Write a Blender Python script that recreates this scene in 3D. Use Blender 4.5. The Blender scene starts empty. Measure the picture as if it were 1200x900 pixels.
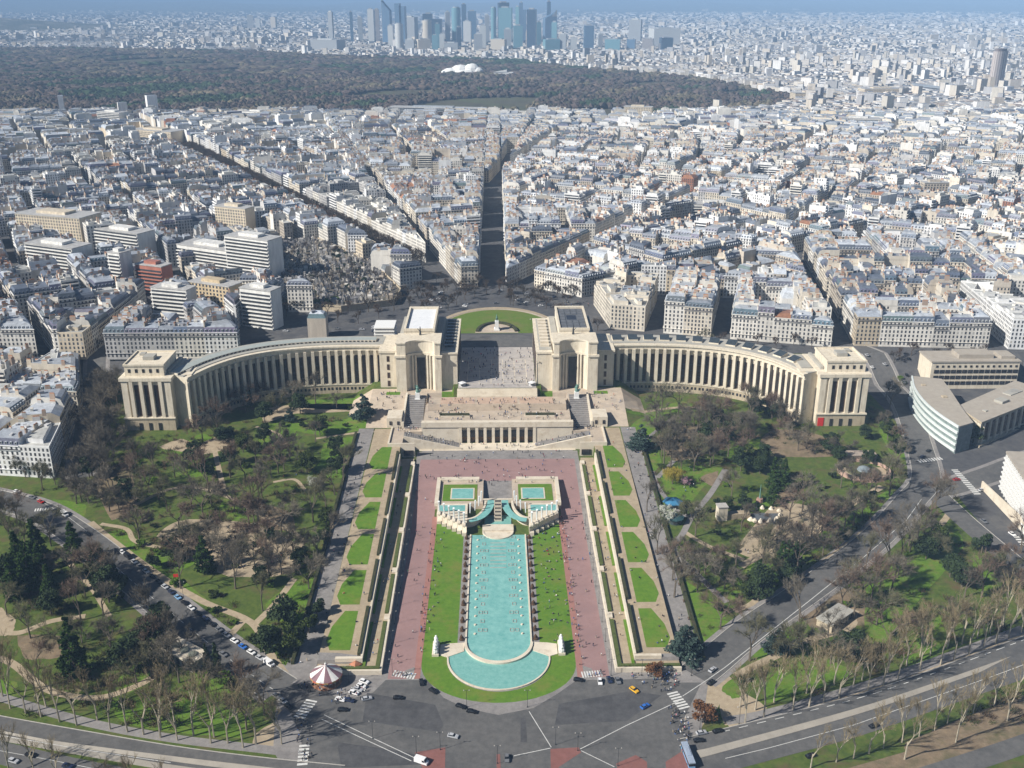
import bpy, bmesh, math, random
import numpy as np
from mathutils import Vector

SC = bpy.context.scene
COL = SC.collection
rnd = random.Random(7)
R = math.radians

# ---------------------------------------------------------------- camera
FPX = 1180.0                       # focal length in pixels of a 1200 wide picture
CAMZ = 276.0
PITCH = math.atan(454.0 / FPX)
YAW = math.atan(20.0 / FPX * math.cos(PITCH))
FW = np.array([math.sin(YAW) * math.cos(PITCH), math.cos(YAW) * math.cos(PITCH), -math.sin(PITCH)])
RT = np.array([math.cos(YAW), -math.sin(YAW), 0.0])
UP = np.cross(RT, FW)
cam_d = bpy.data.cameras.new('camera')
cam = bpy.data.objects.new('camera', cam_d)
COL.objects.link(cam)
cam.location = (0, 0, CAMZ)
cam.rotation_euler = Vector(FW).to_track_quat('-Z', 'Y').to_euler()
cam_d.sensor_fit = 'HORIZONTAL'
cam_d.sensor_width = 36.0
cam_d.lens = FPX / 1200.0 * 36.0
cam_d.clip_start = 1.0
cam_d.clip_end = 90000.0
SC.camera = cam

# ---------------------------------------------------------------- sky and sun
SUN_EL = R(37.0)
SUN_AZ = R(24.0)                   # how far the sun stands behind the left hand side
sun_dir = Vector((-math.cos(SUN_AZ) * math.cos(SUN_EL), -math.sin(SUN_AZ) * math.cos(SUN_EL), math.sin(SUN_EL)))
world = bpy.data.worlds.new('World')
SC.world = world
world.use_nodes = True
wn = world.node_tree.nodes
wl = world.node_tree.links
for n in list(wn):
    wn.remove(n)
sky = wn.new('ShaderNodeTexSky')
sky.sky_type = 'NISHITA'
sky.sun_disc = False
sky.sun_elevation = SUN_EL
sky.sun_rotation = math.atan2(sun_dir.x, sun_dir.y)
sky.air_density = 0.7
sky.dust_density = 0.3
sky.ozone_density = 2.0
bg = wn.new('ShaderNodeBackground')
bg.inputs['Strength'].default_value = 0.05
wo = wn.new('ShaderNodeOutputWorld')
wl.new(sky.outputs[0], bg.inputs[0])
wl.new(bg.outputs[0], wo.inputs[0])
sun_d = bpy.data.lights.new('sun', 'SUN')
sun_d.energy = 5.0
sun_d.angle = R(0.53)
sun_d.color = (1.0, 0.95, 0.87)
sun = bpy.data.objects.new('sun', sun_d)
COL.objects.link(sun)
sun.rotation_euler = sun_dir.to_track_quat('Z', 'Y').to_euler()
SC.view_settings.view_transform = 'Standard'
SC.view_settings.look = 'None'
SC.view_settings.gamma = 1.0
SC.view_settings.exposure = 0.46
SC.view_settings.use_curve_mapping = False
cy = SC.cycles
cy.max_bounces = 4
cy.diffuse_bounces = 2
cy.glossy_bounces = 2
cy.transmission_bounces = 2
cy.volume_bounces = 0
cy.transparent_max_bounces = 6
cy.caustics_reflective = False
cy.caustics_refractive = False

# ---------------------------------------------------------------- pixels to places
def ray(x, y):
    return FW + RT * ((x - 600.0) / FPX) + UP * ((450.0 - y) / FPX)
def G(x, y, z=0.0):
    r = ray(x, y); t = (z - CAMZ) / r[2]
    return (r[0] * t, r[1] * t)
def V(x, y, Y):
    r = ray(x, y); t = Y / r[1]
    return (r[0] * t, CAMZ + r[2] * t)
def proj(X, Y, Z):
    v = np.array([X, Y, Z - CAMZ]); d = v @ FW
    return 600 + FPX * (v @ RT) / d, 450 - FPX * (v @ UP) / d
def clamp(v, a, b):
    return a if v < a else b if v > b else v
def lerp(a, b, t):
    return a + (b - a) * t

# ---------------------------------------------------------------- terrain
CITY = 28.0
def zc(y):
    return clamp((y - 492.0) / 80.0, 0, 1) * 5.0
def zo(y):
    z = clamp((y - 360.0) * 0.055, 0, 13.4)
    if y > 676: z = lerp(13.4, CITY, clamp((y - 676) / 28.0, 0, 1))
    return z
def zin(y):
    if y < 371: return 0.0
    if y < 604: return 3.5 + (max(y, 373) - 375) * 0.042
    return lerp(13.1, 22.0, clamp((y - 604) / 38.0, 0, 1))
def tz1(y):
    return 1.6 + (y - 365) * 0.022
def ter(x, y):
    a = abs(x)
    if y > 728: return CITY if y > 745 else lerp(26.0, CITY, (y - 728) / 17.0)
    if y >= 604:
        if a <= 30: return 18.4 if y <= 641.5 else 26.0
        if a <= 47.5: return 18.4 if y <= 643 else zin(y)
        if a <= 86: return zin(y)
        return lerp(zin(y), zo(y), clamp((a - 86) / 14.0, 0, 1))
    if a <= 60.2: return zc(y)
    if a <= 79.8: return zin(y)
    return zo(y)
def gp(px, py, dz=0.0):
    r = ray(px, py)
    t0, t1 = 250.0 / r[1], 90000.0 / r[1]
    t = t0; step = 6.0; prev = t0
    while t < t1:
        X, Y, Z = r[0] * t, r[1] * t, CAMZ + r[2] * t
        if Z <= ter(X, Y) + dz: break
        prev = t; t += step / max(r[1], .2)
        if t > 1200: step = 40.0
    a, b = prev, t
    for _ in range(24):
        m = .5 * (a + b)
        if CAMZ + r[2] * m <= ter(r[0] * m, r[1] * m) + dz: b = m
        else: a = m
    return (r[0] * b, r[1] * b)

# ---------------------------------------------------------------- mesh builder
class MB:
    def __init__(s):
        s.v = []; s.f = []; s.m = []; s.c = []; s.uv = None
        s.col = (.5, .5, .5); s.mat = 0
    def face(s, pts, col=None, mat=None):
        n = len(s.v); s.v.extend(pts); s.f.append(tuple(range(n, n + len(pts))))
        s.m.append(s.mat if mat is None else mat); s.c.append(s.col if col is None else col)
    def prism(s, poly, z0, z1, col=None, mat=None, top=True, bottom=False, topcol=None, topmat=None):
        """poly: ccw list of (x, y); z0/z1 numbers or lists"""
        k = len(poly); n = len(s.v)
        A = z0 if isinstance(z0, (list, tuple)) else [z0] * k
        B = z1 if isinstance(z1, (list, tuple)) else [z1] * k
        c = s.col if col is None else col; m = s.mat if mat is None else mat
        for (x, y), a in zip(poly, A): s.v.append((x, y, a))
        for (x, y), b in zip(poly, B): s.v.append((x, y, b))
        for i in range(k):
            j = (i + 1) % k
            s.f.append((n + i, n + j, n + k + j, n + k + i)); s.m.append(m); s.c.append(c)
        if top:
            s.f.append(tuple(range(n + k, n + 2 * k))); s.m.append(m if topmat is None else topmat); s.c.append(c if topcol is None else topcol)
        if bottom:
            s.f.append(tuple(range(n + k - 1, n - 1, -1))); s.m.append(m); s.c.append(c)
    def box(s, x0, x1, y0, y1, z0, z1, **k):
        s.prism([(x0, y0), (x1, y0), (x1, y1), (x0, y1)], z0, z1, **k)
    def obox(s, cx, cy, dx, dy, hx, hy, z0, z1, **k):
        """box with half sizes hx along unit (dx, dy) and hy across"""
        nx, ny = -dy, dx
        s.prism([(cx - dx * hx - nx * hy, cy - dy * hx - ny * hy), (cx + dx * hx - nx * hy, cy + dy * hx - ny * hy),
                 (cx + dx * hx + nx * hy, cy + dy * hx + ny * hy), (cx - dx * hx + nx * hy, cy - dy * hx + ny * hy)], z0, z1, **k)
    def tube(s, p, q, r0, r1, n=6, cap=True, col=None, mat=None):
        p = Vector(p); q = Vector(q); d = (q - p)
        if d.length < 1e-6: return
        d.normalize()
        u = d.orthogonal().normalized(); w = d.cross(u)
        k = len(s.v)
        for rr, o in ((r0, p), (r1, q)):
            for i in range(n):
                a = 2 * math.pi * i / n
                t = o + u * (rr * math.cos(a)) + w * (rr * math.sin(a)); s.v.append((t.x, t.y, t.z))
        c = s.col if col is None else col; m = s.mat if mat is None else mat
        for i in range(n):
            j = (i + 1) % n
            s.f.append((k + i, k + j, k + n + j, k + n + i)); s.m.append(m); s.c.append(c)
        if cap:
            s.f.append(tuple(k + n + i for i in range(n))); s.m.append(m); s.c.append(c)
    def lathe(s, cx, cy, prof, n=16, col=None, mat=None, cols=None, a0=0.0, a1=2 * math.pi, sx=1.0, sy=1.0):
        full = abs(a1 - a0 - 2 * math.pi) < 1e-6
        k = len(s.v); nn = n if full else n + 1
        for r_, z in prof:
            for i in range(nn):
                a = a0 + (a1 - a0) * i / n
                s.v.append((cx + r_ * math.cos(a) * sx, cy + r_ * math.sin(a) * sy, z))
        for j in range(len(prof) - 1):
            for i in range(n):
                i2 = (i + 1) % nn
                s.f.append((k + j * nn + i, k + j * nn + i2, k + (j + 1) * nn + i2, k + (j + 1) * nn + i))
                s.m.append(s.mat if mat is None else mat)
                s.c.append(cols[i % len(cols)] if cols else (s.col if col is None else col))
    def sweep(s, pts, nrm, d0, d1, z0, z1, **k):
        """solid band along a curve between offsets d0 < d1 of its normals"""
        for i in range(len(pts) - 1):
            (ax, ay), (bx, by) = pts[i], pts[i + 1]; (anx, any_), (bnx, bny) = nrm[i], nrm[i + 1]
            q = [(ax + anx * d1, ay + any_ * d1), (bx + bnx * d1, by + bny * d1), (bx + bnx * d0, by + bny * d0), (ax + anx * d0, ay + any_ * d0)]
            ar = sum(q[t][0] * q[(t + 1) % 4][1] - q[(t + 1) % 4][0] * q[t][1] for t in range(4))
            if ar < 0: q.reverse()
            s.prism(q, z0, z1, **k)
    def mesh(s, name, mats, smooth=False):
        me = bpy.data.meshes.new(name)
        me.from_pydata(s.v, [], s.f)
        if not isinstance(mats, (list, tuple)): mats = [mats]
        for m in mats: me.materials.append(m)
        if len(mats) > 1: me.polygons.foreach_set('material_index', s.m)
        at = me.attributes.new('col', 'FLOAT_COLOR', 'FACE')
        arr = np.ones((len(s.c), 4), dtype=np.float32); arr[:, :3] = np.array(s.c, dtype=np.float32).reshape(-1, 3)
        at.data.foreach_set('color', arr.ravel())
        if s.uv is not None:
            uvl = me.uv_layers.new(name='uv'); uvl.data.foreach_set('uv', np.array(s.uv, dtype=np.float32).ravel())
        if smooth: me.polygons.foreach_set('use_smooth', [True] * len(s.f))
        me.update()
        return me
    def build(s, name, mats, parent=None, smooth=False):
        return obj(name, s.mesh(name, mats, smooth), parent)

def obj(name, me, parent=None):
    o = bpy.data.objects.new(name, me); COL.objects.link(o)
    if parent is not None: o.parent = parent
    return o
def tag(o, label=None, cat=None, group=None, kind=None):
    if label: o['label'] = label
    if cat: o['category'] = cat
    if group: o['group'] = group
    if kind: o['kind'] = kind
    return o
def thing(name, label, cat, loc=(0, 0, 0), rz=0.0, group=None):
    o = bpy.data.objects.new(name, None); COL.objects.link(o)
    o.location = loc; o.rotation_euler = (0, 0, rz); o.empty_display_size = 1.0
    return tag(o, label, cat, group)
def struct(o):
    o['kind'] = 'structure'; return o
def copy_tree(src, parent=None):
    c = src.copy(); COL.objects.link(c)
    c.parent = parent
    for ch in KIDS.get(src.name, []):
        d = copy_tree(ch, c)
    return c
KIDS = {}
def remember(root):
    KIDS[root.name] = [o for o in bpy.data.objects if o.parent is root]
    for k in KIDS[root.name]:
        KIDS[k.name] = [o for o in bpy.data.objects if o.parent is k]

# ---------------------------------------------------------------- materials
def new_mat(name):
    m = bpy.data.materials.new(name); m.use_nodes = True
    nt = m.node_tree; b = nt.nodes['Principled BSDF']
    return m, nt, b
def noise_mat(name, c1, c2, scale=0.2, rough=0.9, c3=None, scale2=None, detail=10, bump=0.0, spec=0.3, lo=.35, hi=.65, streak=False):
    m, nt, b = new_mat(name)
    N = nt.nodes; L = nt.links
    geo = N.new('ShaderNodeNewGeometry')
    n1 = N.new('ShaderNodeTexNoise'); n1.inputs['Scale'].default_value = scale; n1.inputs['Detail'].default_value = detail
    n1.inputs['Roughness'].default_value = .75
    L.new(geo.outputs['Position'], n1.inputs['Vector'])
    cr = N.new('ShaderNodeValToRGB'); cr.color_ramp.elements[0].position = lo; cr.color_ramp.elements[1].position = hi
    cr.color_ramp.elements[0].color = (*c1, 1); cr.color_ramp.elements[1].color = (*c2, 1)
    L.new(n1.outputs['Fac'], cr.inputs['Fac'])
    out = cr.outputs['Color']
    if c3:
        n2 = N.new('ShaderNodeTexNoise'); n2.inputs['Scale'].default_value = scale2; n2.inputs['Detail'].default_value = 9; n2.inputs['Roughness'].default_value = .72
        if streak:
            mp = N.new('ShaderNodeMapping'); mp.inputs['Scale'].default_value = (1, 1, .12)
            L.new(geo.outputs['Position'], mp.inputs['Vector']); L.new(mp.outputs['Vector'], n2.inputs['Vector'])
        else: L.new(geo.outputs['Position'], n2.inputs['Vector'])
        r2 = N.new('ShaderNodeValToRGB'); r2.color_ramp.elements[0].position = .5; r2.color_ramp.elements[1].position = .68
        L.new(n2.outputs['Fac'], r2.inputs['Fac'])
        mx = N.new('ShaderNodeMixRGB'); mx.inputs['Color2'].default_value = (*c3, 1)
        L.new(r2.outputs['Color'], mx.inputs['Fac']); L.new(out, mx.inputs['Color1']); out = mx.outputs['Color']
    L.new(out, b.inputs['Base Color'])
    b.inputs['Roughness'].default_value = rough
    b.inputs['Specular IOR Level'].default_value = spec
    if bump:
        bp = N.new('ShaderNodeBump'); bp.inputs['Strength'].default_value = bump; bp.inputs['Distance'].default_value = .3
        L.new(n1.outputs['Fac'], bp.inputs['Height']); L.new(bp.outputs['Normal'], b.inputs['Normal'])
    return m
def attr_mat(name, rough=.8, amount=.35, scale=.15, spec=.3, metallic=0.0, streak=False):
    """colour from the face attribute, broken up with soft stains"""
    m, nt, b = new_mat(name)
    N = nt.nodes; L = nt.links
    at = N.new('ShaderNodeAttribute'); at.attribute_name = 'col'
    geo = N.new('ShaderNodeNewGeometry')
    n1 = N.new('ShaderNodeTexNoise'); n1.inputs['Scale'].default_value = scale; n1.inputs['Detail'].default_value = 7; n1.inputs['Roughness'].default_value = .7
    if streak:
        mp = N.new('ShaderNodeMapping'); mp.inputs['Scale'].default_value = (1, 1, .22)
        L.new(geo.outputs['Position'], mp.inputs['Vector']); L.new(mp.outputs['Vector'], n1.inputs['Vector'])
    else:
        L.new(geo.outputs['Position'], n1.inputs['Vector'])
    mr = N.new('ShaderNodeMapRange'); mr.inputs['From Min'].default_value = .3; mr.inputs['From Max'].default_value = .7
    mr.inputs['To Min'].default_value = 1 - amount; mr.inputs['To Max'].default_value = 1 + amount * .5
    L.new(n1.outputs['Fac'], mr.inputs['Value'])
    mx = N.new('ShaderNodeVectorMath'); mx.operation = 'SCALE'
    L.new(at.outputs['Color'], mx.inputs[0]); L.new(mr.outputs['Result'], mx.inputs['Scale'])
    L.new(mx.outputs['Vector'], b.inputs['Base Color'])
    b.inputs['Roughness'].default_value = rough; b.inputs['Specular IOR Level'].default_value = spec; b.inputs['Metallic'].default_value = metallic
    return m
def plain_mat(name, c, rough=.6, spec=.4, metallic=0.0, vary=0.12, scale=1.5):
    return noise_mat(name, tuple(x * (1 - vary) for x in c), tuple(min(1, x * (1 + vary)) for x in c), scale=scale, rough=rough, spec=spec) if metallic == 0 else _metal(name, c, rough, metallic)
def _metal(name, c, rough, metallic):
    m = noise_mat(name, tuple(x * .9 for x in c), c, scale=2.0, rough=rough); m.node_tree.nodes['Principled BSDF'].inputs['Metallic'].default_value = metallic
    return m
MAT = {}
MAT['park'] = noise_mat('park_ground', (.04, .075, .011), (.105, .14, .022), scale=.3, c3=(.115, .085, .04), scale2=.09, bump=.25)
MAT['grass'] = noise_mat('lawn_grass', (.07, .165, .01), (.125, .225, .018), scale=.35, c3=(.17, .185, .035), scale2=.06, bump=.15)
MAT['ggrass'] = noise_mat('garden_grass', (.065, .14, .01), (.125, .215, .02), scale=.5, c3=(.16, .155, .045), scale2=.11, bump=.2)
MAT['lawn2'] = noise_mat('oval_lawn_grass', (.085, .15, .014), (.12, .18, .022), scale=.3, c3=(.17, .15, .05), scale2=.02, bump=.1)
MAT['sand'] = noise_mat('gravel_path', (.31, .245, .165), (.44, .36, .25), scale=.35, c3=(.33, .27, .19), scale2=.06, rough=1.0)
MAT['earth'] = noise_mat('bare_earth', (.15, .112, .072), (.26, .195, .125), scale=.3, c3=(.09, .09, .04), scale2=.07, rough=1.0, bump=.3)
MAT['paving'] = noise_mat('grey_paving', (.2, .188, .18), (.29, .272, .258), scale=.4, c3=(.165, .155, .15), scale2=.08)
MAT['asphalt'] = noise_mat('asphalt', (.06, .06, .063), (.1, .099, .101), scale=.25, c3=(.048, .048, .051), scale2=.05, rough=.85)
MAT['asphalt2'] = noise_mat('worn_asphalt', (.092, .09, .088), (.14, .136, .13), scale=.3, c3=(.075, .075, .076), scale2=.06, rough=.85)
MAT['cityground'] = noise_mat('city_ground', (.06, .06, .066), (.1, .099, .1), scale=.2, c3=(.13, .125, .118), scale2=.06)
MAT['redpave'] = noise_mat('mauve_red_paving', (.275, .17, .16), (.335, .21, .198), scale=.4, c3=(.25, .16, .155), scale2=.05, rough=.85)
MAT['redpave2'] = noise_mat('bright_red_paving', (.3, .145, .12), (.36, .18, .15), scale=.3)
MAT['rededge'] = noise_mat('brick_red_island', (.19, .085, .072), (.25, .11, .095), scale=.3)
MAT['terr'] = noise_mat('terrace_paving', (.42, .345, .265), (.54, .45, .35), scale=.25, c3=(.36, .31, .26), scale2=.07)
MAT['stone'] = noise_mat('pale_stone', (.6, .53, .42), (.71, .64, .52), scale=.1, c3=(.52, .44, .33), scale2=.22)
MAT['palace'] = noise_mat('palace_stone', (.63, .555, .43), (.74, .67, .54), scale=.25, c3=(.48, .415, .32), scale2=.55, rough=.85, streak=True)
MAT['palace_base'] = noise_mat('palace_base_stone', (.42, .35, .25), (.53, .45, .33), scale=.3, c3=(.32, .265, .185), scale2=.6, streak=True)
MAT['palace_roof'] = noise_mat('palace_roof_sheet', (.34, .33, .29), (.44, .42, .37), scale=.2, c3=(.27, .265, .25), scale2=.1)
MAT['paint'] = noise_mat('road_paint', (.5, .5, .48), (.72, .72, .69), scale=.9)
MAT['kerb'] = noise_mat('kerb_stone', (.36, .34, .31), (.47, .45, .41), scale=.6)
MAT['concrete'] = noise_mat('pale_concrete', (.3, .275, .235), (.4, .365, .31), scale=.2, c3=(.25, .23, .2), scale2=.1)
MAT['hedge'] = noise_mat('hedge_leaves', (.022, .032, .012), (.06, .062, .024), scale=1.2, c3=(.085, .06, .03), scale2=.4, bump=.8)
MAT['hedge_lit'] = noise_mat('low_box_hedge', (.06, .085, .02), (.105, .125, .032), scale=.8, bump=.5)  # paler, greener leaf colour for the low hedges
MAT['glass'] = plain_mat('dark_glass', (.03, .028, .03), rough=.18, spec=.5, vary=.4, scale=.3)
MAT['brownglass'] = plain_mat('bronze_window_glass', (.055, .035, .026), rough=.25, spec=.45, vary=.5, scale=.25)
MAT['wall'] = attr_mat('rendered_wall', rough=.9, amount=.25, scale=.22, streak=True)
MAT['roof'] = attr_mat('zinc_roof', rough=.42, amount=.4, scale=.35, spec=.5)
MAT['win'] = attr_mat('window_glass', rough=.2, amount=.3, scale=.4, spec=.5)
MAT['any'] = attr_mat('painted_surface', rough=.6, amount=.15, scale=.5)
MAT['bark'] = noise_mat('grey_bark', (.1, .082, .062), (.17, .14, .105), scale=1.5)
MAT['bronze'] = noise_mat('green_bronze', (.09, .2, .16), (.17, .3, .25), scale=1.0, rough=.6)
MAT['lampmetal'] = plain_mat('dark_lamp_metal', (.04, .042, .045), rough=.5)
MAT['white'] = plain_mat('white_paint', (.78, .78, .76), vary=.06)
MAT['tyre'] = plain_mat('tyre_rubber', (.018, .018, .018), rough=.9)
MAT['carglass'] = plain_mat('car_glass', (.02, .022, .025), rough=.08, spec=.6)
MAT['skin'] = plain_mat('skin', (.42, .27, .2), rough=.6)

def water_mat(name, c1, c2, scale, rough, bump=.25):
    m = noise_mat(name, c1, c2, scale=scale, rough=rough, bump=bump, spec=.5, detail=8)
    return m
MAT['water'] = water_mat('turquoise_basin_water', (.14, .38, .355), (.26, .52, .475), .22, .1, .5)
MAT['water2'] = water_mat('ring_pool_water', (.15, .38, .34), (.24, .48, .43), .5, .1, .5)
MAT['jet'] = plain_mat('white_water_spray', (.82, .86, .88), rough=.5, vary=.05)
# ================================================================= ground
def grid_lines(extra, lo, hi, step):
    xs = list(np.arange(lo, hi + .01, step))
    xs = [x for x in xs if all(abs(x - e) > 2.0 for e in extra)] + list(extra)
    return sorted(xs)
GX = grid_lines([-100, -86, -80.3, -79.7, -60.9, -60.1, -48, -47.4, -31, -29.9, 29.9, 31, 47.4, 48, 60.1, 60.9, 79.7, 80.3, 86, 100], -480, 480, 8)
GY = grid_lines([360, 370.5, 371.2, 373, 492, 572, 603, 604.2, 641.4, 642.2, 643.2, 676, 704, 728, 745], 240, 752, 8)
GZ = [[ter(x, y) for y in GY] for x in GX]
import bisect
def zg(x, y):
    if not (GX[0] < x < GX[-1] and GY[0] < y < GY[-1]): return ter(x, y)
    i = bisect.bisect_right(GX, x) - 1; j = bisect.bisect_right(GY, y) - 1
    i = min(i, len(GX) - 2); j = min(j, len(GY) - 2)
    u = (x - GX[i]) / (GX[i + 1] - GX[i]); w = (y - GY[j]) / (GY[j + 1] - GY[j])
    a, b, c, d = GZ[i][j], GZ[i + 1][j], GZ[i + 1][j + 1], GZ[i][j + 1]
    return a + (b - a) * u + (c - b) * w if u >= w else a + (c - d) * u + (d - a) * w

def clip_half(poly, fn):
    out = []; n = len(poly)
    for i in range(n):
        p, q = poly[i], poly[(i + 1) % n]; fp, fq = fn(p), fn(q)
        if fp >= 0: out.append(p)
        if (fp > 0 and fq < 0) or (fp < 0 and fq > 0):
            t = fp / (fp - fq); out.append((p[0] + (q[0] - p[0]) * t, p[1] + (q[1] - p[1]) * t))
    return out
def area2(p):
    return .5 * sum(p[i][0] * p[(i + 1) % len(p)][1] - p[(i + 1) % len(p)][0] * p[i][1] for i in range(len(p)))
def drape(mb, poly, dz, **k):
    """cut a flat outline along the terrain's own triangles and lay it dz above them"""
    if area2(poly) < 0: poly = poly[::-1]
    x0 = min(p[0] for p in poly); x1 = max(p[0] for p in poly)
    i0 = max(0, bisect.bisect_right(GX, x0) - 1); i1 = min(len(GX) - 1, bisect.bisect_left(GX, x1))
    for i in range(i0, i1):
        s = clip_half(poly, lambda p: p[0] - GX[i])
        s = clip_half(s, lambda p: GX[i + 1] - p[0]) if s else s
        if len(s) < 3: continue
        y0 = min(p[1] for p in s); y1 = max(p[1] for p in s)
        j0 = max(0, bisect.bisect_right(GY, y0) - 1); j1 = min(len(GY) - 1, bisect.bisect_left(GY, y1))
        for j in range(j0, j1):
            c = clip_half(s, lambda p: p[1] - GY[j])
            c = clip_half(c, lambda p: GY[j + 1] - p[1]) if c else c
            if len(c) < 3: continue
            ex = GX[i + 1] - GX[i]; ey = GY[j + 1] - GY[j]
            f = lambda p: (p[0] - GX[i]) / ex - (p[1] - GY[j]) / ey
            for sg in (1, -1):
                t = clip_half(c, lambda p: sg * f(p))
                if len(t) >= 3 and abs(area2(t)) > 1e-3:
                    a, b, cc, d = GZ[i][j], GZ[i + 1][j], GZ[i + 1][j + 1], GZ[i][j + 1]
                    pts = []
                    for (x, y) in t:
                        u = (x - GX[i]) / ex; w = (y - GY[j]) / ey
                        z = a + (b - a) * u + (cc - b) * w if sg > 0 else a + (cc - d) * u + (d - a) * w
                        pts.append((x, y, z + dz))
                    mb.face(pts, **k)
def smooth_line(pts, n=6):
    P = [np.array(p, float) for p in pts]
    P = [2 * P[0] - P[1]] + P + [2 * P[-1] - P[-2]]
    out = []
    for i in range(1, len(P) - 2):
        for k in range(n):
            t = k / n
            a, b, c, d = P[i - 1], P[i], P[i + 1], P[i + 2]
            out.append(tuple(.5 * ((2 * b) + (c - a) * t + (2 * a - 5 * b + 4 * c - d) * t * t + (3 * b - a - 3 * c + d) * t ** 3)))
    out.append(tuple(P[-2])); return out
def normals(pts):
    nr = []
    for i in range(len(pts)):
        a = pts[max(0, i - 1)]; b = pts[min(len(pts) - 1, i + 1)]
        dx, dy = b[0] - a[0], b[1] - a[1]; l = math.hypot(dx, dy) or 1
        nr.append((-dy / l, dx / l))
    return nr
def strip(mb, pts, w, dz, n=6, off=0.0, wl=None, **k):
    """ribbon of width w along pts"""
    q = smooth_line(pts, n) if n else pts
    nr = normals(q)
    for i in range(len(q) - 1):
        a, b = q[i], q[i + 1]; na, nb = nr[i], nr[i + 1]
        h = w / 2
        drape(mb, [(a[0] + na[0] * (off - h), a[1] + na[1] * (off - h)), (b[0] + nb[0] * (off - h), b[1] + nb[1] * (off - h)),
                   (b[0] + nb[0] * (off + h), b[1] + nb[1] * (off + h)), (a[0] + na[0] * (off + h), a[1] + na[1] * (off + h))], dz, **k)
def kerb_line(mb, pts, off, n=6, w=.35, h=.14):
    q = smooth_line(pts, n) if n else pts; nr = normals(q)
    for i in range(len(q) - 1):
        a, b = q[i], q[i + 1]; na, nb = nr[i], nr[i + 1]
        P = [(a[0] + na[0] * (off - w / 2), a[1] + na[1] * (off - w / 2)), (b[0] + nb[0] * (off - w / 2), b[1] + nb[1] * (off - w / 2)),
             (b[0] + nb[0] * (off + w / 2), b[1] + nb[1] * (off + w / 2)), (a[0] + na[0] * (off + w / 2), a[1] + na[1] * (off + w / 2))]
        mb.prism(P, [zg(*p) - .05 for p in P], [zg(*p) + .1 + h for p in P])
def px(*pts):
    return [gp(x, y) for x, y in pts]
LAYER = [0]
def lift():
    LAYER[0] = (LAYER[0] + 1) % 9
    return LAYER[0] * .004
def soft(poly, n=5):
    """closed outline with its corners rounded off"""
    P = [np.array(p) for p in poly]; k = len(P); out = []
    for i in range(k):
        a, b, c, d = P[i - 1], P[i], P[(i + 1) % k], P[(i + 2) % k]
        for j in range(n):
            t = j / n
            q = (b * (1 - t) + c * t) * .55 + .45 * (.5 * ((2 * b) + (c - a) * t + (2 * a - 5 * b + 4 * c - d) * t * t + (3 * b - a - 3 * c + d) * t ** 3))
            out.append((q[0] + rnd.uniform(-.35, .35), q[1] + rnd.uniform(-.5, .5)))
    return out

# the sheet itself: fine near the gardens, coarse to the horizon, one mesh
g = MB()
for i in range(len(GX) - 1):
    for j in range(len(GY) - 1):
        x0, x1, y0, y1 = GX[i], GX[i + 1], GY[j], GY[j + 1]
        a, b, c, d = (x0, y0, GZ[i][j]), (x1, y0, GZ[i + 1][j]), (x1, y1, GZ[i + 1][j + 1]), (x0, y1, GZ[i][j + 1])
        cx, cy_ = (x0 + x1) / 2, (y0 + y1) / 2
        m = 0
        if cy_ > 704 or (cy_ > 690 and abs(cx) > 240): m = 1
        if cx < -300 + (cy_ - 560) * -.35 and cy_ > 540: m = 1
        if cx > 262 and cy_ > 440: m = 1
        g.face([a, b, c], mat=m); g.face([a, c, d], mat=m)
X0, X1, Y0, Y1 = GX[0], GX[-1], GY[0], GY[-1]
FAR = 60000.0
def edge_z(p): return p
col_l = [(X0, y, GZ[0][j]) for j, y in enumerate(GY)]; col_r = [(X1, y, GZ[-1][j]) for j, y in enumerate(GY)]
for j in range(len(GY) - 1):
    g.face([(-3000, GY[j], GZ[0][j]), col_l[j], col_l[j + 1], (-3000, GY[j + 1], GZ[0][j + 1])], mat=1)
    g.face([col_r[j], (3000, GY[j], GZ[-1][j]), (3000, GY[j + 1], GZ[-1][j + 1]), col_r[j + 1]], mat=1)
g.face([(-3000, -1500, 0), (3000, -1500, 0), (3000, Y0, 0), (-3000, Y0, 0)], mat=1)
for xa, xb in ((-3000, 3000),):
    g.face([(xa, Y1, CITY), (xb, Y1, CITY), (xb, 9000, CITY), (xa, 9000, CITY)], mat=1)
g.face([(-FAR, Y1, CITY), (-3000, Y1, CITY), (-3000, 9000, CITY), (-FAR, 9000, CITY)], mat=1)
g.face([(3000, Y1, CITY), (FAR, Y1, CITY), (FAR, 9000, CITY), (3000, 9000, CITY)], mat=1)
g.face([(-FAR, 9000, CITY), (FAR, 9000, CITY), (FAR, FAR, CITY), (-FAR, FAR, CITY)], mat=1)
struct(g.build('ground', [MAT['park'], MAT['cityground']]))

# ---- roads
LROAD = px((-40, 578), (0, 586), (50, 601), (100, 633), (150, 673), (200, 715), (260, 762), (330, 808))
RROAD = px((815, 792), (835, 776), (880, 738), (930, 704), (980, 668), (1030, 627), (1066, 588), (1085, 560), (1075, 515), (1058, 470), (1030, 425), (1000, 405))
RROAD2 = px((1078, 575), (1110, 572), (1160, 556), (1200, 541), (1260, 522))
RROAD3 = px((1098, 580), (1130, 610), (1165, 640), (1215, 682))
LQUAY = px((-60, 838), (0, 850), (100, 868), (200, 885), (300, 898), (400, 908))
LQUAY2 = px((-60, 868), (0, 882), (60, 896), (130, 910), (230, 926), (330, 938))
RQUAY = px((800, 876), (850, 864), (1000, 826), (1100, 793), (1200, 756), (1270, 727))
RQUAY2 = px((800, 902), (900, 876), (1000, 849), (1100, 815), (1200, 780), (1270, 752))
RQUAY3 = px((1000, 935), (1100, 905), (1200, 872), (1270, 845))
RFOOT = px((850, 845), (900, 836), (1000, 808), (1100, 774), (1200, 737))
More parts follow.
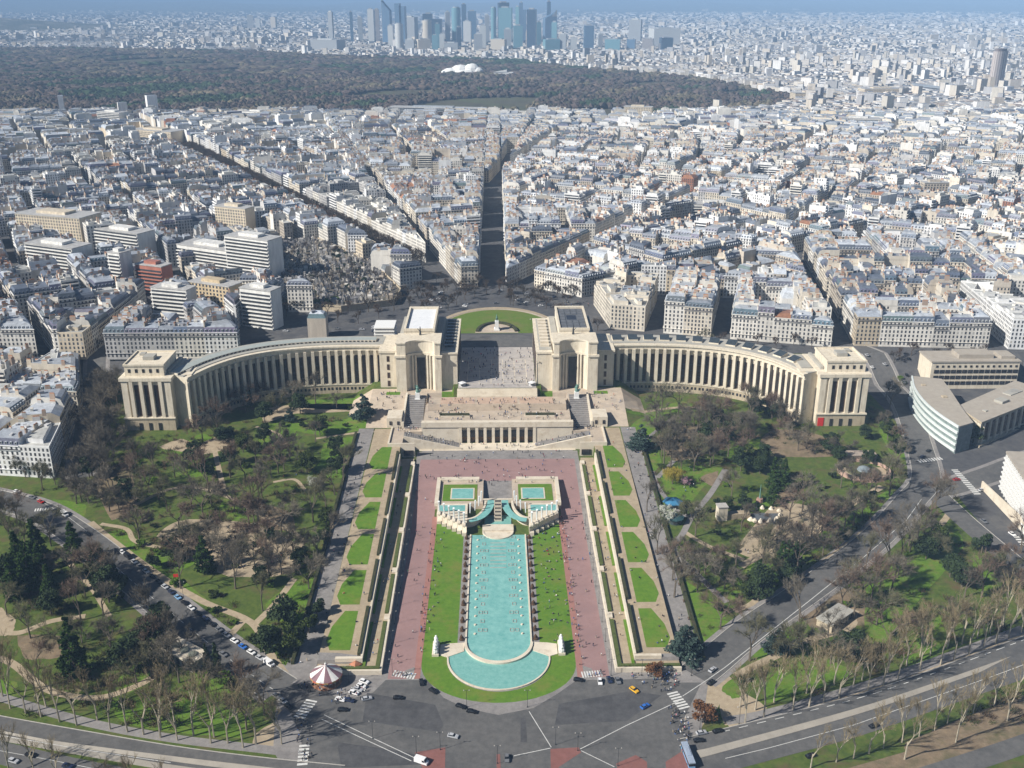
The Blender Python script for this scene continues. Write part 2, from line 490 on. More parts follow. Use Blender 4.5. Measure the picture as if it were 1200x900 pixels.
LFOOT = px((-40, 806), (0, 817), (100, 846), (200, 865), (300, 877), (350, 883))
WAYS = [(LROAD, 11), (RROAD, 10), (RROAD2, 10), (RROAD3, 8), (LQUAY, 7), (LQUAY2, 7), (RQUAY, 7), (RQUAY2, 8), (RQUAY3, 6), (RFOOT, 3.5), (LFOOT, 3)]
a = MB(); kb = MB(); wm = MB(); pv = MB(); sa = MB(); ea = MB(); gr = MB(); md = MB()
strip(a, LROAD, 17, .09); kerb_line(kb, LROAD, 8.6); kerb_line(kb, LROAD, -8.6)
strip(pv, LROAD, 22.5, .05)
strip(a, RROAD, 16, .09); kerb_line(kb, RROAD, 8.1); kerb_line(kb, RROAD, -8.1); strip(pv, RROAD, 21, .05)
DARKAV = px((95, 560), (97, 530), (104, 480), (113, 430), (118, 408), (119, 396))
strip(a, DARKAV, 13, .09); strip(pv, DARKAV, 19, .05); WAYS.append((DARKAV, 10))
strip(a, RROAD2, 15, .098); strip(pv, RROAD2, 20, .052)
strip(a, RROAD3, 13, .102); kerb_line(kb, RROAD3, 6.6)
strip(a, LQUAY, 9.5, .09); strip(a, LQUAY2, 11, .09); strip(md, LQUAY, 3.2, .07, off=-6.2)
strip(a, RQUAY, 9, .09); strip(a, RQUAY2, 13, .094); strip(a, RQUAY3, 9, .09)
strip(pv, RFOOT, 5.0, .055); strip(pv, LFOOT, 4.6, .055)
strip(sa, RFOOT, 4.2, .035, off=-4.0)
strip(ea, RQUAY3, 9, .04, off=9.0)
kerb_line(kb, LQUAY, 4.9); kerb_line(kb, RQUAY, 4.6)
md2 = MB()
# sloping concrete retaining wall between the two carriageways of the riverside road
q = smooth_line(px((818, 884), (850, 876), (1000, 835), (1100, 802), (1200, 765), (1270, 737)), 6); nr = normals(q)
for i in range(len(q) - 1):
    A, B = q[i], q[i + 1]; na, nb = nr[i], nr[i + 1]
    wd0 = lerp(2.2, .8, i / len(q)); wd1 = lerp(2.2, .8, (i + 1) / len(q))
    P = [(A[0] - na[0] * wd0, A[1] - na[1] * wd0), (B[0] - nb[0] * wd1, B[1] - nb[1] * wd1), (B[0] + nb[0] * wd1 * .6, B[1] + nb[1] * wd1 * .6), (A[0] + na[0] * wd0 * .6, A[1] + na[1] * wd0 * .6)]
    md2.prism(P, -.2, [.25, .25, .8, .8])
tag(md2.build('retaining_wall', MAT['concrete']), 'long pale concrete retaining wall dividing the riverside road beside the plane trees', 'wall')
q = smooth_line(px((0, 858), (60, 870), (130, 880), (230, 893), (330, 905)), 6); nr = normals(q); md3 = MB()
for i in range(len(q) - 1):
    A, B = q[i], q[i + 1]; na, nb = nr[i], nr[i + 1]; wd0 = lerp(.4, 1.8, i / len(q)); wd1 = lerp(.4, 1.8, (i + 1) / len(q))
    P = [(A[0] - na[0] * wd0, A[1] - na[1] * wd0), (B[0] - nb[0] * wd1, B[1] - nb[1] * wd1), (B[0] + nb[0] * wd1 * .6, B[1] + nb[1] * wd1 * .6), (A[0] + na[0] * wd0 * .6, A[1] + na[1] * wd0 * .6)]
    md3.prism(P, -.2, [.25, .25, .7, .7])
tag(md3.build('retaining_wall', MAT['concrete']), 'concrete retaining wall along the road that bends below the wooded lower park with the fir', 'wall')

# square in front of the fountain
SQ = px((322, 800), (372, 803), (400, 822), (437, 812), (452, 797), (500, 797), (520, 818), (545, 830), (584, 838), (625, 830), (655, 812), (676, 797), (716, 797), (770, 795), (785, 800), (822, 800), (800, 845), (812, 862), (800, 930), (360, 930), (352, 860))
drape(a, SQ, .1)
SQP = px((340, 770), (395, 765), (440, 778), (500, 775), (676, 775), (740, 775), (820, 770), (830, 800), (820, 870), (790, 890), (790, 930), (350, 930), (320, 880), (325, 800))
drape(pv, SQP, .045)
a2 = MB()
for q_ in (((430, 812), (510, 826), (520, 850), (515, 858), (425, 845)), ((655, 825), (740, 810), (775, 815), (735, 845), (650, 850)), ((610, 842), (616, 842), (618, 870), (610, 870)), ((395, 870), (470, 880), (520, 895), (400, 900))):
    drape(a2, px(*q_), .108 + lift() * .3)
rd = MB()
for q_ in (((486, 882), (522, 876), (521, 920), (505, 920)), ((645, 878), (678, 876), (681, 882), (655, 899), (646, 925)), ((722, 895), (745, 885), (758, 893), (760, 925), (730, 925)), ((582, 884), (586, 884), (588, 925), (582, 925)), ((780, 893), (800, 880), (812, 890), (800, 925), (782, 925))):
    drape(rd, px(*q_), .122 + lift() * .2)
# painted lines
def pline(p, w=.22, dz=.13, n=0, dash=None):
    P = px(*p)
    if not dash: strip(wm, P, w, dz + lift() * .3, n=n); return
    Q = smooth_line(P, 30); 
    acc = 0
    for i in range(len(Q) - 1):
        acc += math.dist(Q[i], Q[i + 1])
        if (acc % (dash[0] + dash[1])) < dash[0]: strip(wm, [Q[i], Q[i + 1]], w, dz, n=0)
for p in (((380, 838), (430, 862), (485, 888)), ((377, 843), (428, 867), (482, 892)), ((620, 834), (646, 876)), ((602, 886), (645, 877)), ((680, 878), (735, 850), (795, 822)), ((681, 880), (720, 899)),
          ((800, 816), (850, 782), (940, 711)), ((940, 711), (1010, 655), (1062, 610), (1080, 585))):
    pline(p, .3)
pline(((115, 645), (150, 677), (200, 718), (260, 766), (320, 808)), .25, dash=(4, 3))
pline(((850, 857), (1000, 820), (1100, 787), (1200, 750)), .3, dash=(4, 4))
pline(((850, 889), (900, 877), (1000, 850), (1100, 815), (1200, 779)), .25)
pline(((0, 862), (100, 879), (200, 894)), .25); pline(((0, 880), (60, 891), (120, 903)), .2)
pline(((0, 574), (40, 583), (80, 606), (105, 625)), .2)
def zebra(p, q, n, w, along):
    """n bars across from p to q (pixels); along = bar length"""
    A, B = np.array(gp(*p)), np.array(gp(*q)); d = (B - A); L = np.linalg.norm(d); d /= L; nn = np.array([-d[1], d[0]])
    for i in range(n):
        c = A + d * L * (i + .5) / n; h = L / n * .28
        P = [c - d * h - nn * along / 2, c + d * h - nn * along / 2, c + d * h + nn * along / 2, c - d * h + nn * along / 2]
        drape(wm, [tuple(v) for v in P], .13)
zebra((460, 789), (487, 793), 8, 0, 4.2); zebra((681, 791), (706, 789), 8, 0, 4.2)
zebra((787, 811), (803, 831), 7, 0, 5); zebra((366, 820), (350, 842), 7, 0, 5); zebra((357, 872), (354, 898), 6, 0, 4)
zebra((1076, 541), (1104, 537), 9, 0, 3.5); zebra((1118, 550), (1146, 580), 14, 0, 4); zebra((40, 598), (58, 596), 6, 0, 3); zebra((1190, 628), (1200, 640), 4, 0, 3)

# ---- paths of the gardens
for p, w in ((((106, 612), (125, 628), (160, 655), (200, 683), (240, 706), (285, 724), (302, 738), (314, 762), (334, 790)), 4.2), (((118, 614), (148, 620), (158, 634), (188, 642)), 3.2),
             (((298, 732), (322, 708), (345, 678)), 4.0), (((285, 728), (268, 746)), 4), (((158, 592), (200, 573), (240, 573), (275, 586), (302, 602), (350, 628), (352, 645)), 3.2),
             (((252, 530), (258, 556), (264, 580)), 3.6), (((300, 500), (325, 508), (335, 520)), 2.6), (((370, 514), (420, 507), (440, 506)), 2.8), (((320, 565), (345, 562), (358, 575)), 2.6),
             (((-10, 768), (15, 778), (40, 798), (66, 812), (112, 818), (150, 808), (182, 792), (200, 778)), 4.2), (((78, 652), (88, 668), (108, 690), (128, 722)), 3.0), (((-10, 735), (20, 742), (60, 728), (100, 722)), 4),
             (((800, 622), (830, 640), (872, 656)), 3.4), (((868, 664), (930, 628), (985, 598), (1034, 570)), 5.2), (((962, 660), (1000, 632), (1035, 602)), 2.6),
             (((862, 792), (885, 780), (910, 768), (936, 752)), 4.6), (((940, 752), (985, 738), (1003, 715)), 4.2), (((860, 716), (880, 708), (900, 690)), 3.6), (((905, 720), (935, 690), (950, 678)), 4.2),
             (((740, 480), (790, 478), (830, 478)), 4.0), (((1096, 622), (1108, 608), (1115, 596)), 4)):
    strip(sa, px(*p), w * .85, .055 + lift()); WAYS.append((px(*p), w * .6 + .6))
for p, w in ((((764, 552), (772, 572), (790, 595), (806, 606)), 2.8), (((850, 550), (833, 578), (812, 604), (800, 626)), 3.4), (((800, 625), (790, 645), (812, 668), (838, 694), (852, 706)), 3.2), (((770, 560), (790, 540)), 2.8), (((754, 517), (775, 500), (790, 488)), 2.2), (((880, 520), (950, 560), (960, 575)), 0)):
    if w: strip(pv, px(*p), w, .1 + lift())
for q_ in (((184, 628), (205, 612), (232, 608), (300, 614), (352, 640), (350, 668), (318, 676), (268, 676), (225, 658)), ((186, 524), (212, 514), (232, 520), (268, 506), (266, 526), (240, 532), (205, 528)),
           ((308, 480), (345, 474), (420, 469), (470, 472), (468, 482), (420, 478), (345, 485), (310, 496)), ((862, 646), (908, 590), (955, 594), (972, 618), (905, 655)), ((1000, 712), (980, 738), (988, 748), (1005, 730)),
           ((300, 860), (352, 830), (352, 880), (300, 880)), ((840, 800), (852, 790), (872, 812), (900, 830), (850, 850)), ((820, 800), (836, 792), (850, 812), (822, 852)), ((0, 712), (18, 726), (14, 742), (0, 745))):
    drape(sa, soft(px(*q_)), .01 + lift())
for q_ in (((888, 520), (905, 503), (945, 505), (985, 520), (975, 535), (900, 535)), ((300, 590), (340, 600), (345, 622), (310, 618)), ((905, 575), (935, 565), (930, 590)), ((1060, 870), (1200, 815), (1200, 845), (1090, 895)), ((20, 745), (70, 745), (75, 770), (30, 772)),
           ((820, 560), (842, 552), (838, 572)), ((765, 500), (840, 500), (850, 525), (790, 540)), ((930, 690), (1000, 690), (1060, 700), (1040, 730), (950, 735)), ((110, 560), (150, 540), (160, 590), (130, 610))):
    drape(ea, soft(px(*q_)), .005 + lift())
# brighter lawns of the side gardens
for q_ in (((300, 530), (350, 510), (330, 495), (310, 500)), ((330, 498), (395, 492), (430, 484), (428, 503), (380, 510), (345, 505)), ((380, 520), (425, 510), (418, 540), (400, 560), (360, 560), (375, 540)), ((345, 470), (420, 464), (432, 470), (350, 478)),
           ((110, 620), (125, 632), (160, 660), (205, 692), (245, 712), (240, 700), (205, 672), (230, 660), (205, 650), (180, 646), (160, 640), (150, 628)), ((310, 710), (350, 680), (385, 668), (378, 720), (350, 745)), ((325, 780), (360, 765), (350, 800), (338, 800)), ((222, 515), (238, 508), (252, 515), (244, 528), (216, 524)),
           ((200, 520), (240, 535), (250, 555), (215, 560), (200, 545)), ((262, 585), (292, 590), (290, 612), (255, 612)), ((120, 625), (150, 620), (155, 642), (130, 640)), ((62, 585), (100, 592), (98, 606), (78, 606)),
           ((130, 800), (170, 780), (180, 795), (150, 812)), ((130, 820), (200, 815), (290, 840), (280, 865), (150, 850)), ((230, 790), (280, 785), (275, 810), (240, 812)), ((0, 795), (20, 800), (20, 815), (0, 812)), ((225, 740), (245, 735), (250, 760)),
           ((735, 482), (800, 470), (815, 482), (745, 485)), ((738, 500), (762, 485), (790, 490), (760, 520), (745, 515)), ((748, 535), (770, 525), (775, 545), (755, 560)), ((790, 548), (775, 560), (785, 585), (805, 595), (820, 575), (850, 550), (825, 545)), ((757, 565), (768, 565), (790, 600), (770, 610)),
           ((850, 530), (870, 515), (890, 515), (895, 535), (860, 545)), ((800, 680), (830, 700), (850, 725), (810, 720)), ((860, 600), (900, 580), (925, 575), (905, 590), (870, 612)), ((790, 725), (835, 725), (880, 735), (830, 775), (800, 770)), ((880, 655), (960, 625), (990, 620), (900, 690), (870, 690)), ((1030, 505), (1045, 500), (1065, 535), (1050, 540)),
           ((840, 690), (875, 680), (890, 690), (850, 705)), ((965, 665), (1040, 610), (1048, 600), (1010, 650), (970, 680)), ((1015, 690), (1060, 650), (1110, 610), (1130, 640), (1080, 700), (1030, 760), (1015, 745)), ((1140, 650), (1170, 660), (1165, 690), (1145, 690)), ((845, 808), (860, 795), (870, 815), (858, 818)), ((900, 790), (960, 770), (1000, 790), (900, 825)), ((880, 755), (930, 740), (935, 752), (890, 775)), ((1060, 760), (1100, 720), (1110, 760), (1070, 785)),
           ((1045, 460), (1062, 455), (1070, 480), (1060, 482)), ((960, 620), (985, 605), (1040, 575), (1050, 585), (1000, 615))):
    drape(gr, soft(px(*q_)), .006 + lift())
struct(a.build('road', MAT['asphalt2'])); struct(kb.build('kerb', MAT['kerb'])); struct(wm.build('road_marking', MAT['paint']))
struct(a2.build('asphalt_patch', MAT['asphalt'])); struct(rd.build('traffic_island', MAT['rededge'])); struct(md.build('median', MAT['concrete']))
struct(sa.build('gravel_path', MAT['sand'])); struct(ea.build('bare_earth', MAT['earth'])); struct(gr.build('lawn', MAT['ggrass']))
GARDEN_PV = pv

# ================================================================= the axial garden
pvm = MB(); red = MB(); red2 = MB(); lawn = MB(); rim = MB(); wt = MB(); wt2 = MB()
def rect(x0, x1, y0, y1): return [(x0, y0), (x1, y0), (x1, y1), (x0, y1)]
WZ = .1
# red carriageways and forecourt
for s in (-1, 1):
    xs = sorted((s * 35.5, s * 48.2)); drape(red, rect(*xs, 362, 506), .06)
    xs = sorted((s * 34.2, s * 37.0)); drape(red2, rect(*xs, 362, 506), .09)
    xs = sorted((s * 48.2, s * 51.0)); drape(pvm, rect(*xs, 362, 585), .06)
    xs = sorted((s * 36.0, s * 48.2)); drape(red, rect(*xs, 506, 573), .06)
drape(red, rect(-36.0, 36.0, 546, 573), .06)
drape(pvm, rect(-48.2, 48.2, 573, 588), .06)
drape(pvm, rect(-10.5, 10.5, 520, 546), .062)
# lawns by the basin (each is cut back on the slant towards the cannon platforms)
for s in (-1, 1):
    p = [(s * 18.8, 383), (s * 34.2, 383), (s * 34.2, 500), (s * 18.8, 485.5)]
    drape(lawn, p, .05)
    p = [(s * 23.2, 376), (s * 34.2, 372), (s * 34.2, 382.9), (s * 23.2, 382.9)]
    drape(lawn, p, .05)
arc = [(23.2 * math.cos(t), 376 + 23.2 * math.sin(t)) for t in np.linspace(math.pi, 2 * math.pi, 24)]
oarc = [(34.2 * math.cos(t), 372 + 26.5 * math.sin(t)) for t in np.linspace(math.pi, 2 * math.pi, 24)]
for i in range(23):
    drape(lawn, [oarc[i], oarc[i + 1], arc[i + 1], arc[i]], .05)
    o2 = [(p[0] * 1.2, p[1] - 4.2) for p in (oarc[i], oarc[i + 1])]
    drape(pvm, [o2[0], o2[1], oarc[i + 1], oarc[i]], .07)
for s in (-1, 1):
    xs = sorted((s * 15.2, s * 18.8)); drape(pvm, rect(*xs, 383, 486), .07)
# basin: rim, water, ring pool
basin = thing('fountain_basin', 'long turquoise fountain basin with rounded end, ring pool and rows of nozzles', 'fountain', (0, 0, 0))
inner = [(-14.6, 486)] + [(-14.6, 388)] + [(14.6 * math.cos(t), 388 + 14.6 * math.sin(t)) for t in np.linspace(math.pi, 2 * math.pi, 30)][1:-1] + [(14.6, 388), (14.6, 486)]
w_ = MB(); w_.face([(x, y, .32) for x, y in inner]); w_.build('basin_water', MAT['water'], basin)
r_ = MB(); nrm_i = []
L_ = inner; nn = normals(L_)
r_.sweep(L_, nn, -.75, 0, -.3, .75)
r_.build('basin_rim', MAT['stone'], basin)
ring_o = [(22.4 * math.cos(t), 376.5 + 22.4 * math.sin(t)) for t in np.linspace(math.pi, 2 * math.pi, 32)]
ring_i = [(15.4 * math.cos(t), 387 + 15.4 * math.sin(t)) for t in np.linspace(math.pi, 2 * math.pi, 32)]
w_ = MB()
for i in range(31):
    w_.face([(*ring_o[i], .16), (*ring_o[i + 1], .16), (*ring_i[i + 1], .16), (*ring_i[i], .16)])
w_.build('ring_water', MAT['water2'], basin)
r_ = MB(); r_.sweep(ring_o, normals(ring_o), -.7, 0, -.3, .5); r_.build('ring_kerb', MAT['stone'], basin)
r_ = MB(); r_.sweep(ring_i, normals(ring_i), -.3, .9, -.3, .95)
for i in range(0): pass
r_.build('weir_wall', MAT['stone'], basin)
for s in (-1, 1):
    r_ = MB(); P = [(s * 15.6, 381), (s * 22.9, 376.8), (s * 26.5, 378.5), (s * 26.5, 386), (s * 22, 387), (s * 15.6, 387.5)]
    if s < 0: P.reverse()
    r_.prism(P, -.2, .42); r_.build('side_platform', MAT['stone'], basin)
nz = MB(); nz.lathe(0, 0, [(0, .55), (.5, .55), (.6, .2), (.6, 0)], n=8)
nz_me = nz.mesh('nozzle', MAT['stone'])
fr = MB()
for (a0, b0, a1, b1) in ((-.9, -1.2, .9, -1.05), (-.9, 1.05, .9, 1.2), (-.9, -1.05, -.75, 1.05), (.75, -1.05, .9, 1.05)): fr.box(a0, a1, b0, b1, 0, .25)
fr_me = fr.mesh('jet_frame', MAT['kerb'])
for k in range(13):
    y = 394 + k * 7.2
    for x in (-11.0, 11.0):
        o = obj('nozzle', nz_me, basin); o.location = (x, y, .3)
    for x in (-7.6, 7.6) if k % 2 else (-6.2, 6.2, -8.6, 8.6):
        o = obj('jet_frame', fr_me, basin); o.location = (x, y + 3, .3)
bar = MB(); bar.box(-4.2, 4.2, -.18, .18, 0, .22); bar_me = bar.mesh('spray_bar', MAT['kerb'])
for k in range(8):
    o = obj('spray_bar', bar_me, basin); o.location = (0, 452 + k * 3.6, .3)
# cannon fountain head
head = thing('cannon_fountain', 'stepped stone fountain head with rows of white water jets and tall glass tower', 'fountain', (0, 0, 0))
for s in (-1, 1):
    m = MB()
    P = [(s * 17.2, 486.2), (s * 34.3, 502), (s * 34.3, 514), (s * 17.2, 514)]
    if s < 0: P.reverse()
    m.prism(P, -.5, 5.0); m.build('platform', MAT['stone'], head)
    m = MB()                       # curved niche wall
    arcp = [(s * (17.2 - 9.5 * math.sin(t)), 496 + 24 * (1 - math.cos(t)) * .85) for t in np.linspace(0, math.pi / 2, 14)]
    m.sweep(arcp, normals(arcp), -1.2, .0, -.3, 5.4); m.build('niche_wall', MAT['stone'], head)
    m = MB(); m.face([(s * x, y, 5.06) for x, y in ([(18.6, 505), (33.2, 505), (33.2, 512), (18.6, 512)] if s > 0 else [(33.2, 505), (18.6, 505), (18.6, 512), (33.2, 512)])]); m.build('channel_water', MAT['water'], head)
    m = MB(); m.box(min(s * 8.5, s * 36), max(s * 8.5, s * 36), 514, 545, -.2, 5.02, mat=0)
    m.build('upper_deck', MAT['terr'], head)
    m = MB(); m.box(min(s * 12, s * 32), max(s * 12, s * 32), 517, 538, 5.0, 5.14); m.build('deck_lawn', MAT['grass'], head)
    m = MB(); m.box(min(s * 13.6, s * 27.5), max(s * 13.6, s * 27.5), 519, 533, 5.1, 5.3); m.build('pool_rim', MAT['stone'], head)
    m = MB(); x0, x1 = min(s * 14.4, s * 26.7), max(s * 14.4, s * 26.7); m.face([(x0, 519.8, 5.36), (x1, 519.8, 5.36), (x1, 532.2, 5.36), (x0, 532.2, 5.36)]); m.build('pool_water', MAT['water'], head)
    m = MB(); m.box(min(s * 11, s * 34), max(s * 11, s * 34), 541.5, 545.2, 4.6, 6.6); m.box(min(s * 34, s * 36.2), max(s * 34, s * 36.2), 512, 545.2, 4.4, 6.4); m.build('bench_wall', MAT['stone'], head)
    m = MB()
    arcw = [(s * (16.4 - 9.5 * math.sin(t)), 497 + 24 * (1 - math.cos(t)) * .85) for t in np.linspace(0, math.pi / 2, 12)]
    m.sweep(arcw, normals(arcw), 1.0 if s > 0 else -5.0, 5.0 if s > 0 else -1.0, 5.03, 5.3); m.build('spill_channel', MAT['water'], head)
    for k in range(6):
        t = k / 5.0
        x, y = s * lerp(18.6, 33.0, t), lerp(487.6, 500.8, t)
        m = MB(); m.box(x - 1.15, x + 1.15, y - 2.4, y + .6, -.3, 2.0); m.box(x - 1.0, x + 1.0, y + .6, y + 2.6, 1.9, 4.2)
        m.box(x - .8, x + .8, y - .6, y + 3.5, 4.9, 5.7)
        m.build('cannon_block', MAT['stone'], head)
        m = MB()
        pts = [(x, y + 2.6 - 1.1 * u - .9 * u * u, 5.6 + 9.5 * u - 2.0 * u * u) for u in np.linspace(0, 1, 7)]
        for i in range(6): m.tube(pts[i], pts[i + 1], .24 + .06 * i, .24 + .06 * (i + 1), 6)
        m.build('water_jet', MAT['jet'], head)
    for k in range(4):
        t = .35 + k * .33; x, y = s * (16.4 - 9.5 * math.sin(t)), 499 + 24 * (1 - math.cos(t)) * .85
        m = MB(); m.tube((x + s * 2.5, y + 2, 5.2), (x + s * 2.2, y + 1, 12.0), .25, .45, 6); m.build('water_jet', MAT['jet'], head)
m = MB(); m.lathe(0, 489.5, [(8.6, -.3), (8.6, .9), (7.9, .9), (7.9, .55), (0, .55)], n=28, a0=math.pi, a1=2 * math.pi); m.build('round_step', MAT['stone'], head)
m = MB(); m.box(-8.6, 8.6, 489.4, 496, -.3, 1.4); m.box(-7.5, 7.5, 496, 519, -.2, .9); m.build('niche_floor', MAT['stone'], head)
m = MB(); m.face([(-7.4, 496.2, .95), (7.4, 496.2, .95), (7.4, 518, .95), (-7.4, 518, .95)]); m.build('niche_water', MAT['water2'], head)
for k in range(6):
    z = 1.0 + k * 1.15; y = 500 + k * 2.1
    m = MB(); m.box(-2.1, 2.1, y, y + 2.0, .9, z + 1.0); m.build('tower_step', MAT['stone'], head)
    m = MB(); m.box(-1.75, 1.75, y + .15, y + 1.75, z + 1.0, z + 1.12); m.build('step_glass', MAT['glass'], head)
m = MB(); m.box(-8.4, 8.4, 518.6, 520, -.3, 5.05); m.build('niche_back', MAT['stone'], head)
# sculptures at the foot of the lawns
for s, lab in ((-1, 'white stone sculpture block on the lawn beside the basin, towards the carousel'), (1, 'white stone sculpture block on the lawn beside the basin, towards the brown round kiosk')):
    t = thing('stone_sculpture', lab, 'sculpture', (s * 28.4, 382.5, .05))
    m = MB(); m.box(-1.5, 1.5, -5, 5, 0, 1.2); m.build('plinth', MAT['stone'], t)
    m = MB()
    for k in range(4):
        y = -3.8 + k * 2.5
        m.lathe(0, y, [(1.0, 1.2), (1.15, 2.0), (.8, 3.0), (1.0, 3.9), (.55, 4.6), (.5, 5.1), (0, 5.4)], n=7)
    m.box(-.9, .9, -4.6, 4.6, 1.2, 2.9)
    m.build('figure_group', MAT['white'], t)
# conical clipped shrubs in a row on each bank
sh = MB(); 
prof = [(1.0, 0.0), (1.15, .5), (.9, 1.3), (.55, 2.2), (.2, 2.9), (0, 3.1)]
sh.lathe(0, 0, prof, n=9)
for i in range(len(sh.v)):
    x, y, z = sh.v[i]; j = 1 + .22 * math.sin(i * 12.9898) ; sh.v[i] = (x * j, y * j, z)
sh_me = sh.mesh('clipped_shrub', noise_mat('brown_yew', (.05, .028, .015), (.11, .06, .028), scale=2.0, bump=.8))
for s in (-1, 1):
    for k in range(14):
        # one row on each bank
        o = obj('clipped_shrub', sh_me); o.location = (s * 17.0, 390 + k * 7.1, .08); o.rotation_euler = (0, 0, k * 1.7); o.scale = (1, 1, .85 + .25 * rnd.random())
        tag(o, 'brown clipped yew cone on the %s bank' % ('carousel side' if s < 0 else 'kiosk side'), 'shrub', 'clipped shrubs along the basin')
# raised side walks: stone wall, low hedge, gravel walk, tall retaining wall with hedge, beds
def zs_prism(mb, x0, x1, ya, yb, zf0, zf1, n=10):
    for i in range(n):
        y0, y1 = lerp(ya, yb, i / n), lerp(ya, yb, (i + 1) / n)
        mb.prism(rect(min(x0, x1), max(x0, x1), y0, y1), [zf0(y0), zf0(y0), zf0(y1), zf0(y1)], [zf1(y0), zf1(y0), zf1(y1), zf1(y1)])
for s, nm in ((-1, 'shaded'), (1, 'sunny')):
    w = thing('garden_terrace', 'raised gravel walk between stone walls and hedges on the %s side of the basin' % ('carousel' if s < 0 else 'brown kiosk'), 'terrace', (0, 0, 0))
    m = MB(); zs_prism(m, s * 51.0, s * 52.0, 366, 566, lambda y: -.3, lambda y: tz1(y) + .55); m.box(min(s * 51, s * 80), max(s * 51, s * 80), 365, 366, -.3, 2.3); m.build('front_wall', MAT['stone'], w)
    m = MB(); zs_prism(m, s * 52.0, s * 60.1, 366, 572, lambda y: -.3, lambda y: tz1(y)); m.box(min(s * 60.1, s * 79.7), max(s * 60.1, s * 79.7), 366, 371, -.3, 1.72); m.build('gravel_walk', MAT['sand'], w)
    m = MB(); zs_prism(m, s * 60.0, s * 61.0, 373, 566, lambda y: -.3, lambda y: zin(y) + .9); m.box(min(s * 60, s * 72), max(s * 60, s * 72), 371.0, 372.6, 1.0, 4.3); m.build('retaining_wall', MAT['stone'], w)
    for k in range(5):
        ya, yb = 368 + k * 40, 368 + k * 40 + 33
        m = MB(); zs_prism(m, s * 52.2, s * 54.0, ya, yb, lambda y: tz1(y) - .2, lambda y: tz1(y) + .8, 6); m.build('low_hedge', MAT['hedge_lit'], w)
        m = MB(); zs_prism(m, s * 58.6, s * 59.9, ya, yb, lambda y: tz1(y) - .2, lambda y: tz1(y) + .5, 6); m.build('grass_edge', MAT['grass'], w)
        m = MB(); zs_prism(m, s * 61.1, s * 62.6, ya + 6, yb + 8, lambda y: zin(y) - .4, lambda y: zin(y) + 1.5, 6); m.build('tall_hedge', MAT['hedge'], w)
        m = MB(); zs_prism(m, s * 51.2, s * 53.8, yb + 1.5, yb + 5.5, lambda y: -.2, lambda y: tz1(y) + .9, 1); m.build('stair_block', MAT['stone'], w)
    m = MB(); m.box(min(s * 52, s * 79.5), max(s * 52, s * 79.5), 366.2, 367.6, 1.4, 2.9); m.build('end_hedge', MAT['hedge_lit'], w)
    # beds with lawns (slightly trapezoid, rounded towards the alley) and the grey alley
    drape(sa2 := MB(), rect(min(s * 61, s * 79.7), max(s * 61, s * 79.7), 373, 603), .03)
    struct(sa2.build('gravel_path', MAT['sand']))
    l2 = MB()
    for k in range(6):
        ya = 378 + k * 34; yb = ya + 29
        P = [(s * 66.3, ya), (s * 75.5, ya), (s * 78.0, ya + 7), (s * 77.0, ya + 17), (s * 72.5, yb), (s * 66.3, yb)]
        drape(l2, P, .06)
    struct(l2.build('lawn', MAT['grass']))
    al = MB(); drape(al, rect(min(s * 80.3, s * 90), max(s * 80.3, s * 90), 362, 603), .065)
    struct(al.build('alley', MAT['paving']))
    m = MB(); zs_prism(m, s * 90.3, s * 91.8, 372, 596, lambda y: zo(y) - .3, lambda y: zo(y) + 1.6, 30)
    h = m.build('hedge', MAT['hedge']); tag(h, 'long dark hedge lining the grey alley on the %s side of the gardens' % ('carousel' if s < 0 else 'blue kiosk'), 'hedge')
struct(red.build('red_carriageway', MAT['redpave'])); struct(red2.build('red_footway', MAT['redpave2'])); struct(lawn.build('lawn', MAT['grass']))
struct(pvm.build('pavement', MAT['paving'])); struct(GARDEN_PV.build('pavement', MAT['paving']))
# ================================================================= palace
def mirror(P, s):
    Q = [(s * x, y) for x, y in P]
    return Q if s > 0 else Q[::-1]
WING = smooth_line([(80, 667), (96, 667.5), (112, 667), (130, 665), (149, 660), (163, 653.5), (175, 645), (184, 635), (191, 624), (196, 613), (199, 606)], 8)
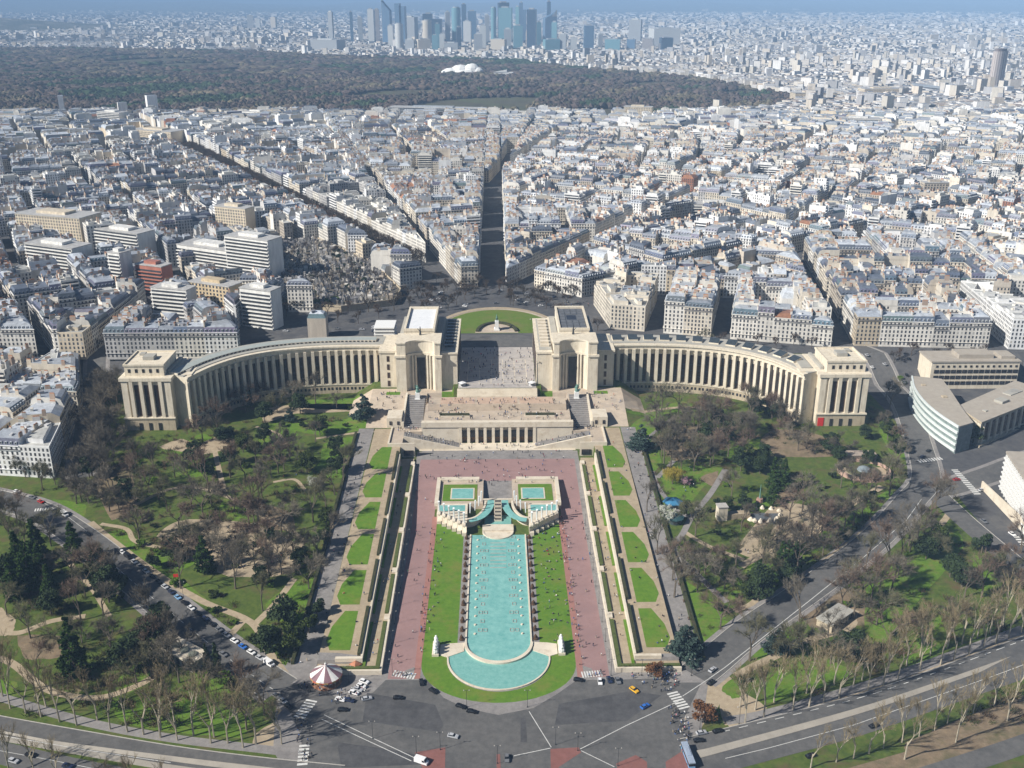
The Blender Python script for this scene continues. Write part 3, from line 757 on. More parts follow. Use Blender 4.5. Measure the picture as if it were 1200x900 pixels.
# resample the wing by length
def resample(P, n):
    L = [0]
    for i in range(1, len(P)): L.append(L[-1] + math.dist(P[i - 1], P[i]))
    out = []
    for k in range(n + 1):
        t = L[-1] * k / n; i = min(max(bisect.bisect_right(L, t) - 1, 0), len(P) - 2)
        u = (t - L[i]) / (L[i + 1] - L[i]); out.append((lerp(P[i][0], P[i + 1][0], u), lerp(P[i][1], P[i + 1][1], u)))
    return out
NB = 27
BAYS = resample(WING, NB)
B0, B1, WTOP = 12.5, 20.5, 48.5
def palace(s):
    lab = ('curved cream palace with shaded pillared wing and white roofed pavilion beside the dark trees' if s < 0 else
           'curved cream stone palace with pillared wing in full sun and dark roof skylights')
    T = thing('curved_palace', lab, 'palace', (0, 0, 0))
    pts = mirror(BAYS, 1) if s > 0 else [(-x, y) for x, y in BAYS]
    nr = normals(pts)
    if s > 0: nr = [(-a, -b) for a, b in nr]        # point to the garden
    # garden side is -normal direction of walking outward on the left
    def garden(i):
        n = nr[i]; return n
    f = 1
    # make sure that normals look towards the garden (lower y at the first bay)
    if nr[0][1] > 0: nr = [(-a, -b) for a, b in nr]
    m = MB(); m.sweep(pts, nr, -20, -1.3, B0 - 3, 45.0); m.build('wing_wall', MAT['palace'], T)
    m = MB(); m.sweep(pts, nr, -2.0, .9, B0 - 3, B1 - .8); m.build('wing_basement', MAT['palace_base'], T)
    m = MB(); m.sweep(pts, nr, -1.8, 1.25, B1 - .8, B1); m.build('string_course', MAT['palace'], T)
    m = MB(); m.sweep(pts, nr, -20.6, .35, 45.0, 47.4); m.build('entablature', MAT['palace'], T)
    m = MB(); m.sweep(pts, nr, -20.9, 1.1, 47.4, WTOP); m.build('cornice', MAT['palace'], T)
    m = MB(); m.sweep(pts, nr, -19.6, -2.2, WTOP, WTOP + .5); m.build('flat_roof', MAT['palace_roof'], T)
    pil = MB(); pil.box(-1.05, 1.05, -1.3, .2, 0, 45.05 - B1); pil_me = pil.mesh('pilaster', MAT['palace'])
    pane = MB(); pane.box(-1.25, 1.25, -.2, .12, 0, 20.3); pane_me = pane.mesh('window_pane', MAT['brownglass'])
    mul = MB()
    for zz in (4.2, 8.6, 13.0): mul.box(-1.25, 1.25, -.3, -.2, zz, zz + .7)
    for xx in (-.45, .45): mul.box(xx - .07, xx + .07, -.28, -.2, 0, 20.3)
    mul_me = mul.mesh('mullion', MAT['lampmetal'])
    bw = MB(); bw.box(-.7, .7, -.12, .1, 0, 1.9); bw_me = bw.mesh('basement_window', MAT['glass'])
    for i in range(NB + 1):
        n = nr[i]; ang = math.atan2(n[1], n[0]) + math.pi / 2
        o = obj('pilaster', pil_me, T); o.location = (pts[i][0], pts[i][1], B1); o.rotation_euler = (0, 0, ang)
        if i < NB:
            c = ((pts[i][0] + pts[i + 1][0]) / 2, (pts[i][1] + pts[i + 1][1]) / 2)
            n2 = (nr[i][0] + nr[i + 1][0], nr[i][1] + nr[i + 1][1]); l = math.hypot(*n2); n2 = (n2[0] / l, n2[1] / l); ang = math.atan2(n2[1], n2[0]) + math.pi / 2
            o = obj('window_pane', pane_me, T); o.location = (c[0] - n2[0] * 1.25, c[1] - n2[1] * 1.25, B1 + .3); o.rotation_euler = (0, 0, ang)
            q = obj('mullion', mul_me, o)
            tx, ty = -n2[1], n2[0]
            for u in (-1.5, 1.5):
                o = obj('basement_window', bw_me, T); o.location = (c[0] + n2[0] * .92 + tx * u, c[1] + n2[1] * .92 + ty * u, B1 - 4.4); o.rotation_euler = (0, 0, ang)
    if s < 0:
        m = MB(); m.sweep(pts[1:], nr[1:], -13.5, -6.5, WTOP + .5, WTOP + 1.9, topmat=1); m.build('roof_lantern', [MAT['palace'], noise_mat('green_glass_roof', (.33, .36, .335), (.41, .44, .41), scale=.3, rough=.35)], T)
        m = MB()
        for i in range(1, NB):
            for u in (.25, .75):
                x, y = lerp(pts[i][0], pts[i + 1][0], u), lerp(pts[i][1], pts[i + 1][1], u); n = nr[i]
                m.obox(x - n[0] * 6.4, y - n[1] * 6.4, -n[1], n[0], .8, .1, WTOP + .7, WTOP + 1.5)
        tag(m.build('lantern_window', MAT['glass'], T), kind='stuff')
    else:
        sk = MB()
        sk.prism([(-3.4, -3.6), (3.4, -3.6), (3.4, 3.4), (-3.4, 3.4)], 0, [1.0, 1.0, 2.7, 2.7], mat=0, topmat=1); sk_me = sk.mesh('skylight', [MAT['palace'], noise_mat('dark_solar_glass', (.035, .045, .055), (.06, .075, .085), scale=.5, rough=.25)])
        for i in range(1, NB - 2, 2):
            n = nr[i]; ang = math.atan2(n[1], n[0]) + math.pi / 2
            o = obj('skylight', sk_me, T); o.location = (pts[i][0] - n[0] * 9.5, pts[i][1] - n[1] * 9.5, WTOP + .5); o.rotation_euler = (0, 0, ang)
    # ---------------- end pavilion
    def bx(m, x0, x1, y0, y1, z0, z1, **k): m.box(min(s * x0, s * x1), max(s * x0, s * x1), y0, y1, z0, z1, **k)
    m = MB(); bx(m, 208.5, 240, 604, 642, B0 - 4, 47.2); bx(m, 197.5, 208.5, 611, 642, B0 - 4, 46.9); m.build('end_block', MAT['palace'], T)
    m = MB(); bx(m, 208.2, 240.3, 602.6, 604, B0 - 4, 21.4); bx(m, 197.4, 208.2, 609.8, 611, B0 - 4, 21.2); bx(m, 240, 240.8, 603.2, 642, B0 - 4, 21.4); m.build('end_base', MAT['palace_base'], T)
    m = MB(); bx(m, 207.8, 240.9, 602, 604.2, 21.4, 22.4); bx(m, 197, 207.8, 609.2, 611.2, 21.2, 22.2); m.build('end_string_course', MAT['palace'], T)
    m = MB(); bx(m, 207.5, 241.0, 602.4, 643, 47.2, 49.4); bx(m, 196.6, 207.5, 609.6, 643, 46.9, 49.1); m.build('end_cornice', MAT['palace'], T)
    m = MB(); bx(m, 213, 238, 607, 634, 49.4, 56.4); m.build('attic', MAT['palace'], T)
    m = MB(); bx(m, 212.5, 213.3, 606.5, 634.5, 56.0, 57.3); bx(m, 237.7, 238.5, 606.5, 634.5, 56.0, 57.3); bx(m, 213.3, 237.7, 606.5, 607.4, 56.0, 57.3); bx(m, 213.3, 237.7, 633.6, 634.5, 56.0, 57.3); m.build('attic_parapet', MAT['palace'], T)
    m = MB(); bx(m, 222, 229, 617, 624, 56.4, 58.8); bx(m, 230.5, 234, 626, 630, 56.4, 57.8); m.build('roof_cabin', MAT['palace_roof'], T)
    m = MB(); bx(m, 210.5, 212.5, 612, 640, 49.4, 51.5); bx(m, 199, 206, 615, 640, 49.1, 50.0); m.build('roof_terrace', MAT['palace_roof'], T)
    for x in (218.2, 224.4, 230.6):
        m = MB(); bx(m, x - 1.5, x + 1.5, 603.75, 604.0, 23, 44.2); m.build('window_pane', MAT['brownglass'], T)
        m = MB(); bx(m, x - 1.0, x + 1.0, 602.3, 602.62, B0 - 1, 18.5); m.build('base_window', MAT['glass'], T)
    for x in (215.1, 221.3, 227.5, 233.7):
        m = MB(); bx(m, x - 1.1, x + 1.1, 602.5, 604.0, 22.4, 47.0); m.build('pilaster', MAT['palace'], T)
    for x in (210.5, 238.0):
        m = MB(); bx(m, x - 1.9, x + 1.9, 603.1, 604.0, 22.4, 46.8); m.build('corner_pier', MAT['palace'], T)
    for x in (217, 221.5, 226, 230.5, 235):
        m = MB(); bx(m, x - .8, x + .8, 606.8, 607.0, 51.6, 54.0); m.build('attic_window', MAT['glass'], T)
    for z in (24, 29.5, 35, 40.5):
        m = MB(); bx(m, 202.2, 204.4, 610.8, 611.0, z, z + 4.2); m.build('stair_window', MAT['brownglass'], T)
    if s > 0:
        m = MB(); bx(m, 209.4, 213.2, 602.3, 602.58, 13.5, 19.3); m.build('red_banner', plain_mat('red_banner_cloth', (.62, .03, .025), vary=.1), T)
    # ---------------- central pavilion
    Z0 = 16.0
    cx, hw = 52.3, 9.8
    bay = [(cx + hw * math.cos(t), 646.5 + 7.0 * math.sin(t)) for t in np.linspace(math.pi, 0, 17)]   # concave front: bulges away from the garden
    body = [(38, 646.5)] + bay + [(69, 646.5), (69, 668), (38, 668)]
    m = MB(); m.prism(mirror(body, s), Z0, 46.8); m.build('pavilion_body', MAT['palace'], T)
    cor = [(37.3, 645.7)] + [(cx + (hw + .1) * math.cos(t), 645.7 + 6.6 * math.sin(t)) for t in np.linspace(math.pi, 0, 17)] + [(69.7, 645.7), (69.7, 668.5), (37.3, 668.5)]
    m = MB(); m.prism(mirror(cor, s), 46.8, 48.2); m.build('pavilion_cornice', MAT['palace'], T)
    att = [(38.8, 647)] + [(cx + (hw + .1) * math.cos(t), 647 + 6.6 * math.sin(t)) for t in np.linspace(math.pi, 0, 17)] + [(68.2, 647), (68.2, 667.5), (38.8, 667.5)]
    m = MB(); m.prism(mirror(att, s), 48.2, 56.4); m.build('pavilion_attic', MAT['palace'], T)
    cap = [(38.2, 646.4)] + [(cx + (hw + .1) * math.cos(t), 646.4 + 6.6 * math.sin(t)) for t in np.linspace(math.pi, 0, 17)] + [(68.8, 646.4), (68.8, 668), (38.2, 668)]
    m = MB(); m.prism(mirror(cap, s), 56.4, 57.3); m.build('attic_cap', MAT['palace'], T)
    # tall window and columns inside the niche
    m = MB(); bx(m, cx - 3.0, cx + 3.0, 652.6, 653.2, 20.5, 44.5); m.build('great_window', MAT['glass'], T)
    for x in (cx - 4.6, cx + 3.6, cx + 5.6, cx - 6.6):
        yy = 646.5 + 7.0 * math.sqrt(max(0, 1 - ((x - cx) / hw) ** 2)) - 1.0
        m = MB(); m.tube((s * x, yy, 20), (s * x, yy, 46.8), .75, .7, 10); m.build('column', MAT['palace'], T)
    m = MB(); bx(m, cx - hw, cx + hw, 644, 653, 16, 20.4); m.build('niche_plinth', MAT['palace_base'], T)
    # low inner block along the esplanade, outer link block
    m = MB(); bx(m, 27.3, 38, 650, 727, Z0, 48.0); m.build('inner_block', MAT['palace'], T)
    m = MB(); bx(m, 26.8, 38, 649.4, 727.6, 48.0, 49.2); m.build('inner_cornice', MAT['palace'], T)
    m = MB(); bx(m, 29, 37.6, 654, 724, 49.2, 49.6); m.build('inner_roof', MAT['palace_roof'], T)
    for k in range(9):
        y = 660 + k * 7.2
        m = MB(); bx(m, 30.2, 36.2, y, y + 3.4, 49.6, 51.0); m.build('roof_skylight', MAT['stone'] if s > 0 else MAT['glass'], T)
        m = MB(); bx(m, 27.05, 27.3, y - 1.3, y + 1.3, 26.5, 44.0); m.build('window_pane', MAT['brownglass'], T)
    m = MB(); bx(m, 69, 81, 655, 690, Z0 - 4, 47.4); m.build('link_block', MAT['palace'], T)
    m = MB(); bx(m, 69, 81.4, 654.3, 690.5, 47.4, 48.9); m.build('link_cornice', MAT['palace'], T)
    for z in (24, 30, 36, 42):
        m = MB(); bx(m, 74.2, 76.0, 654.8, 655.0, z - 1, z + 3); m.build('stair_window', MAT['brownglass'], T)
    m = MB(); bx(m, 38, 69, 668, 727, Z0, 50.5); m.build('rear_body', MAT['palace'], T)
    m = MB(); bx(m, 43.5, 64.5, 668, 722, 50.5, 58.6); m.build('penthouse', MAT['palace'], T)
    m = MB()
    for (x0, x1, y0, y1) in ((43.2, 44.6, 667.7, 722.3), (63.4, 64.8, 667.7, 722.3), (44.6, 63.4, 667.7, 669.2), (44.6, 63.4, 719.5, 722.3)): bx(m, x0, x1, y0, y1, 58.6, 60.4)
    m.build('roof_parapet', MAT['palace'], T)
    rm = noise_mat('white_roof_membrane', (.66, .68, .7), (.78, .79, .8), scale=.2) if s < 0 else noise_mat('dark_roof_panels', (.1, .105, .115), (.16, .165, .175), scale=.3, rough=.5)
    m = MB(); bx(m, 44.6, 63.4, 669.2, 719.5, 58.6, 59.0); m.build('penthouse_roof', rm, T)
    if s > 0:
        m = MB()
        for k in range(4):
            for j in range(7):
                if (k in (1, 2) and j in (3, 4)): continue
                bx(m, 45.4 + k * 4.5, 49.4 + k * 4.5, 671 + j * 6.8, 677 + j * 6.8, 59.0, 59.5)
        m.build('roof_panel', MAT['palace_roof'] if 0 else rm, T)
        m = MB(); bx(m, 50.5, 57.5, 692, 703, 58.95, 59.06); m.build('light_well', MAT['glass'], T)
    m = MB(); m.tube((s * 53, 664, 57.2), (s * 53, 664, 63.5), .9, .2, 6); m.tube((s * 53, 664, 60), (s * 55, 664, 62), .4, .15, 5); m.build('roof_statue', MAT['lampmetal'], T)
    m = MB(); bx(m, 65, 69, 668.4, 724, 50.5, 52.2); bx(m, 39, 43, 668.4, 724, 50.5, 52.0); tag(m.build('roof_plant', MAT['palace_roof'], T), kind='stuff')
    return T
palace(-1); palace(1)

# ================================================================= terraces and theatre
T = thing('terrace_theatre', 'pale stone terrace with a row of pillars over the forecourt, flanked by long ramps', 'terrace', (0, 0, 0))
m = MB(); m.box(-48, 48, 600.5, 641.5, 4.2, 19.0, topmat=1); m.build('terrace_block', [MAT['stone'], MAT['terr']], T)
m = MB(); m.box(-49, 49, 597.0, 600.5, 16.4, 19.9); m.build('parapet_beam', MAT['stone'], T)
for s in (-1, 1):
    m = MB(); m.box(min(s * 24.6, s * 49), max(s * 24.6, s * 49), 597.6, 600.5, 4.2, 16.4); m.build('side_wall', MAT['stone'], T)
for k in range(10):
    x = -24 + k * 48 / 9.0
    m = MB(); m.box(x - .95, x + .95, 597.2, 599.0, 4.2, 16.4); m.build('pillar', MAT['stone'], T)
    if k < 9:
        xc = x + 24 / 9.0
        m = MB(); m.box(xc - 1.6, xc + 1.6, 600.1, 600.5, 5.0, 12.8); m.build('window_pane', MAT['glass'], T)
        m = MB(); m.box(xc - 1.6, xc + 1.6, 599.9, 600.1, 5.0, 8.4); m.build('door', noise_mat('bronze_door', (.14, .085, .04), (.22, .14, .07), scale=1) if k == 0 else bpy.data.materials['bronze_door'], T)
m = MB(); m.box(-50, 50, 586, 597.2, 4.0, 5.25); m.build('forecourt_step', MAT['stone'], T)
for s in (-1, 1):
    # stair flight falling inwards along the wall, its parapet, the landing and the ramp behind it
    m = MB()
    n = 24
    for k in range(n):
        xa, xb = lerp(25, 60, k / n), lerp(25, 60, (k + 1) / n); z = lerp(5.3, 13.4, (k + 1) / n)
        m.box(min(s * xa, s * xb), max(s * xa, s * xb), 588.5, 597.5, 4.2, z)
    m.build('stair_flight', MAT['paving'], T)
    P = [(s * 23.0, 587.2), (s * 60, 587.2), (s * 60, 588.5), (s * 23, 588.5)]
    m = MB()
    if s > 0: m.prism(P, 4.0, [6.0, 14.6, 14.6, 6.0])
    else: m.prism(P[::-1], 4.0, [6.0, 14.6, 14.6, 6.0])
    m.build('stair_parapet', MAT['white'] if 0 else MAT['stone'], T)
    m = MB(); m.box(min(s * 60, s * 68), max(s * 60, s * 68), 578, 603.5, 3, 13.5); m.box(min(s * 48.5, s * 68), max(s * 48.5, s * 68), 597.6, 603.5, 3, 13.45); m.build('landing', MAT['terr'], T)
    m = MB(); m.box(min(s * 52, s * 69), max(s * 52, s * 69), 577, 578, 3, 14.4); m.box(min(s * 68, s * 69), max(s * 68, s * 69), 578, 603.5, 3, 14.4); m.build('landing_parapet', MAT['stone'], T)
    m = MB(); m.box(min(s * 53, s * 59), max(s * 53, s * 59), 576.6, 577.0, 6, 9.6); m.build('tunnel_mouth', MAT['glass'], T)
    m = MB()
    for k in range(16):
        ya, yb = lerp(603.5, 640, k / 16), lerp(603.5, 640, (k + 1) / 16)
        m.box(min(s * 49, s * 61), max(s * 49, s * 61), ya, yb, 12, lerp(13.5, 22.1, (k + 1) / 16))
    m.build('ramp', MAT['paving'], T)
    m = MB(); P = mirror([(61, 603.5), (62.2, 603.5), (62.2, 641), (61, 641)], s); zz = [17.5, 17.5, 23.4, 23.4] 
    m.prism(P, 11, zz if s > 0 else zz[::-1]); m.build('ramp_wall', MAT['stone'], T)
    m = MB(); m.box(min(s * 62.3, s * 72), max(s * 62.3, s * 72), 604, 618, 12, 20.2); m.build('side_lodge', MAT['stone'], T)
    m = MB()
    for x in (64.5, 69.5): m.box(s * x - .8, s * x + .8, 603.7, 604.0, 15.5, 18.0)
    m.build('lodge_window', MAT['glass'], T)
    # planters
    m = MB(); m.box(min(s * 18, s * 38), max(s * 18, s * 38), 607.5, 611, 19.0, 20.1); m.build('planter', MAT['stone'], T)
    m = MB(); m.box(min(s * 18.4, s * 37.6), max(s * 18.4, s * 37.6), 607.9, 610.6, 20.0, 20.9); m.build('planter_hedge', MAT['hedge'], T)
m = MB()
for k in range(14):
    ya, yb = lerp(635.5, 641.6, k / 14), lerp(635.5, 641.6, (k + 1) / 14)
    m.box(-27.3, 27.3, ya, yb, 18.5, lerp(22.4, 26.0, (k + 1) / 14))
m.build('upper_steps', MAT['stone'], T)
m = MB()
for k in range(10):
    ya, yb = lerp(619, 623, k / 10), lerp(619, 623, (k + 1) / 10)
    m.box(-46, 46, ya, yb if k < 9 else 635.5, 18.5, lerp(19.2, 22.1, (k + 1) / 10))
m.build('middle_terrace', MAT['terr'], T)
m = MB()
for (x0, x1, y0, y1) in ((-38, -15, 623.5, 634.5), (15, 38, 623.5, 634.5), (-13.5, 13.5, 623.5, 634.5)):
    m.box(x0, x1, y0, y1, 22.1, 22.13)
m.build('pink_floor_panel', noise_mat('rosy_paving', (.44, .31, .23), (.54, .4, .3), scale=.3), T)
m = MB(); drape(m, rect(-26.8, 26.8, 642.3, 728), .05); 
struct(m.build('esplanade', noise_mat('esplanade_paving', (.36, .33, .31), (.46, .43, .4), scale=.3, c3=(.31, .28, .27), scale2=.08)))
m = MB()
for k in range(7):
    drape(m, rect(-21, 21, 650 + k * 8.2, 650.4 + k * 8.2), .08)
for k in range(6):
    drape(m, rect(-21 + k * 8.3, -20.6 + k * 8.3, 650, 700), .09)
struct(m.build('paving_joint', MAT['stone']))
m = MB()
for s in (-1, 1):
    drape(m, rect(min(s * 31, s * 86), max(s * 31, s * 86), 604.3, 652), .05); drape(m, rect(min(s * 86, s * 100), max(s * 86, s * 100), 625, 652), .05)
struct(m.build('pavilion_forecourt', MAT['terr']))
m = MB()
for s in (-1, 1):
    for (x0, x1) in ((29.5, 38), (66.5, 76)):
        drape(m, rect(min(s * x0, s * x1), max(s * x0, s * x1), 641, 646), .1)
struct(m.build('lawn', MAT['grass']))
# green statues on pedestals in front of the pavilions
for s, lab in ((-1, 'green bronze statue on a tall white pedestal before the white roofed pavilion'), (1, 'green bronze statue on a tall white pedestal before the pavilion with dark roof panels')):
    x, y = s * 54.0, 636.0
    t = thing('bronze_statue', lab, 'statue', (x, y, ter(x, y)))
    m = MB(); m.box(-1.9, 1.9, -1.9, 1.9, -.5, .8); m.box(-1.5, 1.5, -1.5, 1.5, .8, 5.0); m.build('pedestal', MAT['white'], t)
    m = MB(); m.lathe(0, 0, [(1.0, 5), (1.3, 6.2), (.9, 7.4), (1.15, 8.6), (.5, 9.4), (.55, 10.0), (0, 10.5)], n=8); m.tube((0, 0, 8.6), (1.9 * s, -.4, 10.6), .4, .2, 6); m.tube((0, 0, 8.4), (-1.6 * s, .5, 7.2), .4, .25, 6); m.tube((.8, 0, 5), (2.3, .2, 6.9), .7, .5, 6); m.build('figure', MAT['bronze'], t)
# ================================================================= city
crnd = random.Random(21)
SHORT = {}
WALLS = [((.67, .61, .51), 'cream'), ((.72, .69, .63), 'pale stone'), ((.54, .48, .4), 'beige'), ((.5, .49, .48), 'grey'), ((.78, .78, .77), 'white'), ((.62, .53, .4), 'honey coloured'), ((.36, .17, .11), 'red brick')]
WALLW = [28, 32, 11, 10, 14, 5, .6]
ROOFS = [((.46, .495, .54), 'light zinc'), ((.3, .33, .375), 'grey zinc'), ((.13, .15, .19), 'dark slate'), ((.5, .5, .47), 'pale flat'), ((.34, .17, .1), 'red tiled')]
ROOFW = [38, 26, 16, 12, 2]
POT = (.42, .2, .11)
def split_tagged(poly, o, n):
    """cut a polygon [(point, street?)] by the line through o with normal n; returns the two sides"""
    def side(sg):
        out = []; k = len(poly)
        for i in range(k):
            (p, t), (q, _) = poly[i], poly[(i + 1) % k]
            fp = sg * ((p[0] - o[0]) * n[0] + (p[1] - o[1]) * n[1]); fq = sg * ((q[0] - o[0]) * n[0] + (q[1] - o[1]) * n[1])
            if fp >= 0:
                if fq >= 0: out.append((p, t))
                else:
                    u = fp / (fp - fq); x = (p[0] + (q[0] - p[0]) * u, p[1] + (q[1] - p[1]) * u)
                    out.append((p, t)); out.append((x, None))
            elif fq > 0:
                u = fp / (fp - fq); x = (p[0] + (q[0] - p[0]) * u, p[1] + (q[1] - p[1]) * u)
                out.append((x, t))
        return out
    return side(1), side(-1)
def parea(poly): return abs(area2([p for p, _ in poly]))
def centroid(poly): return (sum(p[0] for p, _ in poly) / len(poly), sum(p[1] for p, _ in poly) / len(poly))
def longest(poly):
    best = 0; d = (1, 0)
    k = len(poly)
    for i in range(k):
        a, b = poly[i][0], poly[(i + 1) % k][0]; l = math.dist(a, b)
        if l > best: best = l; d = ((b[0] - a[0]) / l, (b[1] - a[1]) / l)
    ext = [p[0] * d[0] + p[1] * d[1] for p, _ in poly]; ext2 = [-p[0] * d[1] + p[1] * d[0] for p, _ in poly]
    if max(ext) - min(ext) >= max(ext2) - min(ext2): return d, min(ext), max(ext)
    d = (-d[1], d[0]); return d, min(ext2), max(ext2)
def cut_line(poly, jit, rng):
    d, lo, hi = longest(poly)
    t = lerp(lo, hi, rng.uniform(.5 - jit, .5 + jit)); a = rng.uniform(-jit, jit) * .25
    n = (d[0] * math.cos(a) - d[1] * math.sin(a), d[0] * math.sin(a) + d[1] * math.cos(a))
    c = centroid(poly); cd = c[0] * d[0] + c[1] * d[1]
    o = (c[0] + d[0] * (t - cd), c[1] + d[1] * (t - cd))
    return o, n
def set_none(poly, val): return [(p, val if t is None else t) for p, t in poly]
def blocks(poly, target, street, rng):
    if parea(poly) < target: return [poly] if parea(poly) > 250 else []
    o, n = cut_line(poly, .12, rng); h = street(centroid(poly)) / 2
    A, _ = split_tagged(poly, (o[0] + n[0] * h, o[1] + n[1] * h), n)
    _, B = split_tagged(poly, (o[0] - n[0] * h, o[1] - n[1] * h), n)
    out = []
    for q in (A, B):
        if len(q) >= 3: out += blocks(set_none(q, True), target * rng.uniform(.85, 1.15), street, rng)
    return out
def lots(poly, target, rng):
    if parea(poly) < target * rng.uniform(.8, 1.5): return [poly]
    o, n = cut_line(poly, .1, rng)
    A, B = split_tagged(poly, o, n); out = []
    for q in (A, B):
        if len(q) >= 3: out += lots(set_none(q, False), target, rng)
    return out
def inset(P, offs):
    """move every edge i of ccw polygon P inwards by offs[i]"""
    k = len(P); L = []
    for i in range(k):
        a, b = P[i], P[(i + 1) % k]; dx, dy = b[0] - a[0], b[1] - a[1]; l = math.hypot(dx, dy) or 1e-6
        nx, ny = -dy / l, dx / l; L.append((a[0] + nx * offs[i], a[1] + ny * offs[i], dx / l, dy / l))
    out = []
    for i in range(k):
        ax, ay, adx, ady = L[i - 1]; bx_, by_, bdx, bdy = L[i]
        den = adx * bdy - ady * bdx
        if abs(den) < .05: out.append((bx_, by_)); continue
        t = ((bx_ - ax) * bdy - (by_ - ay) * bdx) / den; out.append((ax + adx * t, ay + ady * t))
    return out
def clean(poly):
    """drop very short edges"""
    out = []
    for i in range(len(poly)):
        p, t = poly[i]; q = poly[(i + 1) % len(poly)][0]
        if math.dist(p, q) > .8: out.append((p, t))
    return out
WINC = (.06, .065, .075)
def make_building(lot, z0, storeys, wc, rc, style, rng, W, RF, WI, CH, detail, mi=(0, 1, 2, 0)):
    """fills the builders: W walls, RF roof, WI windows, CH chimneys; all four may be one builder"""
    poly = clean(lot)
    if len(poly) < 3: return None
    P = [p for p, _ in poly]; S = [bool(t) for _, t in poly]
    if area2(P) < 0:
        P = P[::-1]; S = S[::-1]; S = S[1:] + S[:1]
    k = len(P)
    fh = 3.15; zb = z0 - .3; z1 = z0 + 1.2 + storeys * fh
    mw, mr, mg, mc = mi
    cx = sum(p[0] for p in P) / k; cy_ = sum(p[1] for p in P) / k
    W.prism(P, zb, z1, col=wc, mat=mw, top=False)
    zr = z1
    light = tuple(min(.9, c * 1.12) for c in wc)
    if style == 'mansard':
        A = inset(P, [.1 if s else 0.0 for s in S])
        if detail:
            O = inset(P, [-.45 if s else 0.0 for s in S]); W.prism(O, z1 - .5, z1, col=light, mat=mw)
        mh = rng.uniform(2.8, 4.6); Bp = inset(P, [1.5 if s else .02 for s in S])
        C = inset(P, [4.2 if s else .04 for s in S])
        ok = area2(Bp) > 20
        if ok:
            n = len(RF.v)
            dark = rc if rng.random() < .25 else (.11 + .05 * rng.random(), .13 + .05 * rng.random(), .17 + .06 * rng.random())
            for i in range(k):
                j = (i + 1) % k
                f = [(*P[i], z1), (*P[j], z1), (*Bp[j], z1 + mh), (*Bp[i], z1 + mh)]
                if S[i]: RF.face(f, col=dark, mat=mr)
                else: W.face(f, col=wc, mat=mw)
            if area2(C) > 12 and rng.random() < .8:
                zt = z1 + mh + rng.uniform(.7, 1.4)
                for i in range(k):
                    j = (i + 1) % k; f = [(*Bp[i], z1 + mh), (*Bp[j], z1 + mh), (*C[j], zt), (*C[i], zt)]
                    if S[i]: RF.face(f, col=rc, mat=mr)
                    else: W.face(f, col=wc, mat=mw)
                RF.face([(*c, zt) for c in C], col=rc, mat=mr); zr = zt
            else:
                RF.face([(*b, z1 + mh) for b in Bp], col=rc, mat=mr); zr = z1 + mh
        else:
            RF.face([(*p, z1) for p in P], col=rc, mat=mr)
    elif style == 'pitched':
        C = inset(P, [min(4.5, math.sqrt(abs(area2(P))) * .3) if s else .05 for s in S]); zt = z1 + rng.uniform(2.2, 3.6)
        if area2(C) < 6: C = [(lerp(p[0], cx, .6), lerp(p[1], cy_, .6)) for p in P]
        for i in range(k):
            j = (i + 1) % k; f = [(*P[i], z1), (*P[j], z1), (*C[j], zt), (*C[i], zt)]
            if S[i]: RF.face(f, col=rc, mat=mr)
            else: W.face(f, col=wc, mat=mw)
        RF.face([(*c, zt) for c in C], col=rc, mat=mr); zr = zt
    else:
        A = inset(P, [.35] * k)
        W.prism(P, z1, z1 + .7, col=light, mat=mw, top=False)
        for i in range(k):
            j = (i + 1) % k; W.face([(*P[i], z1 + .7), (*P[j], z1 + .7), (*A[j], z1 + .7), (*A[i], z1 + .7)], col=light, mat=mw)
            W.face([(*A[j], z1 + .2), (*A[i], z1 + .2), (*A[i], z1 + .7), (*A[j], z1 + .7)], col=light, mat=mw)
        RF.face([(*a, z1 + .2) for a in A], col=rc, mat=mr); zr = z1 + .7
        C = inset(P, [rng.uniform(2, 5) for _ in P])
        if area2(C) > 25 and min(area2(C), area2(P)) == area2(C): RF.prism(C, z1 + .2, z1 + rng.uniform(2.2, 3.4), col=wc, mat=mw, topcol=rc, topmat=mr); zr = z1 + 3
    # roof clutter
    for _rep in range(rng.choice([0, 1, 1, 2, 3]) if detail else rng.choice([0, 0, 1])):
        pv_ = rng.choice(P); x = lerp(cx, pv_[0], rng.uniform(.1, .5)); y = lerp(cy_, pv_[1], rng.uniform(.1, .5)); a = rng.uniform(0, 3); RF.obox(x, y, math.cos(a), math.sin(a), rng.uniform(.7, 1.8), rng.uniform(.6, 1.4), zr - .5, zr + rng.uniform(.8, 1.8), col=rng.choice([(.6, .6, .6), (.3, .3, .32), (.7, .66, .58)]), mat=mr)
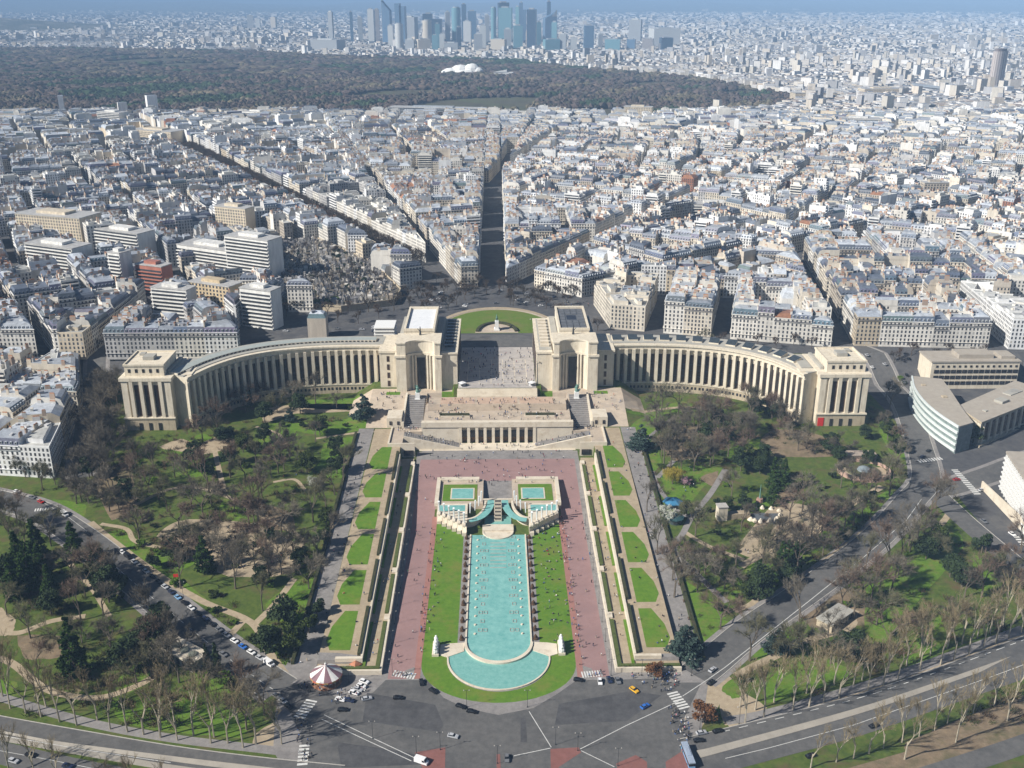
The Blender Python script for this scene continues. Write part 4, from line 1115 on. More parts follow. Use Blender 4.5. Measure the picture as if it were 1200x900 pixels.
    # windows and chimneys by edge
    for i in range(k):
        a, b = P[i], P[(i + 1) % k]; l = math.dist(a, b)
        if l < 2.5: continue
        dx, dy = (b[0] - a[0]) / l, (b[1] - a[1]) / l; nx, ny = dy, -dx
        mx_, my_ = (a[0] + b[0]) / 2, (a[1] + b[1]) / 2
        facing = (nx * mx_ + ny * my_) < 0     # looks towards the gardens
        if (S[i] or rng.random() < .3) and (facing or detail > 1) and detail:
            nb = max(1, int(l / 2.7)); st = l / nb
            for f in range(storeys):
                zz = z0 + 1.6 + f * fh
                if style == 'bands' and S[i]:
                    WI.face([(a[0] + dx * .5 + nx * .05, a[1] + dy * .5 + ny * .05, zz), (b[0] - dx * .5 + nx * .05, b[1] - dy * .5 + ny * .05, zz), (b[0] - dx * .5 + nx * .05, b[1] - dy * .5 + ny * .05, zz + 1.6), (a[0] + dx * .5 + nx * .05, a[1] + dy * .5 + ny * .05, zz + 1.6)], col=WINC, mat=mg)
                    if detail > 0: W.obox(mx_ + nx * .7, my_ + ny * .7, dx, dy, l / 2 - .3, .6, zz - .9, zz - .1, col=light, mat=mw, bottom=True)
                    continue
                hgt = 2.0 if f else 2.3
                for u in range(nb):
                    t = (u + .5) * st
                    if not S[i] and rng.random() < .4: continue
                    c = .045 + .05 * rng.random()
                    if rng.random() < .12: wcx = (.5, .48, .44)
                    else: wcx = (c, c * 1.05, c * 1.15)
                    x, y = a[0] + dx * t + nx * .05, a[1] + dy * t + ny * .05; h_ = .62
                    WI.face([(x - dx * h_, y - dy * h_, zz), (x + dx * h_, y + dy * h_, zz), (x + dx * h_, y + dy * h_, zz + hgt), (x - dx * h_, y - dy * h_, zz + hgt)], col=wcx, mat=mg)
                if S[i] and style != 'flat' and f in (1, storeys - 1) and detail > 0:
                    W.obox(mx_ + nx * .3, my_ + ny * .3, dx, dy, l / 2 - .1, .32, zz - .35, zz - .12, col=light, mat=mw, bottom=True)
                    WI.obox(mx_ + nx * .58, my_ + ny * .58, dx, dy, l / 2 - .2, .03, zz - .12, zz + .75, col=(.1, .1, .11), mat=mg) if detail > 1 and f == storeys - 1 else None
            if style == 'mansard' and S[i] and ok and detail:
                for u in range(nb):
                    t = (u + .5) * st; x, y = a[0] + dx * t - nx * .75, a[1] + dy * t - ny * .75
                    RF.obox(x, y, dx, dy, .6, .7, z1 + .5, z1 + 2.3, col=tuple(min(.8, c * 1.35) for c in rc), mat=mr)
                    WI.face([(x - dx * .42 + nx * .73, y - dy * .42 + ny * .73, z1 + .7), (x + dx * .42 + nx * .73, y + dy * .42 + ny * .73, z1 + .7), (x + dx * .42 + nx * .73, y + dy * .42 + ny * .73, z1 + 2.1), (x - dx * .42 + nx * .73, y - dy * .42 + ny * .73, z1 + 2.1)], col=WINC, mat=mg)
        if not S[i] and style != 'flat' and l > 5 and rng.random() < (.85 if detail else .5):
            for u in ((.3, .7) if l > 11 and detail else (rng.uniform(.3, .7),)):
                hl = rng.uniform(.8, 2.2); x, y = a[0] + dx * l * u, a[1] + dy * l * u; hc = rng.uniform(1.2, 2.8)
                cc = rng.choice([wc, (.6, .53, .43), (.42, .32, .25), (.55, .53, .5)])
                CH.obox(x - nx * .4, y - ny * .4, dx, dy, hl, .38, z1 - .5, zr + hc, col=cc, mat=mc)
                if detail: CH.obox(x - nx * .4, y - ny * .4, dx, dy, hl * .85, .16, zr + hc, zr + hc + .6, col=POT, mat=mc)
    return cx, cy_, z1, abs(area2(P))

# ---- sectors of the star round the oval lawn
def half(poly, p, q, off=0.0):
    """keep the part to the left of p->q, moved off to the left"""
    dx, dy = q[0] - p[0], q[1] - p[1]; l = math.hypot(dx, dy); n = (-dy / l, dx / l)
    A, _ = split_tagged(poly, (p[0] + n[0] * off, p[1] + n[1] * off), n)
    return set_none(A, True)
def tagpoly(P): return [(p, True) for p in P]
YB = 2225.0
view = tagpoly([(-420, 700), (430, 700), (1350, YB), (-1210, YB)])
Oc = (0.0, 806.0)
LB0, LB1 = G(480, 312, 28), G(200, 166, 28)        # tree-lined avenue to the left
LC0, LC1 = G(503, 302, 28), G(433, 213, 28)
LE0, LE1 = G(640, 322, 28), G(960, 167, 28)
LF0, LF1 = G(700, 350, 28), G(1000, 285, 28)
LA0, LA1 = (-4.0, 860.0), (-4.0, 1430.0)
HX0, HX1 = G(985, 402, 28), G(935, 312, 28)
F0 = (-4.0, 1430.0); FA, FB = G(600, 181, 28), G(655, 163, 28)
sect = []
# left of the tree-lined avenue
s_ = half(view, LB0, LB1, 22); sect.append(('left', s_))
# between that avenue and the small street c
s_ = half(half(view, LB1, LB0, 20), LC0, LC1, 7); sect.append(('slope', s_))
# between c and the straight avenue
s_ = half(half(view, LC1, LC0, 7), LA0, LA1, 13); s_ = half(s_, (500, 880), (-500, 880), 0) if 0 else s_
sect.append(('axis_left', s_))
# right of the straight avenue
r_ = half(half(view, LA1, LA0, 13), LE0, LE1, 12)
x1 = half(r_, F0, FB, 11); r2 = half(r_, FB, F0, 11); sect.append(('axis_right', r2))
x2 = half(x1, F0, FA, 10); x1 = half(x1, FA, F0, 10); sect.append(('fork', x1)); sect.append(('axis_right_far', x2))
r_ = half(half(view, LE1, LE0, 12), LF0, LF1, 11); sect.append(('right_mid', r_))
r_ = half(view, LF1, LF0, 12)
ra = half(r_, HX0, HX1, 9); rb = half(r_, HX1, HX0, 9)
ra = half(ra, (85, 768), (262, 716), 0); sect.append(('right_front', ra))
rb = half(rb, (285, 720), (430, 708), 0); sect.append(('right', rb))
def filler(p, q, hw, y0, nm, y1=2220.0):
    dx, dy = (q[0] - p[0]) / (q[1] - p[1]), 1.0; a = (p[0] + dx * (y0 - p[1]), y0); b = (p[0] + dx * (y1 - p[1]), y1); l = math.hypot(dx, dy); n = (dy / l * hw, -dx / l * hw)
    sect.append((nm, tagpoly([(a[0] - n[0], a[1] - n[1]), (a[0] + n[0], a[1] + n[1]), (b[0] + n[0], b[1] + n[1]), (b[0] - n[0], b[1] - n[1])])))
filler(F0, FB, 10.8, 1950, 'fork'); filler(F0, FA, 9.8, 1740, 'fork'); filler(LE0, LE1, 11.8, 1930, 'right_mid'); filler(LC0, LC1, 6.9, 1490, 'axis_left'); filler(LF0, LF1, 10.8, 1350, 'right')
def cut_round(poly, d, R_=86.0):
    l = math.hypot(*d); n = (d[0] / l, d[1] / l); p = (Oc[0] + n[0] * R_, Oc[1] + n[1] * R_)
    return half(poly, p, (p[0] + n[1] * 50, p[1] - n[0] * 50), 0)
CUTS = {'slope': (-.36, 1), 'axis_left': (-.14, 1), 'axis_right': (.2, 1), 'right_mid': (.62, .78), 'right_front': (.97, .1)}
sect = [(nm, cut_round(s, CUTS[nm]) if nm in CUTS else s) for nm, s in sect]
CEM = [G(*p, 28) for p in ((326, 352), (345, 362), (400, 366), (462, 358), (470, 345), (436, 312), (372, 284), (325, 286), (318, 300))]
def inpoly(p, P):
    c = False; k = len(P)
    for i in range(k):
        a, b = P[i], P[(i + 1) % k]
        if (a[1] > p[1]) != (b[1] > p[1]) and p[0] < (b[0] - a[0]) * (p[1] - a[1]) / (b[1] - a[1]) + a[0]: c = not c
    return c
BIG = [((114, 150), 130, 152, 'white', 'pale slab block at the edge of the wood with a shaded side'), ((150, 215), 152, 168, 'cream', 'long honey coloured block beside the tree-lined avenue near the wood'), ((284, 318), 130, 146, 'white', 'white slab block on the city edge below the wood'),
       ((455, 565), 126, 138, 'glass', 'long low glass and stone building along the wood edge'), ((732, 765), 124, 143, 'cream', 'cream apartment cube at the wood edge with flat roof'), ((930, 980), 108, 122, 'cream', 'cream block with shaded side at the right end of the wood'),
       ((1010, 1060), 103, 118, 'cream', 'long cream row of houses just left of the congress hall'), ((985, 1032), 138, 154, 'white', 'white balcony block above the slanting canyon street'), ((812, 866), 238, 258, 'white', 'bright white stepped block above the slanting street'), ((1080, 1108), 212, 240, 'grey', 'tall beige block with many small windows above the zinc roofs'),
       ((20, 112), 250, 290, 'cream', 'long cream modern block with deep window grid left of the quarter'), ((112, 180), 268, 310, 'white', 'white balcony block with long curved terraces in the left quarter'), ((254, 298), 240, 280, 'cream', 'cream tower house with square balconies beside the cemetery'), ((266, 330), 275, 330, 'white', 'white stepped balcony block with shaded side by the cemetery'),
       ((134, 152), 292, 345, 'white', 'narrow white tower house with blank sunlit wall'), ((180, 228), 335, 372, 'white', 'white ribbon window office block behind the palace'), ((285, 328), 335, 385, 'white', 'white corner house before the cemetery wall'),
       ((162, 200), 308, 345, 'brick', 'red brick balcony block in the left quarter'), ((222, 282), 330, 365, 'honey', 'honey coloured block with small square windows behind the palace'), ((30, 105), 285, 325, 'white', 'long white balcony block at the far left of the quarter'), ((205, 290), 288, 318, 'white', 'long white stepped balcony block above the honey coloured one')]
BIGR = []
for (xa, xb), yt, yb, kd, lab in BIG:
    (xw0, yw), (xw1, _) = G(xa, yb, 28), G(xb, yb, 28); BIGR.append((xw0, xw1, yw, yw + clamp((xw1 - xw0) * .4, 14, 40)))
PAUL = [G(*p, 28) for p in ((460, 372), (380, 392), (330, 392), (290, 408), (300, 385), (335, 368), (462, 345))]
def excluded(c):
    if math.dist(c, Oc) < 80: return True
    if c[1] < 765 and abs(c[0]) < 90: return True
    if c[1] < 735 and c[0] < 0 and c[0] > -188: return True
    if c[0] < -20 and c[1] < 880 and c[0] > -130 and inpoly(c, [(-20, 700), (-20, 880), (-70, 880), (-140, 780), (-200, 740), (-200, 700)]): return True
    if c[0] > 0 and c[1] < lerp(768, 716, clamp((c[0] - 85) / 177, 0, 1)) : return True
    for x0, x1, y0, y1 in BIGR:
        if x0 - 5 < c[0] < x1 + 5 and y0 - 26 < c[1] < y1 + 6: return True
    return inpoly(c, CEM) or inpoly(c, PAUL)
sect.append(('axis_right_far', tagpoly([(-16.9, 1446), (-10, 1446), (7, 1560), (8.9, 2222), (-16.9, 2222)])))
LOTS = []
for nm, s in sect:
    if len(s) < 3: continue
    for bl in blocks(s, 9500, lambda c: 11.0 if crnd.random() < .75 else 15.0, crnd):
        bc = centroid(bl)
        tg = 270 if bc[1] < 1300 else 360 if bc[1] < 1800 else 480
        ctr = bc
        bstyle = (crnd.choices(range(7), WALLW)[0], crnd.choices(range(5), ROOFW)[0]); bh = crnd.choice([5, 6, 6, 6, 7])
        mine = []
        for lt in lots(bl, tg, crnd):
            c = centroid(lt); st = any(t for _, t in lt)
            if excluded(c) or any(math.dist(p, Oc) < 74 for p, _ in lt): continue
            if not st and crnd.random() < .5: continue
            mine.append([lt, c, st, bh, bstyle, nm])
        if bc[1] < 1500:            # walls that look into a yard or an open place get windows as well
            for L_ in mine:
                q = clean(L_[0]); new = []
                if len(q) < 3: continue
                cc = centroid(q)
                for i in range(len(q)):
                    (p, t), (p2, _) = q[i], q[(i + 1) % len(q)]
                    if not t:
                        mx_, my_ = (p[0] + p2[0]) / 2, (p[1] + p2[1]) / 2; dx, dy = p2[0] - p[0], p2[1] - p[1]; l = math.hypot(dx, dy) or 1; nx, ny = dy / l, -dx / l
                        if (mx_ - cc[0]) * nx + (my_ - cc[1]) * ny < 0: nx, ny = -nx, -ny
                        w = (mx_ + nx * 2.5, my_ + ny * 2.5)
                        if not any(o is not L_ and inpoly(w, [v for v, _ in o[0]]) for o in mine): t = True
                    new.append((p, t))
                L_[0] = new
        LOTS += mine
# corner of old town to the left of the dark avenue, in front of the wing
lf = tagpoly([(-300, 545), (-262, 540), (-283, 640), (-305, 698), (-470, 698), (-470, 560)])
for bl in blocks(lf, 7000, lambda c: 9.0, crnd):
    for lt in lots(bl, 380, crnd):
        c = centroid(lt); st = any(t for _, t in lt)
        if not st and crnd.random() < .35: continue
        LOTS.append([lt, c, st, crnd.choice([5, 6, 7]), (0, 0), 'old_town'])
DIST = {'left': 'in the dense quarter left of the tree-lined avenue', 'slope': 'in the narrow wedge between the tree-lined avenue and the next street', 'axis_left': 'left of the straight shaded avenue', 'axis_right': 'right of the straight shaded avenue', 'fork': 'between the two forking streets',
        'axis_right_far': 'beyond the end of the straight avenue', 'right_mid': 'between the two slanting streets right of the oval lawn', 'right_front': 'behind the sunlit palace wing', 'right': 'beyond the street past the sunlit palace end', 'old_town': 'across the dark avenue from the shaded palace end'}
# choose look and size of every house, then sort by how large it shows
H = []
for lt, c, st, bh, bs, nm in LOTS:
    storeys = bh + crnd.choice([-1, 0, 0, 0, 1]) if st else crnd.choice([2, 3, 4, 5])
    wi = crnd.choices(range(7), WALLW)[0]; ri = crnd.choices(range(5), ROOFW)[0]
    if crnd.random() < .7: wi, ri = bs
    style = 'mansard' if ri in (0, 1, 2) else 'flat' if ri == 3 else 'pitched'
    if ri in (0, 1) and crnd.random() < .15: style = 'pitched'
    if st and crnd.random() < (.04 if c[1] < 1000 else .11): style = crnd.choice(['flat', 'bands', 'bands']); ri = 3; wi = crnd.choice([1, 4, 4]); storeys += crnd.choice([0, 1, 2, 3])
    j = crnd.uniform(.86, 1.1)
    wc = tuple(min(.85, x * j) for x in WALLS[wi][0]); j = crnd.uniform(.75, 1.25); rc = tuple(x * j for x in ROOFS[ri][0])
    d = math.hypot(c[0], c[1]); x, y = proj(c[0], c[1], CITY + 10)
    size = parea(lt) ** .5 * (storeys * 3.1 + 8) / d / d
    if x < -15 or x > 1215: size *= .05 if st else .01
    if not st: size *= .5
    H.append((size, lt, c, st, storeys, wi, ri, style, wc, rc, nm))
H.sort(key=lambda h: -h[0])
NIND = 300
hid = 0
cityb = MB()
for n, (size, lt, c, st, storeys, wi, ri, style, wc, rc, nm) in enumerate(H):
    if size < 1e-6 and n > NIND: pass
    z0 = min(ter(*p) for p, _ in lt) if nm == 'old_town' else CITY
    if n < NIND:
        W, RF, WI, CH = MB(), MB(), MB(), MB()
        r = make_building(lt, z0, storeys, wc, rc, style, crnd, W, RF, WI, CH, 2 if c[1] < 1000 else 1, mi=(0, 1, 2, 0))
        if not r: continue
        lab = '%s %s storey house with %s %s %s' % (WALLS[wi][1], ['no', 'one', 'two', 'three', 'four', 'five', 'six', 'seven', 'eight', 'nine', 'ten', 'eleven', 'twelve'][min(storeys, 12)], ROOFS[ri][1], {'mansard': 'mansard', 'flat': 'roof', 'pitched': 'roof', 'bands': 'roof and balconies'}[style], DIST[nm])
        short = lab[:lab.index(DIST[nm]) - 1]
        if len(lab.split()) > 16: lab = short + ' ' + {'left': 'left of the tree-lined avenue', 'slope': 'beside the tree-lined avenue'}.get(nm, 'in the city')
        t = thing('apartment_building', lab, 'building', (c[0], c[1], z0), 0, 'apartment houses of the city')
        SHORT[t.name] = short
        mats = [MAT['wall'], MAT['roof'], MAT['win']]
        for B_, nme, kd in ((W, 'wall', None), (RF, 'roof', None), (WI, 'window_row', 'stuff'), (CH, 'chimney_stack', 'stuff')):
            if not B_.f: continue
            B_.v = [(x - c[0], y - c[1], z - z0) for x, y, z in B_.v]
            o = B_.build(nme, mats, t)
            if kd: o['kind'] = kd
    else:
        d = math.hypot(*c)
        make_building(lt, z0, storeys, wc, rc, style, crnd, cityb, cityb, cityb, cityb, 1 if (d < 1900 and st) else 0, mi=(0, 1, 2, 0))
print('houses', len(H), 'city faces', len(cityb.f))
tag(cityb.build('city_houses', [MAT['wall'], MAT['roof'], MAT['win']]), 'dense mass of pale houses with zinc roofs filling the far streets', 'buildings', kind='stuff')
# ================================================================= place with the oval lawn, cemetery, modern blocks
m = MB(); drape(m, rect(-70, 70, 729, 752), .06); struct(m.build('road', MAT['asphalt2']))
def disc(m, cx, cy_, rx, ry, z, n=40, a0=0, a1=2 * math.pi, **k):
    m.face([(cx + rx * math.cos(t), cy_ + ry * math.sin(t), z) for t in np.linspace(a0, a1, n)], **k)
m = MB(); disc(m, 0, 760, 52, 68, CITY + .06, a0=0, a1=math.pi); struct(m.build('gravel_path', MAT['sand']))
m = MB(); m.sweep([(49 * math.cos(t), 758 + 63 * math.sin(t)) for t in np.linspace(0, math.pi, 40)], normals([(49 * math.cos(t), 758 + 63 * math.sin(t)) for t in np.linspace(0, math.pi, 40)]), -.3, 0, CITY, CITY + .3); struct(m.build('kerb', MAT['kerb']))
m = MB(); disc(m, 0, 758.5, 47, 61, CITY + .12, a0=0, a1=math.pi); m.face([(-47, 756, CITY + .12), (47, 756, CITY + .12), (47, 758.45, CITY + .12), (-47, 758.45, CITY + .12)]); struct(m.build('lawn', MAT['lawn2']))
m = MB(); disc(m, 0, 757, 17, 26, CITY + .2, a0=0, a1=math.pi); struct(m.build('pavement', MAT['terr']))
m = MB(); A = [(15.5 * math.cos(t), 757 + 24 * math.sin(t)) for t in np.linspace(.1, math.pi - .1, 30)]; m.sweep(A, normals(A), -1.2, 1.2, CITY, CITY + 1.8)
tag(m.build('hedge', MAT['hedge']), 'dark curved hedge round the equestrian statue on the oval lawn', 'hedge')
t = thing('equestrian_statue', 'rider on horseback statue on a tall pale pedestal before the oval lawn', 'statue', (0, 765, CITY + .2))
m = MB(); m.box(-2.2, 2.2, -3.4, 3.4, 0, 1.2); m.box(-1.5, 1.5, -2.6, 2.6, 1.2, 7.2); m.build('pedestal', MAT['white'], t)
m = MB(); m.tube((0, -1.7, 9.4), (0, 1.7, 9.4), .75, .8, 8); m.tube((0, -1.5, 9.6), (0, -2.7, 11.2), .5, .3, 6); m.tube((0, -2.6, 11.2), (0, -3.4, 10.7), .32, .18, 6)
for xx in (-.45, .45):
    for yy in (-1.4, 1.4): m.tube((xx, yy, 9.2), (xx, yy, 7.2), .25, .15, 5)
m.tube((0, 1.7, 9.5), (0, 2.5, 8.2), .2, .1, 5); m.build('horse', MAT['bronze'], t)
m = MB(); m.lathe(0, .1, [(.45, 9.9), (.6, 10.8), (.5, 11.5), (.2, 11.8), (.32, 12.1), (.25, 12.5), (0, 12.7)], n=8); m.tube((.4, 0, 10.2), (.8, -.5, 9.0), .25, .15, 5); m.tube((-.4, 0, 10.2), (-.8, -.5, 9.0), .25, .15, 5); m.build('rider', MAT['bronze'], t)

# ---- cemetery on its walled platform
ZC = CITY + 4.5
Pc = CEM if area2(CEM) > 0 else CEM[::-1]
m = MB(); m.prism(Pc, CITY - .5, ZC, mat=0, topmat=1)
tag(m.build('cemetery_platform', [MAT['palace_base'], noise_mat('cemetery_gravel', (.09, .08, .065), (.16, .14, .11), scale=.5, c3=(.04, .05, .025), scale2=.1)]), 'walled platform that carries the crowded cemetery', 'platform')
m = MB(); cl = Pc + [Pc[0]]; m.sweep(cl, normals(cl), -.4, .4, ZC - .2, ZC + 1.3); tag(m.build('cemetery_wall', MAT['palace_base']), 'low stone wall round the cemetery', 'wall')
def tomb_mesh(kind, c):
    m = MB(); m.col = c
    if kind == 0: m.box(-.9, .9, -1.3, 1.3, 0, .7); m.box(-.7, .7, .9, 1.2, .7, 2.0)
    elif kind == 1:
        m.box(-1.1, 1.1, -1.4, 1.4, 0, 3.0)
        m.face([(-1.25, -1.5, 3), (1.25, -1.5, 3), (0, -1.5, 4.2)]); m.face([(1.25, 1.5, 3), (-1.25, 1.5, 3), (0, 1.5, 4.2)]); m.face([(-1.25, 1.5, 3), (-1.25, -1.5, 3), (0, -1.5, 4.2), (0, 1.5, 4.2)]); m.face([(1.25, -1.5, 3), (1.25, 1.5, 3), (0, 1.5, 4.2), (0, -1.5, 4.2)])
        m.box(-.4, .4, -1.46, -1.4, .2, 2.2, col=(.06, .06, .06))
    elif kind == 2: m.box(-.9, .9, -1.2, 1.2, 0, .6); m.box(-.18, .18, .8, 1.05, .6, 3.0); m.box(-.7, .7, .8, 1.05, 2.0, 2.35)
    else: m.box(-1, 1, -1, 1, 0, .8); m.prism([(-.5, -.5), (.5, -.5), (.5, .5), (-.5, .5)], .8, 3.6); m.prism([(-.7, -.7), (.7, -.7), (.7, .7), (-.7, .7)], 3.6, 3.9)
    return m
TKIND = ['flat slab tomb with headstone', 'gabled chapel tomb with dark door', 'tomb with a tall stone cross', 'square pillar tomb']
TCOL = [((.56, .53, .48), 'pale'), ((.3, .29, .285), 'grey'), ((.13, .125, .13), 'dark granite'), ((.36, .31, .25), 'sandy')]
tm = {(k, c): tomb_mesh(k, TCOL[c][0]) for k in range(4) for c in range(4)}
tmm = {kc: b.mesh('tomb', MAT['any']) for kc, b in tm.items()}
trnd = random.Random(5); rest = MB(); spots = []
xs_ = [p[0] for p in Pc]; ys_ = [p[1] for p in Pc]
y = min(ys_)
while y < max(ys_):
    x = min(xs_)
    while x < max(xs_):
        q = (x + trnd.uniform(-.7, .7), y + trnd.uniform(-.7, .7))
        inn = inset(Pc, [3.0] * len(Pc))
        if inpoly(q, Pc) and trnd.random() < .8 and all(math.dist(q, w) > 0 for w in ()): spots.append(q)
        x += 3.6
    y += 5.2
spots = [q for q in spots if min(abs((q[0] - a[0]) * (b[1] - a[1]) - (q[1] - a[1]) * (b[0] - a[0])) / math.dist(a, b) for a, b in zip(Pc, Pc[1:] + Pc[:1])) > 2.5]
spots.sort(key=lambda q: q[1])
for i, q in enumerate(spots):
    k = trnd.choices(range(4), [4, 5, 2, 2])[0]; c = trnd.choices(range(4), [3, 5, 4, 2])[0]; r = trnd.choice([0, .15, 1.57, -.2, 3.1]); sc = trnd.uniform(.75, 1.35)
    if i < 290:
        o = obj('tomb', tmm[(k, c)]); o.location = (q[0], q[1], ZC); o.rotation_euler = (0, 0, r); o.scale = (sc,) * 3
        tag(o, '%s %s in the walled cemetery' % (TCOL[c][1], TKIND[k]), 'tomb', 'tombs of the cemetery')
    else:
        b = tm[(k, c)]; n = len(rest.v); cr_, sr_ = math.cos(r), math.sin(r)
        rest.v.extend([(q[0] + sc * (x * cr_ - y * sr_), q[1] + sc * (x * sr_ + y * cr_), ZC + sc * z) for x, y, z in b.v])
        rest.f.extend([tuple(n + v for v in f) for f in b.f]); rest.m.extend(b.m); rest.c.extend(b.c)
if rest.f: tag(rest.build('cemetery_tombs', MAT['any']), 'crowded far tombs of the cemetery', 'tombs', kind='stuff')

# ---- modern complex beside the sunlit palace end
WHT = (.72, .74, .72); GLS = (.2, .3, .3)
T = thing('curved_glass_building', 'curved office building of pale green glass bands under a flat beige roof', 'building', (0, 0, 0))
Oo = smooth_line([(289, 651), (282, 628), (279, 604), (280, 582), (283.5, 563)], 6); Io = smooth_line([(307, 645), (303.5, 622), (299.5, 600), (297, 585), (295, 569)], 6)
for i in range(1): pass
m = MB()
for i in range(len(Oo) - 1):
    P = [Oo[i + 1], Io[i + 1], Io[i], Oo[i]]; P = P if area2(P) > 0 else P[::-1]; m.prism(P, 8, 29)
m.build('glass_wall', noise_mat('green_glass_wall', (.15, .19, .19), (.26, .31, .3), scale=.3, rough=.2), T)
no = normals(Oo); sgn = -1 if no[0][0] > 0 else 1
for k in range(5):
    z = 12.6 + k * 4.0
    m = MB(); m.sweep(Oo, no, *( (0, .9) if sgn > 0 else (-.9, 0)), z, z + 1.5, bottom=True); m.build('facade_band', noise_mat('pale_green_band', (.6, .66, .63), (.74, .78, .76), scale=.4, rough=.35) if k == 0 else bpy.data.materials['pale_green_band'], T)
m = MB()
for i in range(len(Oo) - 1):
    P = [Oo[i + 1], Io[i + 1], Io[i], Oo[i]]; P = P if area2(P) > 0 else P[::-1]; m.prism(P, 29, 29.8)
m.build('roof', noise_mat('beige_roof', (.34, .3, .25), (.42, .38, .32), scale=.25), T)
m = MB(); m.box(293, 296, 610, 613, 29.8, 30.6); m.box(288, 290.5, 632, 634, 29.8, 30.5); m.build('roof_hatch', MAT['palace_base'], T)
T = thing('colonnade_building', 'long pillared stone hall with flat beige roof beside the curved glass building', 'building', (0, 0, 0))
fr0, fr1 = np.array((302.5, 574.0)), np.array((372.0, 621.0)); d = (fr1 - fr0); Ln = np.linalg.norm(d); d /= Ln; n_ = np.array((-d[1], d[0]))
Pk = [tuple(fr0), tuple(fr1), tuple(fr1 + n_ * 26), (299.0, 598.0)]
m = MB(); m.prism(Pk, 8, 27.2); m.build('wall', MAT['palace'], T)
m = MB(); m.prism(inset(Pk, [-1.2] * 4), 27.2, 28.6, topmat=1); m.build('roof', [MAT['palace_base'], bpy.data.materials['beige_roof']], T)
m = MB(); m.obox(330, 606, d[0], d[1], 4, 3, 28.6, 30.2); m.obox(312, 590, d[0], d[1], 1.2, 1.2, 28.6, 29.3); m.obox(345, 622, d[0], d[1], 7, 3, 28.6, 29.2); tag(m.build('roof_plant', MAT['palace_roof'], T), kind='stuff')
for k in range(11):
    c = fr0 + d * (3 + k * 7.2) - n_ * .6
    m = MB(); m.tube((c[0], c[1], 13), (c[0], c[1], 27.2), .8, .7, 8); m.build('column', MAT['palace'], T)
    if k < 10:
        c2 = c + d * 3.6 + n_ * .5; m = MB(); m.obox(c2[0], c2[1], d[0], d[1], 2.3, .12, 14.5, 26); m.build('window_pane', MAT['brownglass'], T)
m = MB(); c = fr0 + d * 40 - n_ * 1.0; m.obox(c[0], c[1], d[0], d[1], 42, 1.6, 8, 13); m.build('plinth', MAT['palace_base'], T)
for k in range(4):
    a0 = np.array(Pk[3]); b0 = np.array(Pk[0]); dd = (b0 - a0) / np.linalg.norm(b0 - a0); nn_ = np.array((-dd[1], dd[0])); c = a0 + dd * (3.2 + k * 5.6) - nn_ * .25
    m = MB(); m.obox(c[0], c[1], dd[0], dd[1], .5, .25, 10, 27); m.build('end_rib', MAT['stone'], T)
T = thing('office_building', 'cream office block with rows of dark square windows behind the curved glass building', 'building', (0, 0, 0))
m = MB(); m.box(309, 372, 668, 690, 10, 33.5); m.build('wall', MAT['palace'], T)
m = MB(); m.box(308.4, 372.6, 667.4, 690.6, 33.5, 34.5); m.box(330, 355, 673, 686, 34.5, 37.5); m.box(360, 370, 672, 684, 34.5, 36.5); m.build('roof', bpy.data.materials['beige_roof'], T)
for r in range(4):
    for k in range(15):
        x = 313 + k * 4.05; hh, w2 = (1.5, .75) if r == 3 else (2.6, 1.7)
        m = MB(); m.box(x - w2, x + w2, 667.75, 668, 16.5 + r * 4.4, 16.5 + r * 4.4 + hh); m.build('window_pane', MAT['glass'], T)
T = thing('balcony_tower', 'white apartment tower with honeycomb balconies above the curving road', 'building', (0, 0, 0))
Pb = [(283, 470), (335, 462), (345, 515), (293, 521)]
m = MB(); m.prism(Pb, 2, 31); m.build('wall', MAT['glass'], T)
m = MB(); m.prism(inset(Pb, [-.8] * 4), 31, 32.2); m.build('roof', bpy.data.materials['beige_roof'], T)
m = MB(); m.obox(315, 492, .98, .19, 10, 8, 32.2, 35); m.build('roof_cabin', MAT['palace_roof'], T)
a0, b0 = np.array(Pb[3]), np.array(Pb[0]); dd = (b0 - a0) / np.linalg.norm(b0 - a0); nn_ = np.array((dd[1], -dd[0]))
if nn_[0] > 0: nn_ = -nn_
Lb = np.linalg.norm(b0 - a0)
for f in range(9):
    z = 4 + f * 3.0; c = (a0 + b0) / 2 + nn_ * .8
    m = MB(); m.obox(c[0], c[1], dd[0], dd[1], Lb / 2, .8, z, z + .75, bottom=True); m.build('balcony', MAT['white'], T)
    m = MB()
    for k in range(13):
        c = a0 + dd * (Lb * (k + .5) / 13) + nn_ * .7; m.obox(c[0], c[1], dd[0], dd[1], .2, .65, z + .9, z + 3.0)
    tag(m.build('balcony_divider', MAT['white'], T), kind='stuff')
q = smooth_line(px((1150, 572), (1165, 588), (1180, 604), (1200, 625), (1230, 655)), 4); m = MB(); nr_ = normals(q); m.sweep(q, nr_, -.4, .4, 2, 13.5)
tag(m.build('boundary_wall', MAT['stone']), 'tall pale wall along the descending road below the white balcony tower', 'wall')
# grey corner house behind the white roofed pavilion
T = thing('car_park_building', 'small grey building with open white floor slabs behind the white roofed pavilion', 'building', (-86, 742, CITY))
m = MB(); m.box(-7, 7, -9, 9, -.5, 12); m.build('wall', noise_mat('grey_render', (.3, .3, .3), (.4, .4, .4), scale=.4), T)
for k in range(5):
    m = MB(); m.box(-7.8, 7.8, -9.8, 9.8, 1.5 + k * 2.6, 2.3 + k * 2.6, bottom=True); m.build('floor_slab', MAT['white'], T)

